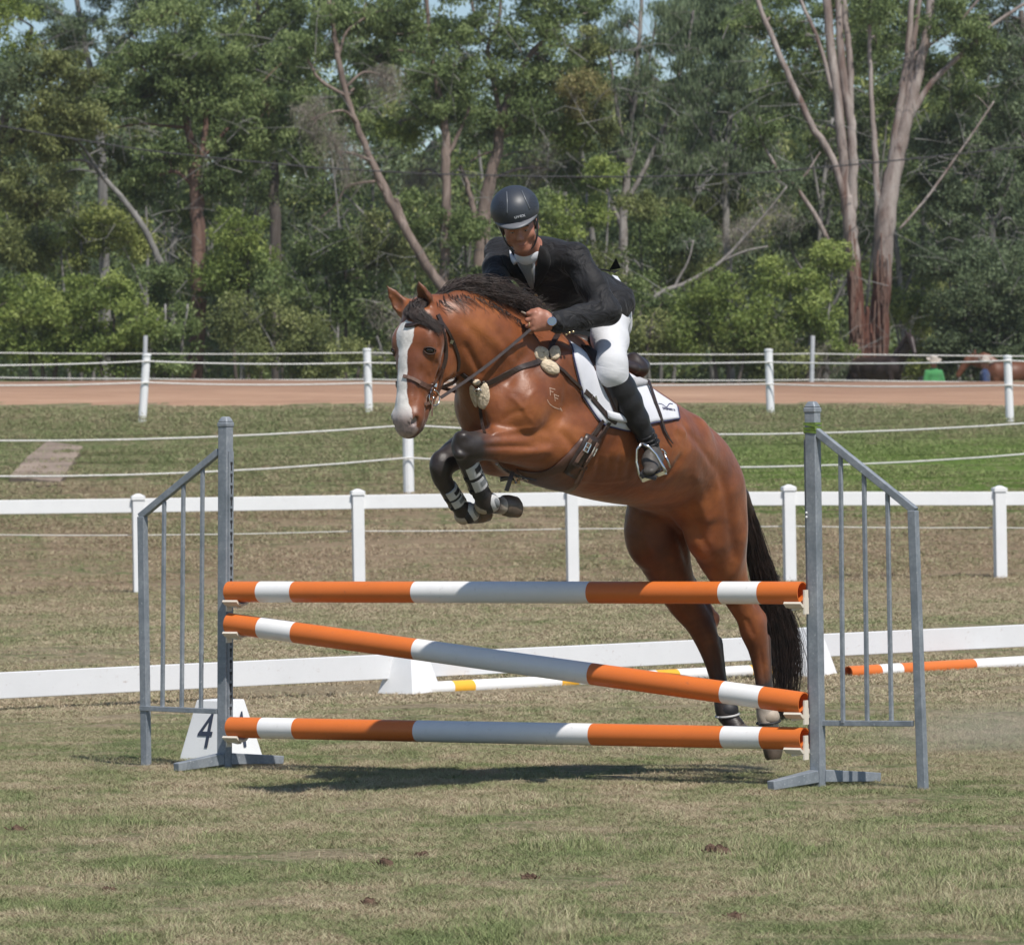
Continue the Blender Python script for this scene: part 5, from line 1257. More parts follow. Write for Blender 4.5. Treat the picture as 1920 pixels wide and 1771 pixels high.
HC([((.498, -.004, 0), .048, .028), ((.516, -.016, 0), .034, .018)], k=0.015, tags=[.45, .7])   # upper lip
for s in (1, -1): hs.seg(hd(.425, -.030, .066 * s), hd(.505, -.034, .040 * s), (.020, .0045), (.020, .005), HSd, .005, sub=True)
# ears
def ear(base, mid, tip, opening, s):
    b, m_, t = base, mid, tip; d = (t - b).normalized(); o_ = (opening - d * opening.dot(d)).normalized(); sd_ = d.cross(o_)
    for a, c, r0, r1 in ((b, m_, (.027, .028), (.032, .021)), (m_, m_.lerp(t, .5), (.032, .021), (.021, .012)), (m_.lerp(t, .5), t, (.021, .012), (.0015, .002))):
        hs.seg(a, c, r0, r1, sd_, 0.008, (.15 if a is b else .3, .62))
    hs.seg(b.lerp(m_, .6) + o_ * .020, m_.lerp(t, .75) + o_ * .012, (.024, .017), (.008, .006), sd_, 0.004, sub=True)
ear(W(802, 576, 16.86), W(797, 558, 16.84), W(782, 524, 16.81), Vector((-.55, -.9, .1)), 1)
ear(W(762, 583, 16.94), W(749, 569, 16.93), W(723, 533, 16.92), Vector((-.1, -1, -.3)), -1)
hs.seg(W(790, 580, 16.90), W(763, 582, 16.94), (.05, .04), (.035, .03), (0, 0, 1), 0.03, (.2, .1))
HV, HQ = hs.mesh(smooth=2)
dark = hs.tags(HV)
def stroke_pass(HV, HQ):
    """carve muscle edges, tendons and veins into the skin along traced lines"""
    bv = BVHTree.FromPolygons([tuple(v) for v in HV.tolist()], [tuple(q) for q in HQ.tolist()]); N = vnormals(HV, HQ)
    c_ = HV.mean(0); flip = 1.0 if ((HV - c_) * N).sum() > 0 else -1.0; N = N * flip; disp = np.zeros(len(HV)); o0 = Vector((0, 0, CZ))
    for pts, w_, dp in STROKES:
        P = catmull([(Vector((x, y, 0)), 0) for x, y in pts], 28); A = []
        for p in P:
            h = bv.ray_cast(o0, (W(p[0].x, p[0].y, 10) - o0).normalized())
            if h[0] is not None and h[0].y < 19: A.append(tuple(h[0]))
        if len(A) < 2: continue
        A = np.array(A); lo, hi = A.min(0) - 3 * w_, A.max(0) + 3 * w_; sel = np.where(((HV > lo) & (HV < hi)).all(1))[0]
        if len(sel) == 0: continue
        d2 = np.full(len(sel), 1e9); tt = np.zeros(len(sel))
        for i, a in enumerate(A):
            q = ((HV[sel] - a) ** 2).sum(1); m_ = q < d2; d2[m_] = q[m_]; tt[m_] = i / (len(A) - 1)
        fade = np.clip(np.minimum(tt, 1 - tt) * 4 + .15, 0, 1)
        disp[sel] += dp * np.exp(-d2 / w_ ** 2) * fade
    return HV + N * disp[:, None]
STROKES = [([(1062, 655), (1066, 705), (1060, 760), (1045, 800)], .024, -.010), ([(990, 655), (968, 692), (946, 725)], .022, -.010), ([(1048, 806), (1078, 845), (1058, 872)], .020, -.009),
    ([(903, 770), (910, 796), (924, 815)], .014, -.010), ([(868, 640), (888, 675), (904, 708)], .015, -.009), ([(858, 592), (905, 640), (955, 690)], .022, -.006), ([(905, 590), (945, 640), (985, 690)], .02, -.004),
    ([(1222, 905), (1258, 885), (1282, 850)], .020, -.010), ([(1342, 862), (1362, 930), (1373, 1005), (1380, 1060)], .026, -.008), ([(1290, 935), (1308, 990), (1334, 1042)], .018, -.007), ([(1262, 800), (1288, 812)], .020, .009),
    ([(1275, 792), (1318, 842), (1346, 886)], .02, -.007), ([(1300, 870), (1315, 940), (1330, 1000)], .03, .006), ([(1008, 838), (955, 837), (905, 839)], .010, -.008), ([(1000, 815), (950, 817), (905, 822)], .009, -.005), ([(1010, 800), (960, 806), (915, 815)], .008, .004),
    ([(1002, 792), (985, 772), (990, 746), (1010, 728)], .008, .0035), ([(985, 772), (968, 752), (950, 740)], .008, .003), ([(1078, 898), (1130, 903), (1185, 898)], .010, .004), ([(940, 790), (960, 775), (985, 770)], .010, -.004),
    ([(852, 700), (838, 722), (815, 738)], .010, -.005), ([(790, 680), (784, 725), (779, 760)], .008, -.003), ([(801, 750), (793, 741), (789, 728)], .008, -.003), ([(802, 690), (808, 708), (803, 728)], .007, .003), ([(818, 668), (826, 690), (824, 712)], .007, .0025), ([(815, 625), (824, 645)], .012, -.005),
    ([(852, 828), (868, 846), (884, 848)], .008, -.004), ([(1398, 1158), (1414, 1192)], .010, -.005), ([(1425, 1212), (1431, 1255), (1436, 1300)], .007, -.005), ([(1400, 1090), (1418, 1140)], .010, -.006), ([(1338, 1215), (1345, 1255), (1353, 1300)], .007, -.005), ([(1305, 1090), (1328, 1140)], .010, -.006),
    ([(1250, 960), (1275, 1010), (1290, 1060)], .018, -.007), ([(1205, 960), (1210, 1010), (1235, 1050)], .02, .005), ([(1140, 845), (1190, 862), (1240, 880)], .03, .004), ([(1030, 885), (1045, 870), (1062, 858)], .010, -.004)] + [
    ([(1112 + i * 19, 812 + i * 5), (1104 + i * 19, 850 + i * 5), (1100 + i * 19, 888 + i * 4)], .012, -.0028) for i in range(6)]
HV = stroke_pass(HV, HQ); HV = relax(HV, HQ, .25)
rel = HV - np.array(HO); hco = np.stack([rel @ np.array(HA), rel @ np.array(HN), rel @ np.array(HSd)], 1)

def horse_material():
    k = NT('bay_coat'); v = k.coord('World')
    dk = k.n('ShaderNodeAttribute', attribute_name='dark').outputs['Fac']
    hc = k.n('ShaderNodeAttribute', attribute_name='hco'); sp = k.n('ShaderNodeSeparateXYZ'); k.l(hc.outputs['Vector'], sp.inputs[0])
    a, n_, s_ = sp.outputs
    n1 = k.noise(v, 5, 4, 0.6); n2 = k.noise(v, 38, 4, 0.7, 0.3); n3 = k.noise(v, 260, 2, 0.6)
    coat = k.ramp(n1, [(0.30, (0.105, 0.030, 0.010)), (0.5, (0.205, 0.061, 0.018)), (0.70, (0.335, 0.112, 0.032))])
    coat = k.mix(k.math('MULTIPLY', n2, 0.25), coat, (0.16, 0.045, 0.016, 1))
    dd = k.math('ADD', dk, k.math('MULTIPLY_ADD', n2, 0.30, -0.15))
    bm = k.n('ShaderNodeMapRange'); bm.inputs['From Min'].default_value = 0.22; bm.inputs['From Max'].default_value = 0.78; k.l(dd, bm.inputs['Value'])
    c = k.mix(bm.outputs[0], coat, (0.022, 0.016, 0.015, 1))
    wm = k.n('ShaderNodeMapRange'); wm.inputs['From Min'].default_value = 1.25; wm.inputs['From Max'].default_value = 1.6; k.l(dd, wm.inputs['Value'])
    c = k.mix(wm.outputs[0], c, (0.42, 0.36, 0.30, 1))
    # blaze: white stripe down the face, wider on the forehead, pink-grey muzzle
    wob_ = k.math('MULTIPLY_ADD', n2, 0.016, -0.008)
    half = k.n('ShaderNodeFloatCurve'); cv = half.mapping.curves[0]
    ar = k.n('ShaderNodeMapRange'); ar.inputs['From Min'].default_value = 0.0; ar.inputs['From Max'].default_value = 0.5; k.l(a, ar.inputs['Value']); k.l(ar.outputs[0], half.inputs['Value'])
    pts = [(0.0, 0.0), (0.19, 0.0), (0.22, 0.30), (0.27, 0.40), (0.36, 0.37), (0.46, 0.21), (0.58, 0.24), (0.72, 0.27), (0.84, 0.40), (0.93, 0.55), (1.0, 0.58)]
    cv.points[0].location = pts[0]; cv.points[1].location = pts[-1]
    for p_ in pts[1:-1]: cv.points.new(*p_)
    half.mapping.update()
    sabs = k.math('ABSOLUTE', k.math('ADD', s_, k.math('ADD', wob_, 0.014)))
    inside = k.math('SUBTRACT', k.math('MULTIPLY', half.outputs[0], 0.115), sabs)
    mk = k.n('ShaderNodeMapRange'); mk.inputs['From Min'].default_value = -0.002; mk.inputs['From Max'].default_value = 0.002; k.l(inside, mk.inputs['Value'])
    front = k.n('ShaderNodeMapRange'); front.inputs['From Min'].default_value = -0.01; front.inputs['From Max'].default_value = 0.0; k.l(n_, front.inputs['Value'])
    blz = k.math('MULTIPLY', mk.outputs[0], front.outputs[0])
    wht = k.ramp(n2, [(0.3, (0.56, 0.53, 0.50)), (0.6, (0.76, 0.73, 0.69))])
    pink = k.n('ShaderNodeMapRange'); pink.inputs['From Min'].default_value = 0.43; pink.inputs['From Max'].default_value = 0.49; k.l(k.math('ADD', a, wob_), pink.inputs['Value'])
    wht = k.mix(pink.outputs[0], wht, k.ramp(n2, [(0.42, (0.36, 0.27, 0.25)), (0.66, (0.19, 0.15, 0.145))]))
    c = k.mix(blz, c, wht)
    near_head = k.n('ShaderNodeMapRange'); near_head.inputs['From Min'].default_value = 0.0
    k.setc(c)
    k.p(Roughness=k.ramp(n2, [(0.3, 0.40), (0.7, 0.52)])); k.b.inputs['Specular IOR Level'].default_value = 0.5
    k.b.inputs['Sheen Weight'].default_value = 0.15; k.b.inputs['Sheen Roughness'].default_value = 0.4
    mp = k.n('ShaderNodeMapping'); mp.inputs['Scale'].default_value = (15, 15, 12); k.l(v, mp.inputs[0])
    vein = k.noise(mp.outputs[0], 1.0, 3, 0.55, 1.2)
    mp2 = k.n('ShaderNodeMapping'); mp2.inputs['Scale'].default_value = (60, 60, 260); mp2.inputs['Rotation'].default_value = (0.3, 0.5, 0.2); k.l(v, mp2.inputs[0])
    hair_ = k.noise(mp2.outputs[0], 1.0, 3, 0.6); mus_ = k.noise(v, 6.5, 2, 0.45, 0.8)
    k.bump(k.math('ADD', k.math('ADD', k.math('MULTIPLY', vein, 0.7), k.math('MULTIPLY', mus_, 2.2)), k.math('MULTIPLY', hair_, 0.16)), 0.30, 0.012)
    return k.m
MHORSE = horse_material()
horse = mesh_obj('horse', HV, HQ, MHORSE, smooth=True, attrs={'dark': ('FLOAT', 'POINT', dark), 'hco': ('FLOAT_VECTOR', 'POINT', hco)})
tag(horse, 'bay horse with a white blaze and black legs, jumping over the striped poles', 'horse')
HB = BVHTree.FromPolygons([tuple(v) for v in HV.tolist()], [tuple(q) for q in HQ.tolist()])
CAMP = Vector((0, 0, CZ))
def onb(px, py, lift=0.004, bvh=None):
    """point of the horse's surface seen at photo pixel, lifted along its normal; returns (point, normal)"""
    d = (W(px, py, 10) - CAMP).normalized(); h = (bvh or HB).ray_cast(CAMP, d)
    if h[0] is None:
        q = (bvh or HB).find_nearest(W(px, py, 17.4)); return q[0] + q[1] * lift, q[1]
    n_ = h[1]
    if n_.dot(d) > 0: n_ = -n_
    return h[0] + n_ * lift, n_

# eyes with dark rims
def mirror_head(p): 
    q = Vector(p); d_ = (q - HO).dot(HSd); return q - HSd * (2 * d_)
ep, en = onb(806, 657, -0.006)
MEYE = simple('horse_eye', (0.012, 0.008, 0.007), 0.06, spec=0.8)
MRIM = simple('eye_rim', (0.045, 0.022, 0.015), 0.7)
def head_side(p, s): return Vector(p) if s > 0 else mirror_head(p)
for s in (1, -1):
    c = head_side(ep, s); nn = en if s > 0 else (mirror_head(ep + en) - mirror_head(ep)).normalized()
    if s < 0:
        hit = HB.find_nearest(c); c = hit[0] - hit[1] * 0.010; nn = hit[1]
    mb = MB(); mb.ellipsoid(c, .0185, .0135, .0135, 16, ax=HA.cross(nn), ay=HA); o = mb.build('eye', MEYE, horse, smooth=True)
    mb = MB(); t1 = HA.cross(nn).normalized(); t2 = nn.cross(t1).normalized()
    for sg, h_ in ((-1, .0046), (1, .0034)):
        P = []
        for k in range(11):
            a = math.pi * k / 10; P.append(c + t1 * (math.cos(a) * .023) + t2 * (sg * math.sin(a) * .0135) + nn * (.0055 + .005 * math.sin(a)))
        mb.tube(P, [.002] + [h_ * .8] * 9 + [.002], 6)
    mb.build('eyelid', MRIM, horse, smooth=True)
# hooves
MHOOF = simple('hoof_horn', (0.10, 0.075, 0.058), 0.42, var=0.4, scale=18, bump=0.3, bscale=70)
MHOOF2 = simple('pale_hoof', (0.26, 0.20, 0.155), 0.45, var=0.3, scale=18, bump=0.3, bscale=70)
def hoof(top, bot, fwd, r0, r1, mat=MHOOF):
    """top = centre of the coronet, bot = centre of the sole, fwd = toe direction"""
    d = (bot - top).normalized(); f = (fwd - d * fwd.dot(d)).normalized(); sd_ = d.cross(f); mb = MB(); N = 20
    L = (bot - top).length
    for j, (t, rr_) in enumerate(((-.14, r0 * .84), (0, r0), (.35, r0 * .72 + r1 * .34), (.88, r1), (1.0, r1 * .78), (.95, r1 * .4))):
        for k in range(N):
            a = 2 * math.pi * k / N; x, y = math.cos(a), math.sin(a)
            ext = 1.12 if x > 0 else 0.86
            sk = L * 0.22 * t * (0.5 + 0.5 * x)
            p = top + d * (L * t * (1.0 if x > -0.2 else 0.96)) + f * (rr_ * x * ext + sk) + sd_ * (rr_ * y * .95); mb.v.append(tuple(p))
    for j in range(5):
        for k in range(N): a = j * N + k; b = j * N + (k + 1) % N; mb.f.append((a, b, b + N, a + N))
    mb.f.append(tuple(range(N - 1, -1, -1))); mb.f.append(tuple(5 * N + k for k in range(N)))
    # direction check so that faces look outwards
    o = mb.build('hoof', mat, horse, smooth=False); auto_smooth(o, 40); return o
hoof(W(945, 945, 17.20), W(971, 945, 17.25), Vector((.25, -.3, -1)), .042, .036, MHOOF)
hoof(W(888, 962, 17.25), W(910, 950, 17.32), Vector((.3, 0, -1)), .038, .036)
hoof(W(1449, 1386, 18.355), W(1452, 1424, 18.345), Vector((-.15, -.5, -.6)), .048, .036, MHOOF)
hoof(W(1382, 1366, 18.43), W(1390, 1388, 18.42), Vector((.4, -.4, -.6)), .044, .056)

# ------------------------------------------------------------------ hair
def hair_material():
    k = NT('dark_hair'); v = k.coord('World'); n_ = k.noise(v, 30, 3, 0.6)
    k.setc(k.ramp(n_, [(0.3, (0.011, 0.007, 0.006)), (0.7, (0.045, 0.025, 0.019))])); k.p(Roughness=0.5)
    k.b.inputs['Specular IOR Level'].default_value = 0.6; return k.m
MHAIR = hair_material()
class Hair:
    def __init__(s): s.v = []; s.f = []
    def lock(s, pts, r0, r1, n=4):
        b0 = len(s.v); pts = [Vector(p) for p in pts]; m_ = len(pts); prev = None
        for i, p in enumerate(pts):
            d = pts[min(i + 1, m_ - 1)] - pts[max(i - 1, 0)]; d, u, v = basis(d, prev); prev = u
            t = i / (m_ - 1); r = (r0 + (r1 - r0) * t ** 1.5)
            for k in range(n): a = 2 * math.pi * k / n; s.v.append(tuple(p + u * (math.cos(a) * r) + v * (math.sin(a) * r)))
        for i in range(m_ - 1):
            for k in range(n): a = b0 + i * n + k; b = b0 + i * n + (k + 1) % n; s.f.append((a, b, b + n, a + n))
    def build(s, name, parent): return mesh_obj(name, np.array(s.v), np.array(s.f), MHAIR, parent, smooth=True)
def bez(pts, n):
    P = catmull([(Vector(p), 0) for p in pts], n); return [p[0] for p in P]
rh = random.Random(9)
mane = Hair()
def jit(a): return Vector((rh.gauss(0, a), rh.gauss(0, a), rh.gauss(0, a)))
CR = [(812, 556, 16.93), (835, 545, 16.95), (862, 541, 16.98), (890, 545, 17.03), (920, 557, 17.09), (950, 575, 17.16), (985, 603, 17.26)]
for i in range(1700):
    t = rh.random() ** 0.8; x = t * (len(CR) - 1); j = min(int(x), len(CR) - 2); f = x - j
    c = [CR[j][q] + (CR[j + 1][q] - CR[j][q]) * f for q in range(3)]
    root = W(*c) + jit(.006) + HS * rh.uniform(-.012, .02) - Vector((0, 0, .006))
    # blown back and upwards towards the rider, falling over the near side
    L = rh.uniform(.13, .29) * (1 - .35 * t); lift = rh.uniform(-.01, .07) * (1.1 - .7 * t); side = rh.uniform(-.02, .05)
    back = Vector((.80, .45, 0)).normalized(); dn = Vector((.2, 0, -.5))
    p1 = root + back * L * .28 + Vector((0, 0, lift * .75)) + HS * side * .5 + jit(.006)
    p2 = root + back * L * .62 + Vector((0, 0, lift * .8 - .03 * t)) + HS * side + jit(.010)
    p3 = root + back * L * .95 + Vector((0, 0, lift * .45 - rh.uniform(0, .07))) + HS * side * 1.4 + jit(.012)
    mane.lock(bez([root, p1, p2, p3], 3), rh.uniform(.0008, .0017), .0004)
for i in range(70):   # short hairs lying down the near side of the neck
    t = rh.random(); x = t * (len(CR) - 1); j = min(int(x), len(CR) - 2); f = x - j
    c = [CR[j][q] + (CR[j + 1][q] - CR[j][q]) * f for q in range(3)]
    a0, n0 = onb(c[0] + 4, c[1] + 14, .004); a1, n1 = onb(c[0] + 12 + rh.uniform(-4, 8), c[1] + 24, .006); a2, n2 = onb(c[0] + 28 + rh.uniform(-6, 10), c[1] + 36 + rh.uniform(-8, 12), .005)
    mane.lock(bez([W(*c), a0 + jit(.002), a1 + jit(.003), a2 + jit(.003)], 3), .0013, .0004)
mane.build('mane', horse)
fl = Hair()
for i in range(420):   # forelock swept over the near temple
    r0 = W(rh.uniform(776, 802), rh.uniform(560, 572), 16.84) + jit(.004)
    q1 = onb(rh.uniform(772, 792), rh.uniform(578, 590), .014)[0]; q2 = onb(rh.uniform(778, 806), rh.uniform(592, 604), .012)[0]
    ex = rh.uniform(0, 1); q3 = onb(800 + 28 * ex + rh.uniform(-6, 4), 608 + 18 * ex + rh.uniform(-9, 5), .010)[0]
    fl.lock(bez([r0, q1 + jit(.004), q2 + jit(.004), q3 + jit(.004)], 3), rh.uniform(.0008, .0017), .0004)
for i in range(110):
    r0 = W(rh.uniform(768, 780), rh.uniform(564, 574), 16.86); q1 = onb(rh.uniform(760, 778), rh.uniform(582, 590), .010)[0]; q2 = onb(rh.uniform(762, 782), rh.uniform(594, 602), .008)[0]
    fl.lock(bez([r0, q1 + jit(.002), q2 + jit(.003)], 3), .0013, .0004)
fl.build('forelock', horse)
tail = Hair()
T = [(1385, 915, 18.30), (1402, 955, 18.36), (1418, 1030, 18.41), (1434, 1090, 18.45), (1456, 1145, 18.48), (1470, 1205, 18.50), (1474, 1270, 18.50), (1470, 1345, 18.50)]
WD = [.012, .024, .046, .056, .066, .070, .066, .050]
for i in range(1300):
    a = rh.uniform(0, 6.28); rr_ = rh.random() ** .6; end = rh.uniform(6.0, 8.0) if rh.random() < .85 else rh.uniform(4, 6); P = []
    cu_ = rh.gauss(0, .35)
    for j in range(8):
        if j > end: break
        f_ = j / 7; wd = WD[j]
        P.append(W(*T[j]) + Vector((math.cos(a + cu_ * f_) * rr_ * wd, math.sin(a + cu_ * f_) * rr_ * wd * .8, rh.gauss(0, .004))) + jit(.003 + .004 * f_))
    if rh.random() < .05:
        for j in range(3, len(P)): P[j] += Vector((.018 * (j - 3), 0, .004 * (j - 3)))
    if len(P) > 2: tail.lock(bez(P, 2), rh.uniform(.0008, .0018), .0004, 3)
tail.build('tail', horse)
# dock of the tail inside the hair
mb = MB(); mb.tube([W(1372, 905, 18.25), W(1392, 930, 18.31), W(1405, 965, 18.37), W(1414, 1010, 18.41)], [.035, .032, .026, .014], 10); mb.build('dock', MHAIR, horse, smooth=True)

# ------------------------------------------------------------------ leather, metal, cloth
MLEATH = simple('dark_leather', (0.035, 0.022, 0.018), 0.38, var=0.35, scale=40, bump=0.15, bscale=300, coord='World')
MLEATB = simple('brown_leather', (0.085, 0.040, 0.028), 0.42, var=0.3, scale=40, bump=0.15, bscale=300, coord='World')
MLEATT = simple('tan_leather', (0.17, 0.10, 0.075), 0.5, var=0.25, scale=60, coord='World')
MSTEEL = simple('polished_steel', (0.62, 0.62, 0.62), 0.22, 1.0, var=0.05)
MBRASS = simple('brass_fitting', (0.65, 0.55, 0.38), 0.3, 1.0, var=0.1)
MFLEECE = simple('sheepskin', (0.60, 0.50, 0.37), 0.95, var=0.22, scale=60, bump=0.6, bscale=120, bdist=0.008, coord='World', spec=0.1)
MCLOTH = simple('white_quilt', (0.62, 0.63, 0.68), 0.85, var=0.05, scale=12, bump=0.25, bscale=140, bdist=0.003, coord='World', spec=0.2)
MNAVY = simple('navy_trim', (0.035, 0.035, 0.10), 0.7)
MGREYP = simple('grey_half_pad', (0.42, 0.42, 0.44), 0.9, bump=0.4, bscale=200, coord='World')
MBRAND = simple('brand_hair', (0.40, 0.27, 0.20), 0.6, var=0.35, scale=160, coord='World')
def dens(pts, step=6.0):
    P = catmull([(Vector((p[0], p[1], 0)), 0) for p in pts], 8); out = [P[0][0]]
    for p in P[1:]:
        if (p[0] - out[-1]).length >= step: out.append(p[0])
    if (P[-1][0] - out[-1]).length > 1: out.append(P[-1][0])
    return out
def band(mb, pts, width, thick=0.003, lift=0.002, step=5.0, bvh=None):
    """leather band laid on the horse along a traced line"""
    A, N_ = [], []
    for p in dens(pts, step):
        q, n_ = onb(p.x, p.y, lift, bvh); A.append(q); N_.append(n_)
    # even out jumps in depth
    for _ in range(2):
        A = [A[0]] + [A[i] * .5 + (A[i - 1] + A[i + 1]) * .25 for i in range(1, len(A) - 1)] + [A[-1]]
        N_ = [N_[0]] + [(N_[i] * .5 + (N_[i - 1] + N_[i + 1]) * .25).normalized() for i in range(1, len(N_) - 1)] + [N_[-1]]
    mb.strap(A, N_, width, thick); return A, N_
def mirror_all(o, mirror, name, mat, parent, smooth=False):
    V = [tuple(mirror(Vector(v.co) + world_loc(o))) for v in o.data.vertices]; F = [tuple(reversed(p.vertices)) for p in o.data.polygons]
    return mesh_obj(name, V, F, mat, parent, smooth)
def mirror_snap(o, name, mat, parent, smooth=False):
    """far-side copy: mirrored across the trunk, then laid at the same height above the skin"""
    V = []
    for v in o.data.vertices:
        p = Vector(v.co) + world_loc(o); h = HB.find_nearest(p); lf = (p - h[0]).dot(h[1]); q = mirror_body(p); g_ = HB.find_nearest(q); V.append(tuple(g_[0] + g_[1] * lf))
    F = [tuple(reversed(p.vertices)) for p in o.data.polygons]
    return mesh_obj(name, V, F, mat, parent, smooth)
def ring(mb, c, n_, r, t, sq=1.0, N=18):
    d, u, v = basis(n_); P = [Vector(c) + u * math.cos(a) * r + v * math.sin(a) * r * sq for a in [2 * math.pi * k / N for k in range(N + 1)]]
    mb.tube(P, t, 6)
def patch(name, rows, mat, parent, thick=0.006, lift=0.002, bvh=None):
    BV = bvh or HB
    """surface laid over the horse through traced rows of photo points, given real thickness"""
    G = []
    for r_ in rows:
        G.append([onb(x, y, lift, BV) for x, y in r_])
    nr, nc_ = len(G), len(G[0]); P = np.array([[tuple(c[0]) for c in r_] for r_ in G]); Nn = np.array([[tuple(c[1]) for c in r_] for r_ in G])
    for _ in range(2):
        Q = P.copy(); Q[1:-1] = (P[:-2] + P[2:] + 2 * P[1:-1]) / 4; P = Q; Q = P.copy(); Q[:, 1:-1] = (P[:, :-2] + P[:, 2:] + 2 * P[:, 1:-1]) / 4; P = Q
        M_ = Nn.copy(); M_[1:-1] = Nn[:-2] + Nn[2:] + 2 * Nn[1:-1]; Nn = M_ / np.linalg.norm(M_, axis=2, keepdims=True)
    # keep it outside the body after smoothing
    for i in range(nr):
        for j in range(nc_):
            h = BV.find_nearest(Vector(P[i, j])); s_ = (Vector(P[i, j]) - h[0]).dot(h[1])
            if s_ < lift: P[i, j] += np.array(h[1]) * (lift - s_)
    T = np.full((nr, nc_), thick)
    T[0] *= .4; T[-1] *= .4; T[:, 0] *= .4; T[:, -1] *= .4
    top = P + Nn * T[..., None]; bot = P - Nn * 0.004
    V = np.concatenate([top.reshape(-1, 3), bot.reshape(-1, 3)]); n_ = nr * nc_; F = []
    for i in range(nr - 1):
        for j in range(nc_ - 1):
            a = i * nc_ + j; q = (a, a + 1, a + nc_ + 1, a + nc_); F.append(q); F.append(tuple(n_ + k for k in reversed(q)))
    rim = [j for j in range(nc_)] + [i * nc_ + nc_ - 1 for i in range(1, nr)] + [(nr - 1) * nc_ + j for j in range(nc_ - 2, -1, -1)] + [i * nc_ for i in range(nr - 2, 0, -1)]
    for k in range(len(rim)): a, b = rim[k], rim[(k + 1) % len(rim)]; F.append((b, a, n_ + a, n_ + b))
    o = mesh_obj(name, V, F, mat, parent, True); return o, top, rim
def blend_rows(top, bot, nr, nc_):
    def res(pts, n):
        P = catmull([(Vector((x, y, 0)), 0) for x, y in pts], 10); P = [p[0] for p in P]; L = [0]
        for a, b in zip(P[:-1], P[1:]): L.append(L[-1] + (b - a).length)
        out = []
        for t in np.linspace(0, L[-1], n):
            k = min(int(np.searchsorted(L, t, 'right')) - 1, len(P) - 2); f = (t - L[k]) / max(1e-6, L[k + 1] - L[k]); out.append(P[k].lerp(P[k + 1], f))
        return out
    A, B = res(top, nc_), res(bot, nc_)
    return [[(A[j].x + (B[j].x - A[j].x) * t, A[j].y + (B[j].y - A[j].y) * t) for j in range(nc_)] for t in np.linspace(0, 1, nr)]
# sagittal plane of the trunk for the far-side copies
TP = W(1100, 800, 17.62)
def mirror_body(p): q = Vector(p); return q - HS * (2 * (q - TP).dot(HS))

# ------------------------------------------------------------------ bridle
br_ = empty('bridle', HO); tag(br_, 'dark leather bridle with noseband and bit on the jumping horse', 'bridle')
mb = MB(); band(mb, [(820, 590), (826, 602), (831, 618), (835, 646), (835, 672), (829, 692)], .020, .004); o1 = mb.build('cheekpiece', MLEATH, br_)
mb = MB(); band(mb, [(828, 690), (820, 708), (811, 724)], .010, .004); band(mb, [(830, 690), (825, 712), (819, 738)], .011, .005); o2 = mb.build('noseband_strap', MLEATB, br_)
mb = MB(); band(mb, [(822, 596), (836, 616), (848, 636), (857, 660), (861, 678), (857, 696)], .013, .004); o3 = mb.build('throatlash', MLEATH, br_)
mb = MB(); band(mb, [(786, 717), (796, 722), (807, 727), (813, 716)], .022, .005); o4 = mb.build('noseband_cheek', MLEATB, br_)
for o_, nm_, mt in ((o1, 'cheekpiece', MLEATH), (o2, 'noseband_strap', MLEATB), (o4, 'noseband_cheek', MLEATB)): mirror_all(o_, mirror_head, nm_, mt, br_)
mb = MB(); band(mb, [(743, 704), (752, 704.5), (764, 706), (776, 711), (788, 718)], .014, .007, .003); mb.build('noseband', MLEATT, br_)
mb = MB(); band(mb, [(747, 607), (757, 611), (768, 612), (779, 609), (790, 604)], .016, .009, .003); mb.build('browband', MLEATH, br_)
mb = MB(); band(mb, [(806, 600), (818, 602), (830, 610)], .014, .006, .004); mb.build('browband', MLEATH, br_)
mb = MB(); band(mb, [(795, 757), (801, 757), (809, 754)], .011, .004); P_ = onb(807, 726, .008)
A = [P_[0], onb(807, 745, .010)[0], onb(806, 760, .012)[0]]; A.append(A[-1] + Vector((-.002, -.004, -.022))); A.append(A[-1] + Vector((-.001, 0, -.018)))
mb.strap(A, [P_[1]] * 5, .010, .003); mb.build('flash_strap', MLEATT, br_)
mb = MB(); bitp, bitn = onb(811, 746, .009); ring(mb, bitp, bitn, .030, .0030); ring(mb, mirror_head(bitp), (mirror_head(bitp + bitn) - mirror_head(bitp)), .030, .0030)
mb.tube([bitp, (bitp + mirror_head(bitp)) / 2 + HN * -.01, mirror_head(bitp)], .006, 8); mb.build('bit', MSTEEL, br_, smooth=True)
mb = MB()
for (x, y) in ((831, 620), (846, 640), (807, 728), (815, 722)):
    q, n_ = onb(x, y, .007); d_, u_, v_ = basis(n_, HA); mb.box(q, .014, .012, .003, u_, v_)
tag(mb.build('buckle', MSTEEL, br_), kind='stuff')
# reins: near rein to the near hand, far rein to the far hand
HANDN = W(994, 618, 17.02); HANDF = W(962, 572, 17.30)
def free_strap(mb, P, nrm, width, thick): mb.strap(P, [nrm] * len(P), width, thick)
mb = MB(); a = bitp + bitn * .004 + HF * -.028; P = [a.lerp(HANDN, t) - Vector((0, 0, .012 * math.sin(math.pi * t))) for t in np.linspace(0, 1, 14)]; free_strap(mb, P, Vector((.2, -1, .15)), .013, .004); o = mb.build('rein', MLEATH, br_)
mb = MB(); a2 = mirror_head(bitp); P = [a2, a2.lerp(W(862, 712, 17.0), .5), W(858, 706, 17.02), W(868, 640, 17.15) + HS * -.12, HANDF + HS * -.04, HANDF]; P = bez(P, 5); free_strap(mb, P, -HS, .015, .004); o = mb.build('rein', MLEATB, br_)

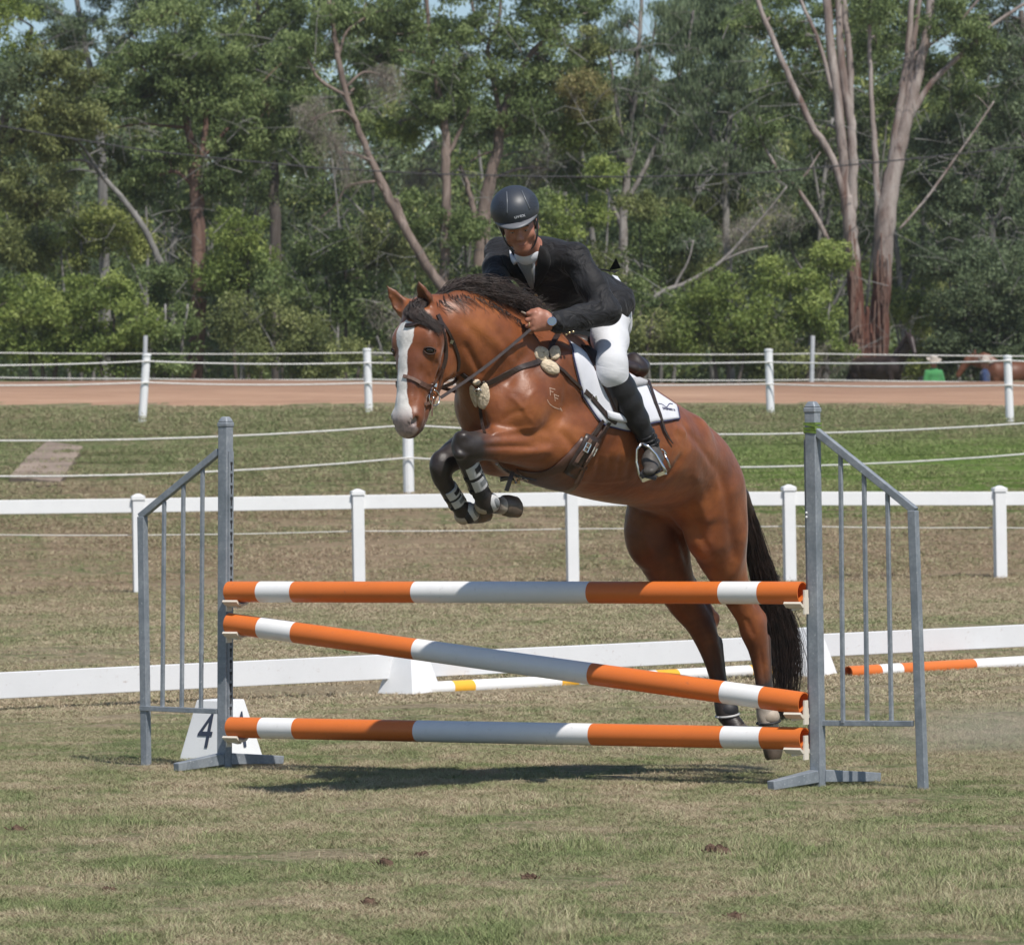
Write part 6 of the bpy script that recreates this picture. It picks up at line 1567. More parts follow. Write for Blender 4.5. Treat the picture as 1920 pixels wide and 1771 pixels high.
# ------------------------------------------------------------------ breastplate with sheepskin pads
bp = empty('breastplate', W(900, 745, 17.1)); tag(bp, 'leather breastplate with cream sheepskin pads across the chest of the jumping horse', 'breastplate')
mb = MB(); band(mb, [(866, 700), (876, 708), (890, 716), (902, 722)], .020, .004); mb.build('chest_strap', MLEATH, bp)
mb = MB(); sA, sN = band(mb, [(902, 722), (925, 714), (950, 700), (975, 689), (1000, 681), (1026, 672)], .022, .005, .003); o = mb.build('shoulder_strap', MLEATH, bp)
mb = MB(); band(mb, [(1030, 672), (1034, 655), (1040, 640), (1047, 626)], .013, .004, .006); band(mb, [(1026, 671), (1030, 655), (1035, 640), (1041, 628)], .010, .004, .004); mb.build('wither_strap', MLEATH, bp)
mb = MB(); band(mb, [(1034, 678), (1052, 693), (1070, 710), (1092, 732)], .013, .005, .006); band(mb, [(1092, 733), (1103, 744)], .022, .007, .012); band(mb, [(1103, 745), (1117, 764), (1136, 782), (1150, 791)], .022, .006, .016); mb.build('saddle_strap', MLEATH, bp)
mb = MB(); band(mb, [(898, 728), (900, 760), (903, 785), (908, 812)], .013, .004); mb.build('martingale_strap', MLEATH, bp)
mb = MB(); q, n_ = onb(896, 728, .01); ring(mb, q - Vector((0, 0, .01)), n_, .014, .0025)
for (x, y) in ((1103, 745), (1110, 748)):
    q, n_ = onb(x, y, .016); d_, u_, v_ = basis(n_, (1, 0, -1)); mb.box(q, .020, .022, .004, u_, v_)
mb.build('ring_fitting', MSTEEL, bp, smooth=False)
def fleece(px, py, ra, rb, ang, th=.014):
    q, n_ = onb(px, py, .002); d_, u_, v_ = basis(n_, Vector((math.cos(ang), 0, -math.sin(ang)))); mb = MB()
    mb.ellipsoid(q, ra, rb, th, 20, ax=u_, ay=v_) if True else None
    rl = random.Random(int(px * 7 + py)); o = mb.build('sheepskin_pad', MFLEECE, bp, smooth=True)
    for v in o.data.vertices:
        k = Vector(v.co) + Vector(o.location); v.co += Vector((rl.uniform(-1, 1), rl.uniform(-1, 1), rl.uniform(-1, 1))) * .0016
    return o
fleece(1016, 664, .036, .031, .5, .016); fleece(1040, 662, .023, .032, .2, .016); fleece(1031, 688, .042, .027, .5, .017)
fleece(889, 742, .014, .050, -.22, .012); fleece(906, 741, .026, .058, 0.05, .016); fleece(893, 716, .016, .012, 0)
# breeding brand on the near shoulder: F over F with a curved stroke
mb = MB()
for pts in ([(1031, 726), (1032, 741)], [(1030, 727), (1041, 730)], [(1031, 733), (1038, 735)], [(1039, 738), (1041, 752)], [(1038, 739), (1048, 743)], [(1040, 745), (1047, 748)], [(1026, 749), (1030, 757), (1040, 764), (1053, 768)], [(1053, 768), (1054, 772)], [(1050, 764), (1053, 768)]):
    band(mb, pts, .0036, .0003, .0004, 3)
o = mb.build('branded_mark', MBRAND, horse)

# ------------------------------------------------------------------ saddle pad
pad = empty('saddle_pad', W(1150, 720, 17.5)); tag(pad, 'white quilted saddle pad with dark lettering at its rear corner, under the brown saddle', 'saddle pad')
topc = [(1066, 640), (1088, 655), (1120, 675), (1150, 688), (1180, 702), (1210, 722), (1240, 744), (1268, 764)]
botc = [(1091, 742), (1108, 770), (1126, 794), (1150, 801), (1184, 808), (1218, 794), (1245, 790), (1272, 786)]
rows = blend_rows(topc, botc, 16, 40)
# round the rear corner
pn, ptop, prim = patch('quilted_cloth', rows, MCLOTH, pad, .011, .003)
mirror_snap(pn, 'quilted_cloth', MCLOTH, pad, True)
mb = MB(); flat = ptop.reshape(-1, 3); P = [Vector(flat[i]) for i in prim]; nr_, ncn = 16, 40
P = P[ncn - 1:2 * ncn + 16 + 12]; mb.tube(P, .0032, 5); mb.build('trim', MNAVY, pad, smooth=True)
mb = MB(); P = [Vector(flat[i * ncn]) for i in range(16)]; mb.tube(P, .0032, 5); mb.build('trim', MNAVY, pad, smooth=True)
# bird mark and lettering
q, n_ = onb(1248, 771, .0155); 
def onpad(px, py, lift=.0155): return onb(px, py, lift)
mb = MB()
for pts, wd in (([(1229, 759.5), (1234, 760), (1239, 763), (1243, 766), (1247, 765)], .0022), ([(1246, 765.5), (1248, 762), (1251, 760.2), (1256, 761.5)], .0036)):
    A = [onpad(x, y) for x, y in pts]; mb.strap([a_[0] for a_ in A], [a_[1] for a_ in A], wd, .0008)
mb.build('bird_mark', MNAVY, pad)
a0, na = onpad(1230, 767); a1, nb_ = onpad(1266, 774); xd = (a1 - a0).normalized()
tm = text_mesh('lettering', 'DASSMART H', .0155, MNAVY, pad, (a0 + a1) / 2 + (na + nb_).normalized() * .002, xd, (na + nb_).normalized().cross(xd), 1.0, .0006)

# ------------------------------------------------------------------ saddle
sd_ = empty('saddle', W(1150, 680, 17.6)); tag(sd_, 'dark brown leather jumping saddle under the rider', 'saddle')
MSAD = simple('saddle_leather', (0.055, 0.026, 0.020), 0.33, var=0.35, scale=9, bump=0.2, bscale=250, coord='World')
MSADK = simple('black_saddle_leather', (0.028, 0.020, 0.019), 0.42, var=0.3, scale=14, coord='World', bump=0.1, bscale=250)
sol = Solid(0.007)
def SC(pts, k=0.03):
    sol.chain([(p[0], (p[1], p[2])) for p in pts], HS, k)
SC([(W(1078, 640, 17.50), .045, .030), (W(1098, 655, 17.55), .065, .028), (W(1125, 678, 17.63), .085, .026), (W(1152, 690, 17.72), .11, .028), (W(1172, 693, 17.79), .105, .038), (W(1184, 688, 17.83), .085, .050)], .03)
for s in (1, -1):
    sol.ell(W(1170, 686, 17.80) + HS * .055 * s, (.03, .045, .055), ax=HF, ay=HS, k=.03)
    sol.ell(W(1088, 650, 17.52) + HS * .035 * s, (.04, .03, .04), ax=HF, ay=HS, k=.03)
sv, sq = sol.mesh(2); seat = mesh_obj('seat', sv, sq, MSADK, sd_, True)
fl_rows = blend_rows([(1086, 650), (1100, 658), (1120, 672), (1145, 686), (1168, 698)], [(1138, 752), (1150, 780), (1166, 793), (1190, 798), (1208, 790)], 12, 14)
fo, ft, fr_ = patch('flap', fl_rows, MSAD, sd_, .012, .014); mirror_snap(fo, 'flap', MSAD, sd_, True)
kr = blend_rows([(1090, 655), (1100, 660)], [(1140, 755), (1152, 778)], 10, 4); ko, _, _ = patch('knee_roll', kr, MSADK, sd_, .026, .020); mirror_snap(ko, 'knee_roll', MSADK, sd_, True)
# panel seen behind the rider's leg
pr_ = blend_rows([(1186, 690), (1200, 696), (1214, 706)], [(1192, 716), (1206, 722), (1218, 728)], 5, 6); po, _, _ = patch('half_pad', pr_, MGREYP, sd_, .018, .012); mirror_snap(po, 'half_pad', MGREYP, sd_, True)
# white keeper with faint lettering low on the flap
kp = blend_rows([(1128, 769), (1146, 774), (1166, 780)], [(1131, 784), (1148, 789), (1168, 792)], 4, 8); kpo, _, _ = patch('girth_keeper', kp, MCLOTH, sd_, .006, .028)
# girth straps, buckles and belly guard
mb = MB(); band(mb, [(1142, 786), (1134, 800), (1124, 814), (1112, 828)], .022, .006, .008); band(mb, [(1130, 784), (1122, 798), (1112, 812), (1104, 822)], .020, .006, .005); mb.build('girth_strap', MLEATH, sd_)
gr = blend_rows([(1090, 818), (1066, 846), (1044, 868), (1022, 881), (998, 884), (968, 878)], [(1122, 836), (1100, 866), (1085, 905), (1058, 925), (1030, 915), (985, 899)], 6, 22); go_, _, _ = patch('belly_guard', gr, MLEATB, sd_, .008, .004); mirror_snap(go_, 'belly_guard', MLEATB, sd_, True)
br2 = blend_rows([(1096, 812), (1082, 838), (1066, 862), (1055, 880)], [(1122, 822), (1110, 846), (1094, 872), (1078, 896)], 5, 10); bo_, _, _ = patch('buckle_guard', br2, MLEATH, sd_, .008, .012)
mb = MB()
for (x, y) in ((1093, 836), (1104, 842)):
    q, n_ = onb(x, y, .026); d_, u_, v_ = basis(n_, Vector((.5, 0, .9)))
    for a_, b_ in ((-1, 0), (1, 0)): mb.beam(q + v_ * a_ * .012 - u_ * .017, q + v_ * a_ * .012 + u_ * .017, .004, .004)
    for b_ in (-1, 0, 1): mb.beam(q + u_ * b_ * .017 - v_ * .013, q + u_ * b_ * .017 + v_ * .013, .004, .004)
mb.build('girth_buckle', MSTEEL, sd_)
mb = MB(); band(mb, [(1112, 828), (1098, 850), (1084, 872), (1074, 898)], .016, .004, .024); band(mb, [(1100, 822), (1088, 842), (1076, 862)], .016, .004, .024); mb.build('billet_strap', MLEATT, sd_)
mb = MB(); band(mb, [(1066, 860), (1078, 868), (1090, 872)], .014, .005, .030); mb.build('keeper_loop', MLEATH, sd_)
# loose strap and fittings under the chest
mb = MB(); c0 = onb(962, 880, .01)[0]; mb.strap([c0, c0 + Vector((-.010, -.01, -.03)), c0 + Vector((-.026, -.012, -.075))], [Vector((.1, -1, 0))] * 3, .018, .004); band(mb, [(930, 862), (948, 874), (975, 888), (1005, 894)], .014, .005, .012); mb.build('girth_front_strap', MLEATH, sd_)
mb = MB(); q, n_ = onb(985, 892, .018); ring(mb, q, n_, .010, .0025); q, n_ = onb(975, 888, .018); ring(mb, q, n_, .008, .002); mb.build('ring_fitting', MSTEEL, sd_)
# loose strap over the pad behind the leg
mb = MB(); A = [onb(1206, 722, .03), onb(1214, 738, .024), onb(1222, 757, .02), onb(1232, 780, .017), onb(1243, 806, .008), onb(1252, 822, .007), onb(1259, 831, .007)]
mb.strap([a_[0] for a_ in A], [a_[1] for a_ in A], [.018, .018, .018, .017, .014, .009, .004], .003); mb.build('stirrup_leather_tail', MLEATH, sd_)
# stirrup leathers and irons
FOOT = W(1222, 868, 17.44)
def stirrup(mirror=lambda p: Vector(p), root=sd_):
    mb = MB(); tp = W(1150, 700, 17.55) + HS * .05; top = W(1203, 832, 17.385)
    P = [onb(1152, 745, .045)[0], onb(1168, 775, .045)[0], onb(1186, 800, .04)[0], top]; P = [mirror(p) for p in bez(P, 3)]
    mb.strap(P, [mirror(TP + HS) - mirror(TP)] * len(P), .022, .006); mb.build('stirrup_leather', MLEATB, root)
    ap = [(1203, 831), (1194, 842), (1193, 866), (1199, 888), (1207, 902)]; bp2 = [(1203, 831), (1217, 838), (1230, 852), (1242, 873), (1248, 886)]
    mb = MB()
    mb.tube([mirror(W(x, y, 17.31)) for x, y in ap], [.0065, .006, .0062, .007, .008], 8); mb.tube([mirror(W(x, y, 17.285)) for x, y in bp2], [.0065, .006, .0062, .007, .008], 8)
    mb.build('stirrup_arch', MSTEEL, root, smooth=True)
    mb = MB(); mb.beam(mirror(W(1206, 901, 17.31)), mirror(W(1248, 886, 17.285)), .014, .036, (0, 0, 1)); mb.build('stirrup_tread', MBRASS, root)
stirrup(); stirrup(mirror_body)

# ------------------------------------------------------------------ boots on the forelegs
MBOOTW = simple('boot_shell', (0.46, 0.46, 0.47), 0.45, var=0.12, scale=20, coord='World')
MBOOTG = simple('boot_grey', (0.17, 0.18, 0.19), 0.5, coord='World')
MBOOTT = simple('boot_beige', (0.36, 0.30, 0.24), 0.6, var=0.15, scale=25, coord='World')
MBOOTK = simple('boot_neoprene', (0.018, 0.018, 0.022), 0.6, coord='World')
def legboot(name, A, B, Fk, label, r=.034):
    """A = below the knee, B = above the fetlock, Fk = fetlock centre"""
    A, B, Fk = Vector(A), Vector(B), Vector(Fk); root = empty(name, A); tag(root, label, 'leg boot', 'leg boots on the forelegs')
    ax, u, v = basis(B - A, -HF)                    # u = back of the leg (tendon side)
    v = HS - ax * HS.dot(ax); v.normalize(); u = v.cross(ax); 
    def shell(t0, t1, a0, a1, r0, r1, th, mat, nm, n=14):
        mb = MB(); M_ = 6; b0 = 0
        for j in range(M_ + 1):
            t = t0 + (t1 - t0) * j / M_; c = A.lerp(B, t); rr_ = (r0 + (r1 - r0) * j / M_)
            for k in range(n + 1):
                a = a0 + (a1 - a0) * k / n
                dvec = v * math.cos(a) + u * math.sin(a)
                mb.v.append(tuple(c + dvec * rr_))
            for k in range(n + 1):
                a = a0 + (a1 - a0) * k / n; dvec = v * math.cos(a) + u * math.sin(a); mb.v.append(tuple(c + dvec * (rr_ + th)))
        q = 2 * (n + 1)
        for j in range(M_):
            for k in range(n):
                a = j * q + k; mb.f.append((a, a + 1, a + 1 + q, a + q)); a += n + 1; mb.f.append((a + q, a + 1 + q, a + 1, a))
            for k in (0, n): a = j * q + k; mb.f.append((a, a + q, a + q + n + 1, a + n + 1))
        for j in (0, M_):
            for k in range(n): a = j * q + k; mb.f.append((a, a + n + 1, a + n + 2, a + 1))
        return mb.build(nm, mat, root, smooth=False)
    pi = math.pi
    shell(-.04, 1.02, 0, 2 * pi, r - .002, r - .001, .002, MBOOTK, 'lining', 24)
    shell(-.04, .32, -1.2, 1.5, r, r, .007, MBOOTW, 'shell_plate'); shell(.06, .22, -.35, .5, r + .006, r + .006, .002, MBOOTK, 'vent')
    shell(.42, .74, -1.2, 1.5, r, r, .007, MBOOTW, 'shell_plate'); shell(.49, .64, -.35, .4, r + .006, r + .006, .002, MBOOTG, 'vent')
    shell(.0, .34, 2.3, 4.3, r, r, .005, MBOOTT, 'shell_plate'); shell(.44, .74, 2.2, 4.3, r, r, .005, MBOOTT, 'shell_plate')
    shell(.30, .42, 0, 2 * pi, r + .003, r + .003, .003, MBOOTK, 'strap', 20); shell(.72, .84, 0, 2 * pi, r + .004, r + .004, .003, MBOOTK, 'strap', 20)
    # fetlock cups
    mb = MB(); mb.ellipsoid(Fk + v * .006 + u * .004, .040, .043, .046, 18, ax=v, ay=u); mb.build('fetlock_lining', MBOOTK, root, smooth=True)
    mb = MB(); mb.ellipsoid(Fk + v * .022 + u * .010, .030, .033, .042, 18, ax=v, ay=u); mb.build('fetlock_cup', MBOOTW, root, smooth=True)
    mb = MB(); mb.ellipsoid(Fk + v * .034 + u * .012, .022, .019, .030, 16, ax=v, ay=u); mb.build('fetlock_disc', MBOOTG, root, smooth=True)
    mb = MB(); mb.ellipsoid(Fk - u * .014 - v * .004, .036, .034, .036, 18, ax=v, ay=u); mb.build('fetlock_front', MBOOTT, root, smooth=True)
    mb = MB()
    for t in (.36, .78):
        c = A.lerp(B, t) + (v * .92 + u * .35).normalized() * (r + .008); mb.ellipsoid(c, .003, .003, .003, 6)
    mb.build('stud', MSTEEL, root)
    return root
legboot('leg_boot', W(878, 868, 16.98), W(902, 925, 17.08), W(911, 943, 17.12), 'white and black tendon boot on the folded near foreleg, in front')
legboot('leg_boot', W(840, 915, 17.07), W(862, 950, 17.14), W(873, 962, 17.17), 'white and black tendon boot on the far foreleg, lower and partly hidden', .031)
# fetlock boots behind
for (c, lab, mt) in ((W(1441, 1345, 18.36), 'beige fetlock boot on the near hind leg between the two lower poles', MBOOTT), (W(1364, 1332, 18.45), 'black and grey fetlock boot on the far hind leg', MBOOTK)):
    root = empty('fetlock_boot', c); tag(root, lab, 'fetlock boot', 'fetlock boots on the hind legs')
    mb = MB(); mb.ellipsoid(c + Vector((0, 0, .004)), .046, .049, .042, 20, ax=HF, ay=HS); mb.build('boot_shell', mt, root, smooth=True)
    mb = MB(); P = [c + HF * math.cos(a) * .048 + HS * math.sin(a) * .050 + Vector((0, 0, -.018 - .008 * math.cos(a))) for a in [2 * math.pi * k / 18 for k in range(19)]]; mb.tube(P, .005, 6); mb.build('boot_edge', MBOOTW if mt is MBOOTK else MBOOTK, root, smooth=True)

# ------------------------------------------------------------------ the rider
MSKIN = NT('skin'); _v = MSKIN.coord('World'); _n = MSKIN.noise(_v, 30, 4, 0.6); _n2 = MSKIN.noise(_v, 160, 2, 0.5)
MSKIN.setc(MSKIN.ramp(_n, [(0.3, (0.27, 0.105, 0.065)), (0.7, (0.41, 0.19, 0.13))])); MSKIN.p(Roughness=0.5); MSKIN.bump(_n2, 0.15, 0.002); MSKIN = MSKIN.m
def cloth(name, c, bump=0.3, wr=6.0, rough=0.85, dist=0.02, sheen=0.2, sc=(1, 1, 1)):
    k = NT(name); v = k.coord('World'); mp = k.n('ShaderNodeMapping'); mp.inputs['Scale'].default_value = sc; k.l(v, mp.inputs[0])
    a = k.noise(mp.outputs[0], wr, 3, 0.5, 1.6); b = k.noise(v, 400, 2, 0.5)
    k.setc(k.ramp(a, [(0.3, tuple(x * .9 for x in c)), (0.7, c)])); k.p(Roughness=rough); k.b.inputs['Sheen Weight'].default_value = sheen; k.b.inputs['Specular IOR Level'].default_value = 0.25
    k.bump(k.math('ADD', a, k.math('MULTIPLY', b, 0.03)), bump, dist); return k.m
MJACK = cloth('black_wool', (0.012, 0.012, 0.014), 0.8, 8.0, 0.62, 0.035, 0.1)
MLAPEL = cloth('black_lapel', (0.009, 0.009, 0.010), 0.2, 7.0, 0.7, 0.01, 0.06)
MBREECH = cloth('white_breeches', (0.62, 0.63, 0.66), 0.4, 6.0, 0.8, 0.010, 0.1, (1.0, 1.0, 2.6))
MBOOT = cloth('black_boot_leather', (0.02, 0.02, 0.022), 0.35, 14.0, 0.38, 0.01, 0.0)
MBOOTB = cloth('grey_boot_foot', (0.075, 0.068, 0.062), 0.4, 16.0, 0.5, 0.008, 0.0)
MSHIRT = cloth('white_shirt', (0.68, 0.70, 0.76), 0.2, 14, 0.8, 0.005)
MTIE = cloth('grey_tie', (0.20, 0.20, 0.19), 0.3, 18, 0.6, 0.006)
MHELM = simple('helmet_shell', (0.032, 0.038, 0.050), 0.46, 0.0, var=0.1, scale=10)
MHELM2 = simple('helmet_peak', (0.13, 0.135, 0.15), 0.5, var=0.1, scale=30)
MGOLD = simple('gold_metal', (0.75, 0.6, 0.35), 0.3, 1.0)
SA = Vector((.82, -.57, .02)).normalized()                         # across the shoulders, to his left (near side)
pelv, waist, chest, upch, nbase = W(1122, 580, 17.70), W(1088, 552, 17.60), W(1046, 518, 17.47), W(1010, 487, 17.38), W(990, 466, 17.32)
shN, elN, wrN = W(1078, 484, 17.27), W(1140, 584, 17.20), W(1038, 606, 17.03)
shF, elF, wrF = W(937, 474, 17.50), W(930, 532, 17.32), W(958, 566, 17.26)
hipN, knN, anN = W(1140, 578, 17.60), W(1147, 694, 17.29), W(1221, 836, 17.415)
heelN, toeN = W(1231, 858, 17.45), W(1217, 884, 17.25)
hipF, knF, anF, heelF, toeF = [mirror_body(p) for p in (hipN, knN, anN, heelN, toeN)]
FC = W(974, 425, 17.17)                                            # centre of the head
FF_ = Vector((-.02, -.92, -.38)).normalized(); FU = Vector((-.17, -.38, .90)); FU = (FU - FF_ * FU.dot(FF_)).normalized(); FR = FF_.cross(FU)  # FR -> image right?
if FR.x < 0: FR = -FR
def fp(r, u, f): return FC + FR * r + FU * u + FF_ * f
b = Solid(0.0048)
def bc(pts, ref=SA, k=0.02, k0=None, tags=None): b.chain([(p[0], (p[1], p[2])) for p in pts], ref, k, k0, tags)
# skull, face, jaw
b.ell(fp(0, .030, -.015), (.066, .080, .080), ax=FR, ay=FU, k=.02)
b.seg(fp(0, .0, .030), fp(0, -.062, .040), (.056, .050), (.036, .034), FR, .02)
b.ell(fp(0, -.075, .052), (.024, .018, .020), ax=FR, ay=FU, k=.02)                         # chin
for s in (1, -1):
    b.ell(fp(.036 * s, -.018, .052), (.020, .016, .014), ax=FR, ay=FU, k=.025)            # cheekbone
    b.ell(fp(.050 * s, -.048, .012), (.010, .022, .022), ax=FR, ay=FU, k=.025)            # jaw corner
    b.ell(fp(.024 * s, .024, .071), (.021, .006, .009), ax=FR, ay=FU, k=.012)            # brow
    b.ell(fp(.026 * s, .008, .080), (.013, .009, .010), ax=FR, ay=FU, k=.008, sub=True)  # eye socket
    b.ell(fp(.0265 * s, .007, .066), (.0105, .0095, .0105), ax=FR, ay=FU, k=.004)         # eyeball lid
    b.ell(fp(.068 * s, -.006, -.010), (.008, .026, .015), ax=FR, ay=FU, k=.008)           # ear
    b.ell(fp(.0085 * s, -.024, .083), (.0065, .006, .008), ax=FR, ay=FU, k=.006)         # nostril wing
b.seg(fp(0, .016, .074), fp(0, -.020, .090), (.007, .009), (.0095, .010), FR, .012)      # nose
b.ell(fp(0, -.048, .073), (.020, .0055, .009), ax=FR, ay=FU, k=.006, tag=1); b.ell(fp(0, -.057, .071), (.017, .006, .009), ax=FR, ay=FU, k=.004, tag=1)
b.ell(fp(0, -.0535, .082), (.012, .0016, .005), ax=FR, ay=FU, k=.003, sub=True)
# neck, trunk
bc([(fp(0, -.045, -.015), .046, .048), (nbase, .050, .052), (upch, .12, .07)], k=.03, k0=.02)
bc([(upch, .135, .075), (chest, .14, .098), (waist, .112, .085), (pelv, .125, .095)], k=.04)
# arms and legs
bc([(upch.lerp(shN, .7), .05, .05), (shN, .048, .048), (elN, .036, .036), (wrN.lerp(elN, .12), .026, .022)], k=.03); bc([(upch.lerp(shF, .7), .05, .05), (shF, .048, .048), (elF, .036, .036), (wrF, .024, .022)], k=.03)
for h_, k_, a_, he, to in ((hipN, knN, anN, heelN, toeN), (hipF, knF, anF, heelF, toeF)):
    bc([(pelv.lerp(h_, .7), .07, .08), (h_, .07, .08), (k_, .046, .046), (a_, .022, .022)], k=.03); b.seg(a_.lerp(he, .6), he.lerp(to, .8), (.018, .018), (.014, .010), HS, .01)
# hands: palm, four bent fingers and a thumb each, closed on the reins
def hand(wr, ctr, up_, out_, fwd, sc=1.0):
    """up_: thumb side, out_: back of the hand, fwd: towards the knuckles"""
    up_, out_, fwd = up_.normalized(), out_.normalized(), fwd.normalized()
    b.seg(wr, ctr - fwd * .022, (.024 * sc, .019 * sc), (.032 * sc, .019 * sc), up_, .02)
    b.seg(ctr - fwd * .022, ctr + fwd * .020, (.033 * sc, .018 * sc), (.037 * sc, .0155 * sc), up_, .012)
    for i, (o_, L) in enumerate(((.0285, 1.0), (.0100, 1.08), (-.0085, 1.0), (-.0265, .82))):
        r_ = (.0088 - .0006 * i) * sc
        k0 = ctr + fwd * .024 + up_ * o_ * sc + out_ * .003
        k1 = k0 + fwd * (.022 * L * sc) - out_ * .010 + up_ * (-.003 * i)
        k2 = k1 - out_ * (.020 * L * sc) - fwd * .006
        k3 = k2 - fwd * (.020 * L * sc) - out_ * .004
        b.ell(k0 + out_ * .002, (r_ * 1.15, r_ * 1.05, r_ * 1.1), ax=fwd, ay=up_, k=.006)
        b.seg(k0, k1, r_ * 1.04, r_, up_, .0045); b.seg(k1, k2, r_, r_ * .93, up_, .002); b.seg(k2, k3, r_ * .93, r_ * .82, up_, .002)
    t0 = ctr - fwd * .015 + up_ * .026 * sc - out_ * .006; t1 = t0 + fwd * .026 + up_ * .014 - out_ * .006; t2 = t1 + fwd * .026 - up_ * .001 - out_ * .008
    b.seg(t0, t1, .0125 * sc, .0105 * sc, up_, .008); b.seg(t1, t2, .0102 * sc, .0085 * sc, up_, .004)
hand(wrN, W(1013, 602, 17.03), Vector((.12, -.05, 1)), Vector((.15, -1, .1)), Vector((-1, -.12, -.04)), 1.14)
hand(wrF, W(966, 574, 17.27), Vector((.2, -.1, 1)), -HS, Vector((-.8, -.6, -.1)), .95)
bv, bq = b.mesh(1)
lips = b.tags(bv, .004)
rider = mesh_obj('person', bv, bq, MSKIN, smooth=True)
tag(rider, 'rider in a black jacket, white breeches and dark helmet leaning forward over the jumping horse', 'person')
MLIP = simple('lips', (0.34, 0.135, 0.105), 0.5); MEYEW = simple('eye_white', (0.25, 0.22, 0.20), 0.35); MIRIS = simple('iris', (0.03, 0.02, 0.015), 0.2); MHAIRB = simple('short_hair', (0.035, 0.025, 0.02), 0.7, var=0.4, scale=80)
for s in (1, -1):
    mb = MB(); mb.ellipsoid(fp(.0265 * s, .0055, .0715), .0085, .0030, .0065, 14, ax=FR, ay=FU); mb.build('eye', MEYEW, rider, smooth=True)
    mb = MB(); mb.ellipsoid(fp(.0265 * s, .0053, .0755), .0033, .0026, .0030, 10, ax=FR, ay=FU); mb.build('iris', MIRIS, rider, smooth=True)
    mb = MB(); P = [fp((.0265 + x) * s, .022 + .004 * (1 - (x / .018) ** 2), .0775 - abs(x) * .1) for x in np.linspace(-.017, .017, 7)]; mb.tube(P, [.001, .0025, .003, .003, .003, .0025, .001], 5); mb.build('eyebrow', MHAIRB, rider, smooth=True)
    mb = MB(); mb.ellipsoid(fp(.061 * s, .010, .012), .010, .026, .016, 10, ax=FR, ay=FU); mb.build('sideburn', MHAIRB, rider, smooth=True)
mb = MB(); P = [fp(x, -.0480 - .06 * abs(x), .0795 - x * x * 16) for x in np.linspace(-.0135, .0135, 9)]; mb.tube(P, [.001] + [.0022] * 7 + [.001], 6); P = [fp(x, -.0565 + .04 * abs(x), .0775 - x * x * 16) for x in np.linspace(-.0105, .0105, 9)]; mb.tube(P, [.001] + [.0028] * 7 + [.001], 6); mb.build('lips', MLIP, rider, smooth=True)
mb = MB(); mb.ellipsoid(fp(0, .01, -.055), .058, .05, .04, 14, ax=FR, ay=FU); mb.build('hair', MHAIRB, rider, smooth=True)

# ---- shirt collar round the neck
sc_ = Solid(0.005); sc_.seg(fp(0, -.088, -.012).lerp(nbase, .9), nbase + Vector((0, -.01, -.015)), (.046, .046), (.056, .054), SA, .01); v_, q_ = sc_.mesh(1); mesh_obj('collar_band', v_, q_, MSHIRT, rider, True)
# ---- breeches
br = Solid(0.006)
def brc(pts, ref=SA, k=0.03, k0=None): br.chain([(p[0], (p[1], p[2])) for p in pts], ref, k, k0)
brc([(waist, .115, .085), (pelv, .14, .105), (pelv + Vector((.015, .02, -.06)), .13, .10)], k=.03)
for h_, k_, a_ in ((hipN, knN, anN), (hipF, knF, anF)):
    md = h_.lerp(k_, .5); sg = 1 if k_ is knN else -1
    brc([(pelv.lerp(h_, .75), .08, .10), (h_ + Vector((0, 0, -.02)), .082, .098), (md, .070, .078), (k_ + Vector((0, 0, .03)), .057, .062), (k_ + Vector((0, 0, -.01)), .054, .058), (k_.lerp(a_, .16), .048, .047)], k=.03)
    br.ell(k_ + Vector((-.012, -.015, .0)), (.046, .046, .05), k=.02)
rv, rq = br.mesh(2); bo = mesh_obj('breeches', rv, rq, MBREECH, rider, True)
# ---- long boots
bt = Solid(0.0055)
for h_, k_, a_, he, to, sg in ((hipN, knN, anN, heelN, toeN, 1), (hipF, knF, anF, heelF, toeF, -1)):
    t0 = k_.lerp(a_, .10)
    P = [(t0, .052, .060), (k_.lerp(a_, .25), .052, .061), (k_.lerp(a_, .42), .050, .058), (k_.lerp(a_, .65), .043, .047), (k_.lerp(a_, .85), .034, .035), (a_, .032, .036)]
    bt.chain([(p[0], (p[1], p[2])) for p in P], HS, .015)
    if sg > 0: v_, q_ = bt.mesh(2); mesh_obj('long_boot', v_, q_, MBOOT, rider, True); BTN = BVHTree.FromPolygons([tuple(x) for x in v_.tolist()], [tuple(x) for x in q_.tolist()])
    else: v_, q_ = bt.mesh(2); mesh_obj('long_boot', v_, q_, MBOOT, rider, True)
    bt = Solid(0.0055)
    ft = Solid(0.005); mid = he.lerp(to, .5)
    ft.seg(a_, he.lerp(to, .15) + Vector((0, 0, .004)), (.030, .034), (.028, .032), HS, .015); ft.seg(he, mid, (.026, .030), (.031, .028), HS, .02); ft.seg(mid, to, (.032, .027), (.026, .017), HS, .02)
    ft.ell(a_.lerp(to, .4) + Vector((0, 0, .0)), (.029, .05, .028), ax=HS, ay=(to - a_), k=.02)
    v_, q_ = ft.mesh(2); mesh_obj('boot_foot', v_, q_, MBOOTB, rider, True)
    mb = MB(); dn = Vector((-.25, -.2, -.9)).normalized(); mb.beam(he + dn * .034, to + dn * .022, .012, .066, dn); mb.build('boot_sole', MBOOTK, rider)
    # folds at the ankle
    mb = MB()
    for f_ in (.84, .90, .96):
        c = k_.lerp(a_, f_); d, u, v = basis(a_ - k_, HS); P_ = [c + u * math.cos(t) * .036 + v * math.sin(t) * .037 + d * .008 * math.sin(t * 1.0 + f_ * 9) for t in [2 * math.pi * k / 18 for k in range(19)]]; mb.tube(P_, .0055, 6)
    mb.build('boot_fold', MBOOT, rider, smooth=True)
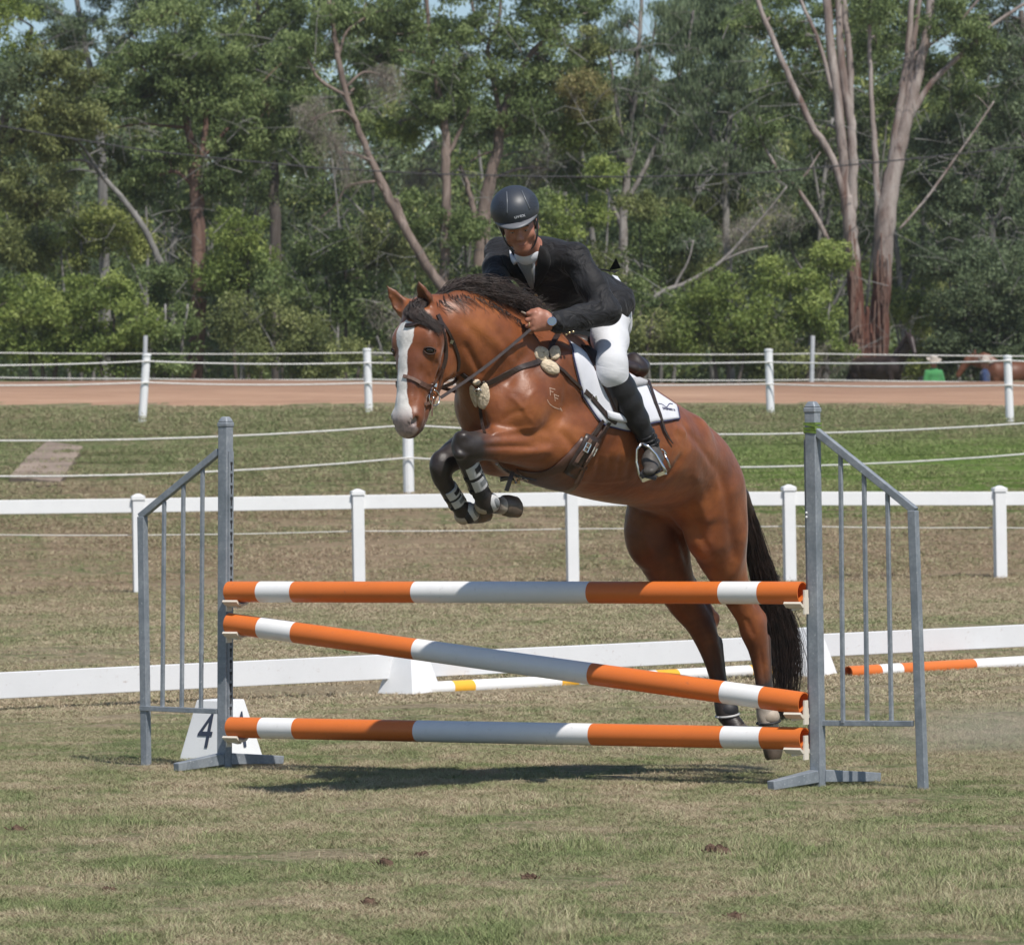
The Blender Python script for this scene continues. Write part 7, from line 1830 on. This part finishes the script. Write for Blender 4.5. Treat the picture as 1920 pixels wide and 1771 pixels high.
# spur
mb = MB(); c = W(1234, 850, 17.44); mb.tube([W(1240, 842, 17.44), W(1246, 846, 17.46), W(1250, 852, 17.46)], .0035, 6); mb.tube([W(1244, 848, 17.46), W(1251, 862, 17.46), W(1257, 877, 17.46)], [.004, .005, .003], 6); mb.build('spur', MSTEEL, rider, smooth=True)

# ---- jacket
jk = Solid(0.0058)
def jc(pts, ref=SA, k=0.03, k0=None): jk.chain([(p[0], (p[1], p[2])) for p in pts], ref, k, k0)
jc([(nbase + Vector((.01, .03, -.01)), .062, .055), (upch + Vector((0, 0.01, 0)), .152, .088), (chest, .158, .118), (waist, .134, .104), (pelv, .148, .112)], k=.045)
jc([(pelv + Vector((0, 0, .02)), .148, .11), (W(1136, 568, 17.72), .15, .085)], k=.04)
jc([(W(1112, 575, 17.60), .085, .095), (W(1150, 572, 17.55), .075, .07), (W(1172, 560, 17.56), .045, .03), (W(1181, 547, 17.57), .012, .008)], ref=(0, 0, 1), k=.03)
# skirts lifting behind
jc([(W(1118, 535, 17.70), .10, .045), (W(1146, 548, 17.72), .09, .022), (W(1162, 550, 17.73), .07, .008)], ref=SA, k=.03)
jc([(W(1138, 566, 17.62), .07, .06), (W(1166, 556, 17.60), .035, .012), (W(1178, 546, 17.60), .010, .006)], ref=(0, 0, 1), k=.02)
for (sh, el, wr, r1, r2) in ((shN, elN, wrN, .062, .046), (shF, elF, wrF, .060, .044)):
    sgn = 1 if sh is shN else -1
    jc([(upch.lerp(sh, .55), .075, .07), (sh + Vector((0, 0, .002)), .055, .056), (sh.lerp(el, .5), .057, .056), (el, .049, .050)], ref=SA, k=.03)
    jc([(el, .054, .052), (el.lerp(wr, .5), .049, .047), (el.lerp(wr, .93), .044, .040)], ref=(0, 0, 1), k=.02)
    jk.seg(el.lerp(wr, .88), el.lerp(wr, 1.08), (.036, .032), (.036, .032), (0, 0, 1), .004, sub=True) if False else None
    # creases at the elbow
    jk.ell(el.lerp(sh, .16) + Vector((-.03, -.035, .0)), (.05, .010, .012), ax=Vector((.7, -.3, .6)), ay=(0, 1, 0), k=.014)
    jk.ell(el.lerp(wr, .22) + Vector((0, -.035, .015)), (.05, .010, .010), ax=Vector((.5, -.2, .8)), ay=(0, 1, 0), k=.014)
    jk.ell(el.lerp(wr, .38) + Vector((0, -.03, .01)), (.045, .009, .009), ax=Vector((.35, -.1, .9)), ay=(0, 1, 0), k=.012)
jk.ell(W(1100, 520, 17.30), (.055, .010, .012), ax=Vector((.9, -.1, .35)), ay=(0, 1, 0), k=.016)
jk.ell(W(1085, 545, 17.36), (.07, .010, .012), ax=Vector((.9, -.1, -.35)), ay=(0, 1, 0), k=.016)
# neck opening
jk.ell(W(984, 473, 17.18), (.036, .06, .042), k=.012, sub=True)
jv, jq = jk.mesh(2); jo = mesh_obj('jacket', jv, jq, MJACK, rider, True)
JB_ = BVHTree.FromPolygons([tuple(x) for x in jv.tolist()], [tuple(x) for x in jq.tolist()])
def jp_rows(top, bot, nr, nc_): return blend_rows(top, bot, nr, nc_)
# shirt front, tie, collar, lapels
patch('shirt_front', jp_rows([(961, 478), (984, 482), (1004, 478)], [(997, 534), (1000, 538), (1003, 534)], 10, 8), MSHIRT, rider, .004, .002, JB_)
patch('tie', jp_rows([(972, 487), (986, 489), (999, 487)], [(996, 536), (1000, 541), (1003, 536)], 10, 6), MTIE, rider, .007, .006, JB_)
patch('waistcoat', jp_rows([(975, 549), (990, 556), (1006, 566)], [(974, 562), (988, 570), (1000, 574)], 4, 6), MTIE, rider, .003, .002, JB_)
patch('collar', jp_rows([(959, 470), (966, 480), (974, 489)], [(966, 492), (968, 496), (971, 492)], 4, 6), MSHIRT, rider, .006, .010, JB_)
patch('collar', jp_rows([(1004, 466), (998, 480), (989, 489)], [(1003, 488), (1001, 491), (998, 492)], 4, 6), MSHIRT, rider, .006, .010, JB_)
patch('lapel', jp_rows([(1006, 458), (1010, 480), (1006, 510), (1001, 541)], [(1026, 466), (1034, 488), (1026, 512), (1004, 545)], 5, 12), MLAPEL, rider, .006, .004, JB_)
patch('lapel', jp_rows([(958, 472), (972, 500), (985, 522), (999, 541)], [(940, 480), (950, 508), (968, 530), (996, 546)], 5, 12), MLAPEL, rider, .006, .004, JB_)
mb = MB()
for (x, y) in ((1006, 552), (1021, 569), (999, 578)):
    q, n_ = onb(x, y, .003, JB_); mb.ellipsoid(q, .008, .008, .004, 10, ax=basis(n_)[1], ay=basis(n_)[2])
mb.build('button', MGOLD, rider, smooth=True)
mb = MB()
for (x, y) in ((1061, 627), (1067, 624), (1074, 622)):
    q, n_ = onb(x, y - 4, .002, JB_); q = q + Vector((0, -.004, -.006)); mb.ellipsoid(q, .006, .006, .005, 10)
mb.build('cuff_button', MGOLD, rider, smooth=True)
# bow and number card at the back of the jacket
mb = MB(); c = W(1146, 507, 17.66)
for (a_, b_, c_) in (((1142, 507), (1155, 483), (1164, 503)), ((1142, 508), (1152, 512), (1165, 505))):
    A_ = [W(a_[0], a_[1], 17.64), W(b_[0], b_[1], 17.60), W(c_[0], c_[1], 17.64)]; nn = Vector((0, 1, 0)) * .008
    i0 = len(mb.v); mb.v += [tuple(p) for p in A_] + [tuple(p + nn) for p in A_]; mb.f += [(i0, i0 + 1, i0 + 2), (i0 + 5, i0 + 4, i0 + 3), (i0, i0 + 3, i0 + 4, i0 + 1), (i0 + 1, i0 + 4, i0 + 5, i0 + 2), (i0 + 2, i0 + 5, i0 + 3, i0)]
mb.tube([W(1122, 505, 17.60), W(1134, 506, 17.62), W(1144, 508, 17.64)], .004, 6); mb.build('number_bow', MLAPEL, rider)
mb = MB(); mb.quadbox([W(1147, 517, 17.66), W(1163, 535, 17.66), W(1172, 541, 17.80), W(1158, 520, 17.80), W(1147, 515, 17.66), W(1163, 533, 17.66), W(1172, 539, 17.80), W(1158, 518, 17.80)]); mb.build('number_card', MSHIRT, rider)
# watch and ring
mb = MB(); c = W(1036, 606, 17.03); ax_ = (elN - wrN); d, u, v = basis(ax_); P_ = [c + u * math.cos(t) * .030 + v * math.sin(t) * .026 for t in [2 * math.pi * k / 20 for k in range(21)]]; mb.tube(P_, .0055, 6)
dl = c + Vector((-.002, -.027, .006)); mb.lathe([(.019, -.004), (.0195, .0), (.018, .004), (.0, .0042)], dl, Vector((-.15, -1, .35)), 18); mb.build('watch', MSTEEL, rider, smooth=False)
mb = MB(); mb.lathe([(.0145, .0043), (.0, .0045)], dl, Vector((-.15, -1, .35)), 18); mb.build('watch_dial', simple('dial', (0.12, 0.16, 0.19), 0.15), rider)
mb = MB(); ring(mb, W(992, 608, 17.013), Vector((-1, -.1, 0)), .0095, .0018); mb.build('finger_ring', MGOLD, rider, smooth=True)
# short whip held with the reins
mb = MB(); mb.tube([W(1008, 600, 17.02), W(990, 590, 17.03), W(978, 585, 17.06)], [.004, .0045, .0045], 8); mb.build('whip', MBOOTT, rider, smooth=True)

# ---- helmet
hl = Solid(0.0045)
HC_ = fp(-.004, .078, .002)
hl.ell(HC_, (.096, .088, .108), ax=FR, ay=FU, k=.01)
hl.ell(HC_ - FU * .10 - FF_ * .02, (.14, .082, .16), ax=FR, ay=FU, k=.008, sub=True)
hv, hq = hl.mesh(2); helmet = mesh_obj('helmet', hv, hq, MHELM, rider, True); HEB = BVHTree.FromPolygons([tuple(x) for x in hv.tolist()], [tuple(x) for x in hq.tolist()])
mb = MB(); N = 22; b0 = 0
for side_ in (0, 1):
    for j in range(4):
        for k in range(N + 1):
            a = math.radians(-66 + 132 * k / N); r_ = .100 + .034 * j / 3 * (math.cos(a) ** 1.1)
            mb.v.append(tuple(HC_ + FR * math.sin(a) * (.0925 - .002 * j / 3) + FF_ * math.cos(a) * r_ - FU * (.022 + .012 * j / 3 * math.cos(a) + side_ * .006)))
q = N + 1
for j in range(3):
    for k in range(N):
        a = j * q + k; mb.f.append((a, a + 1, a + 1 + q, a + q)); c = a + 4 * q; mb.f.append((c + q, c + 1 + q, c + 1, c))
for k in range(N): a = 3 * q + k; mb.f.append((a, a + 1, a + 1 + 4 * q, a + 4 * q)); a = k; mb.f.append((a + 4 * q, a + 1 + 4 * q, a + 1, a))
mb.build('helmet_peak', MHELM2, rider, smooth=True)
mb = MB()
for pts in ([(950, 360), (951, 378), (951, 400)], [(978, 358), (985, 374), (993, 392)]):
    A_ = [onb(x, y, .001, HEB)[0] for x, y in [(p.x, p.y) for p in dens(pts, 4)]]; mb.tube(A_, .0028, 6)
mb.build('helmet_ridge', simple('helmet_ridge', (0.10, 0.11, 0.125), 0.35), rider, smooth=True)
mb = MB(); rl = random.Random(2)
for (cx, cy, sx, sy) in ((940, 388, 8, 13), (1000, 380, 9, 14)):
    for i in range(-3, 4):
        for j in range(-5, 6):
            x, y = cx + i * 2.6 + (1.3 if j % 2 else 0), cy + j * 2.6
            if ((x - cx) / sx) ** 2 + ((y - cy) / sy) ** 2 < 1: q_, n_ = onb(x, y, .0006, HEB); mb.ellipsoid(q_, .0017, .0017, .0012, 6)
o = mb.build('vent_mesh', MBOOTK, rider); tag(o, kind='stuff')
q_, n_ = onb(974, 405, .002, HEB); xr = (FR + FU * .06); text_mesh('badge', 'uvex', .020, MSHIRT, rider, q_, xr, FU, 1.15, .0008)
# harness straps
mb = MB()
for s in (1, -1):
    P_ = bez([fp(.078 * s, .035, .01), fp(.068 * s, -.01, .022), fp(.060 * s, -.045, .028), fp(.036 * s, -.083, .030), fp(0, -.094, .036)], 4); mb.strap(P_, [(p - fp(0, -.02, 0)).normalized() for p in P_], .013, .003)
mb.build('chin_strap', MBOOTK, rider)

# ------------------------------------------------------------------ spectators and waiting horses behind the dirt road
YB = 103.5; MP = YB / FPX
gb = float(gz(8, YB))
def tiny_person(px, hat_py, label, shirt, trousers, hat, Y=YB, turn=0.0, hgt=None):
    top = W(px, hat_py, Y); base = Vector((top.x, Y, float(gz(top.x, Y)))); H = 1.72 if hgt is None else hgt
    z0 = top.z - H - .06; f = Vector((math.sin(turn), -math.cos(turn), 0)); s_ = Vector((f.y * -1, f.x, 0)); o0 = Vector((top.x, Y, z0))
    def q(x, y, z): return o0 + s_ * x + f * y + Vector((0, 0, z * H / 1.72))
    b_ = Solid(0.018)
    b_.ell(q(0, .01, 1.60), (.078, .095, .12), ax=s_, ay=f, k=.02); b_.seg(q(0, 0, 1.38), q(0, 0, 1.50), .06, .055, s_, .02)
    b_.chain([(q(0, 0, .95), (.15, .10)), (q(0, 0, 1.15), (.15, .105)), (q(0, 0, 1.34), (.17, .10)), (q(0, 0, 1.42), (.10, .07))], s_, .04)
    for k in (1, -1):
        b_.seg(q(.17 * k, 0, 1.38), q(.24 * k, .02, 1.12), .05, .042, s_, .03); b_.seg(q(.24 * k, .02, 1.12), q(.20 * k, .16, .92), .04, .03, s_, .015); b_.ell(q(.19 * k, .19, .88), (.028, .05, .05), ax=s_, ay=f, k=.01)
        b_.seg(q(.09 * k, 0, .92), q(.10 * k, .01, .50), .085, .058, s_, .03); b_.seg(q(.10 * k, .01, .50), q(.10 * k, -.02, .08), .055, .04, s_, .015); b_.seg(q(.10 * k, -.02, .05), q(.10 * k, .14, .04), .045, .035, s_, .01)
    v, q_ = b_.mesh(1); r = mesh_obj('person', v, q_, MSKIN, smooth=True); tag(r, label, 'person')
    c_ = Solid(0.02); c_.chain([(q(0, 0, .93), (.165, .12)), (q(0, 0, 1.15), (.165, .12)), (q(0, 0, 1.34), (.185, .115)), (q(0, 0, 1.43), (.11, .08))], s_, .04)
    for k in (1, -1): c_.seg(q(.17 * k, 0, 1.38), q(.24 * k, .02, 1.12), .066, .055, s_, .03); c_.seg(q(.24 * k, .02, 1.12), q(.21 * k, .14, .96), .053, .045, s_, .015)
    v, q_ = c_.mesh(1); mesh_obj('shirt', v, q_, shirt, r, True)
    c_ = Solid(0.02)
    for k in (1, -1): c_.seg(q(.09 * k, 0, .93), q(.10 * k, .01, .50), .105, .072, s_, .03); c_.seg(q(.10 * k, .01, .50), q(.10 * k, -.02, .12), .07, .058, s_, .015)
    v, q_ = c_.mesh(1); mesh_obj('trousers', v, q_, trousers, r, True)
    if hat is not None:
        mb = MB(); c = q(0, .01, 1.645); ax_ = (Vector((0, 0, 1)) + f * .35).normalized(); d, u, vv = basis(ax_); b0 = 0; N = 22
        for (rr_, h) in ((.175, .03), (.165, .018), (.10, .0), (.092, .012), (.088, .10), (.070, .135), (.03, .125), (.001, .118)):
            for k in range(N):
                a = 2 * math.pi * k / N; curl = .035 * (abs(math.cos(a)) ** 2) if rr_ > .15 else 0
                mb.v.append(tuple(c + d * (h + curl) + u * math.cos(a) * rr_ + vv * math.sin(a) * rr_))
        for j in range(7):
            for k in range(N): a = j * N + k; e_ = j * N + (k + 1) % N; mb.f.append((a, e_, e_ + N, a + N))
        o = mb.build('hat', hat, r, smooth=True); sm = o.modifiers.new('solidify', 'SOLIDIFY'); sm.thickness = .012
        mb = MB(); P = [c + d * .016 + u * math.cos(a) * .094 + vv * math.sin(a) * .094 for a in [2 * math.pi * k / 20 for k in range(21)]]; mb.tube(P, .012, 5); mb.build('hat_band', MBOOTT, r, smooth=True)
    return r
MGRN = cloth('green_shirt', (0.06, 0.25, 0.085), .5, 6); MNAVYS = cloth('navy_shirt', (0.03, 0.05, 0.12), .5, 6); MJEAN = cloth('blue_jeans', (0.12, 0.18, 0.30), .5, 8); MFELT = cloth('pale_hat', (0.46, 0.41, 0.36), .2, 8)
tiny_person(1750, 666, 'person in a bright green shirt and pale wide-brimmed hat behind the dirt road', MGRN, MJEAN, MFELT, turn=.3)
tiny_person(1846, 668, 'person in navy and denim beside the brown horse at the right edge', MNAVYS, MJEAN, MFELT, turn=1.4, Y=103.0)
def tiny_horse(px, py, heading, label, coat, Y=YB, head_up=.35, sc=1.0, head_turn=0.0):
    """(px, py) = withers"""
    w0 = W(px, py, Y); f = Vector((math.cos(heading), math.sin(heading), 0)); s_ = Vector((-f.y, f.x, 0)); o0 = w0 - Vector((0, 0, 1.58 * sc))
    def q(x, y, z): return o0 + (f * x + s_ * y) * sc + Vector((0, 0, z * sc))
    h = Solid(0.024)
    def c(pts, k=.05): h.chain([(p[0], (p[1] * sc, p[2] * sc)) for p in pts], s_, k)
    c([(q(.28, 0, 1.22), .14, .16), (q(.15, 0, 1.25), .22, .28), (q(-.2, 0, 1.22), .27, .30), (q(-.6, 0, 1.24), .27, .28), (q(-.95, 0, 1.28), .26, .25), (q(-1.18, 0, 1.22), .18, .18)])
    c([(q(-.02, 0, 1.50), .06, .08), (q(-.3, 0, 1.46), .07, .08)])
    ft = f * math.cos(head_turn) + s_ * math.sin(head_turn)
    def hq(x, z, y=0.0): return q(.62, 0, 0) + ft * x * sc + Vector((0, 0, z * sc)) + (s_ * y * sc)
    c([(q(.2, 0, 1.35), .13, .24), (q(.42, 0, 1.58), .10, .19), (hq(.0, 1.76 + head_up * .1), .08, .14), (hq(.08, 1.86 + head_up * .1), .07, .11)])
    hz = 1.90 + head_up * .1
    c([(hq(.06, hz - .02), .075, .09), (hq(.20, hz - .12), .085, .11), (hq(.34, hz - .30), .06, .075), (hq(.44, hz - .46), .055, .065)], .03)
    sr = Vector((-ft.y, ft.x, 0))
    for k in (1, -1):
        e = hq(.03, hz + .05) + sr * .055 * k; h.seg(e, e + Vector((0, 0, .15)) + sr * .02 * k, (.03, .035), (.006, .006), sr, .01)
        for (x0, z0, x1, z1, x2, z2, r0) in ((.15, 1.10, .17, .62, .15, .12, .085), (-1.02, 1.08, -1.12, .60, -1.06, .12, .12)):
            h.chain([(q(x0, .14 * k, z0), (r0, r0 * 1.1)), (q((x0 + x1) / 2, .13 * k, (z0 + z1) / 2), (r0 * .65, r0 * .8)), (q(x1, .12 * k, z1), (.045, .055)), (q(x2, .12 * k, .22), (.03, .035)), (q(x2 + .03, .12 * k, .03), (.05, .06))], s_, .03)
    v, q_ = h.mesh(1); hv_ = vnormals(v, q_); r = mesh_obj('horse', v, q_, coat, smooth=True); tag(r, label, 'horse', 'horses waiting behind the dirt road')
    hh = Hair(); rl = random.Random(int(px))
    for i in range(150):
        t = rl.random(); b0 = q(.1, 0, 1.58).lerp(hq(.02, hz + .06), t) + s_ * rl.uniform(-.02, .02); hh.lock([b0, b0 + s_ * .08 * (1 if i % 2 else -1) - Vector((0, 0, .08)), b0 + s_ * .12 * (1 if i % 2 else -1) - Vector((0, 0, .22))], .012, .003, 3)
    hh.build('mane', r); hh = Hair()
    for i in range(90):
        b0 = q(-1.25, 0, 1.36); x = rl.gauss(0, .05); y = rl.gauss(0, .06); hh.lock([b0, b0 - f * .1 + Vector((x, y, -.3)), b0 - f * .12 + Vector((x * 1.4, y, -.95))], .012, .004, 3)
    hh.build('tail', r); return r
MH1 = simple('dark_bay_coat', (0.030, 0.017, 0.014), 0.5, coord='World', scale=3); MH2 = simple('chestnut_coat', (0.13, 0.048, 0.022), 0.45, coord='World', scale=3)
h1 = tiny_horse(1668, 664, R(-48), 'very dark horse with pricked ears waiting behind the ropes beside the twin gum', MH1, Y=104.0, head_turn=R(-25), head_up=1.3, sc=.95)
h2 = tiny_horse(1880, 674, R(172), 'brown horse standing behind the spectators at the right edge', MH2, Y=104.2, head_up=-2.2, sc=1.0)

# ------------------------------------------------------------------ air and dust (closed volumes, outward faces)
import bmesh
def volume_obj(name, mb, mat, label):
    o = mb.build(name, mat); bm = bmesh.new(); bm.from_mesh(o.data); bmesh.ops.remove_doubles(bm, verts=bm.verts, dist=1e-5); bmesh.ops.recalc_face_normals(bm, faces=bm.faces); bm.to_mesh(o.data); bm.free(); tag(o, label, kind='stuff'); return o
mb = MB(); mb.quadbox([(-75, -6, -1.2), (75, -6, -1.2), (75, 240, -1.2), (-75, 240, -1.2), (-75, -6, 26), (75, -6, 26), (75, 240, 26), (-75, 240, 26)])
hm = bpy.data.materials.new('air'); hm.use_nodes = True; t_ = hm.node_tree; t_.nodes.clear(); pv = t_.nodes.new('ShaderNodeVolumePrincipled'); oo = t_.nodes.new('ShaderNodeOutputMaterial')
pv.inputs['Density'].default_value = 0.00028; pv.inputs['Color'].default_value = (0.93, 0.94, 0.97, 1); pv.inputs['Anisotropy'].default_value = 0.2; t_.links.new(pv.outputs[0], oo.inputs['Volume'])
volume_obj('haze', mb, hm, 'faint bluish air over the whole ground')
def dust(c, rx, ry, rz, dens_, label):
    dm = bpy.data.materials.new('dust'); dm.use_nodes = True; t_ = dm.node_tree; t_.nodes.clear(); pv = t_.nodes.new('ShaderNodeVolumePrincipled'); oo = t_.nodes.new('ShaderNodeOutputMaterial')
    tc = t_.nodes.new('ShaderNodeTexCoord'); mp = t_.nodes.new('ShaderNodeMapping'); mp.inputs['Location'].default_value = (-1, -1, -1); mp.inputs['Scale'].default_value = (2, 2, 2)
    gr = t_.nodes.new('ShaderNodeTexGradient'); gr.gradient_type = 'SPHERICAL'; nz = t_.nodes.new('ShaderNodeTexNoise'); nz.inputs['Scale'].default_value = 2.2; nz.inputs['Detail'].default_value = 3
    t_.links.new(tc.outputs['Generated'], mp.inputs[0]); t_.links.new(mp.outputs[0], gr.inputs[0]); t_.links.new(tc.outputs['Generated'], nz.inputs['Vector'])
    a = t_.nodes.new('ShaderNodeMath'); a.operation = 'MULTIPLY'; t_.links.new(gr.outputs['Fac'], a.inputs[0]); t_.links.new(nz.outputs['Fac'], a.inputs[1])
    b = t_.nodes.new('ShaderNodeMath'); b.operation = 'MULTIPLY'; t_.links.new(a.outputs[0], b.inputs[0]); b.inputs[1].default_value = dens_; t_.links.new(b.outputs[0], pv.inputs['Density'])
    pv.inputs['Color'].default_value = (0.86, 0.76, 0.66, 1); t_.links.new(pv.outputs[0], oo.inputs['Volume'])
    mb = MB(); mb.ellipsoid((0, 0, 0), rx, ry, rz, 16); o = volume_obj('dust_cloud', mb, dm, label); o.location = c
dust(W(1900, 1372, 19.6), .75, .45, .16, 2.2, 'thin tan dust drifting low behind the right wing')
dust(W(1400, 1440, 18.5), .20, .15, .07, 3.0, 'small puff of dust at the hind hooves')
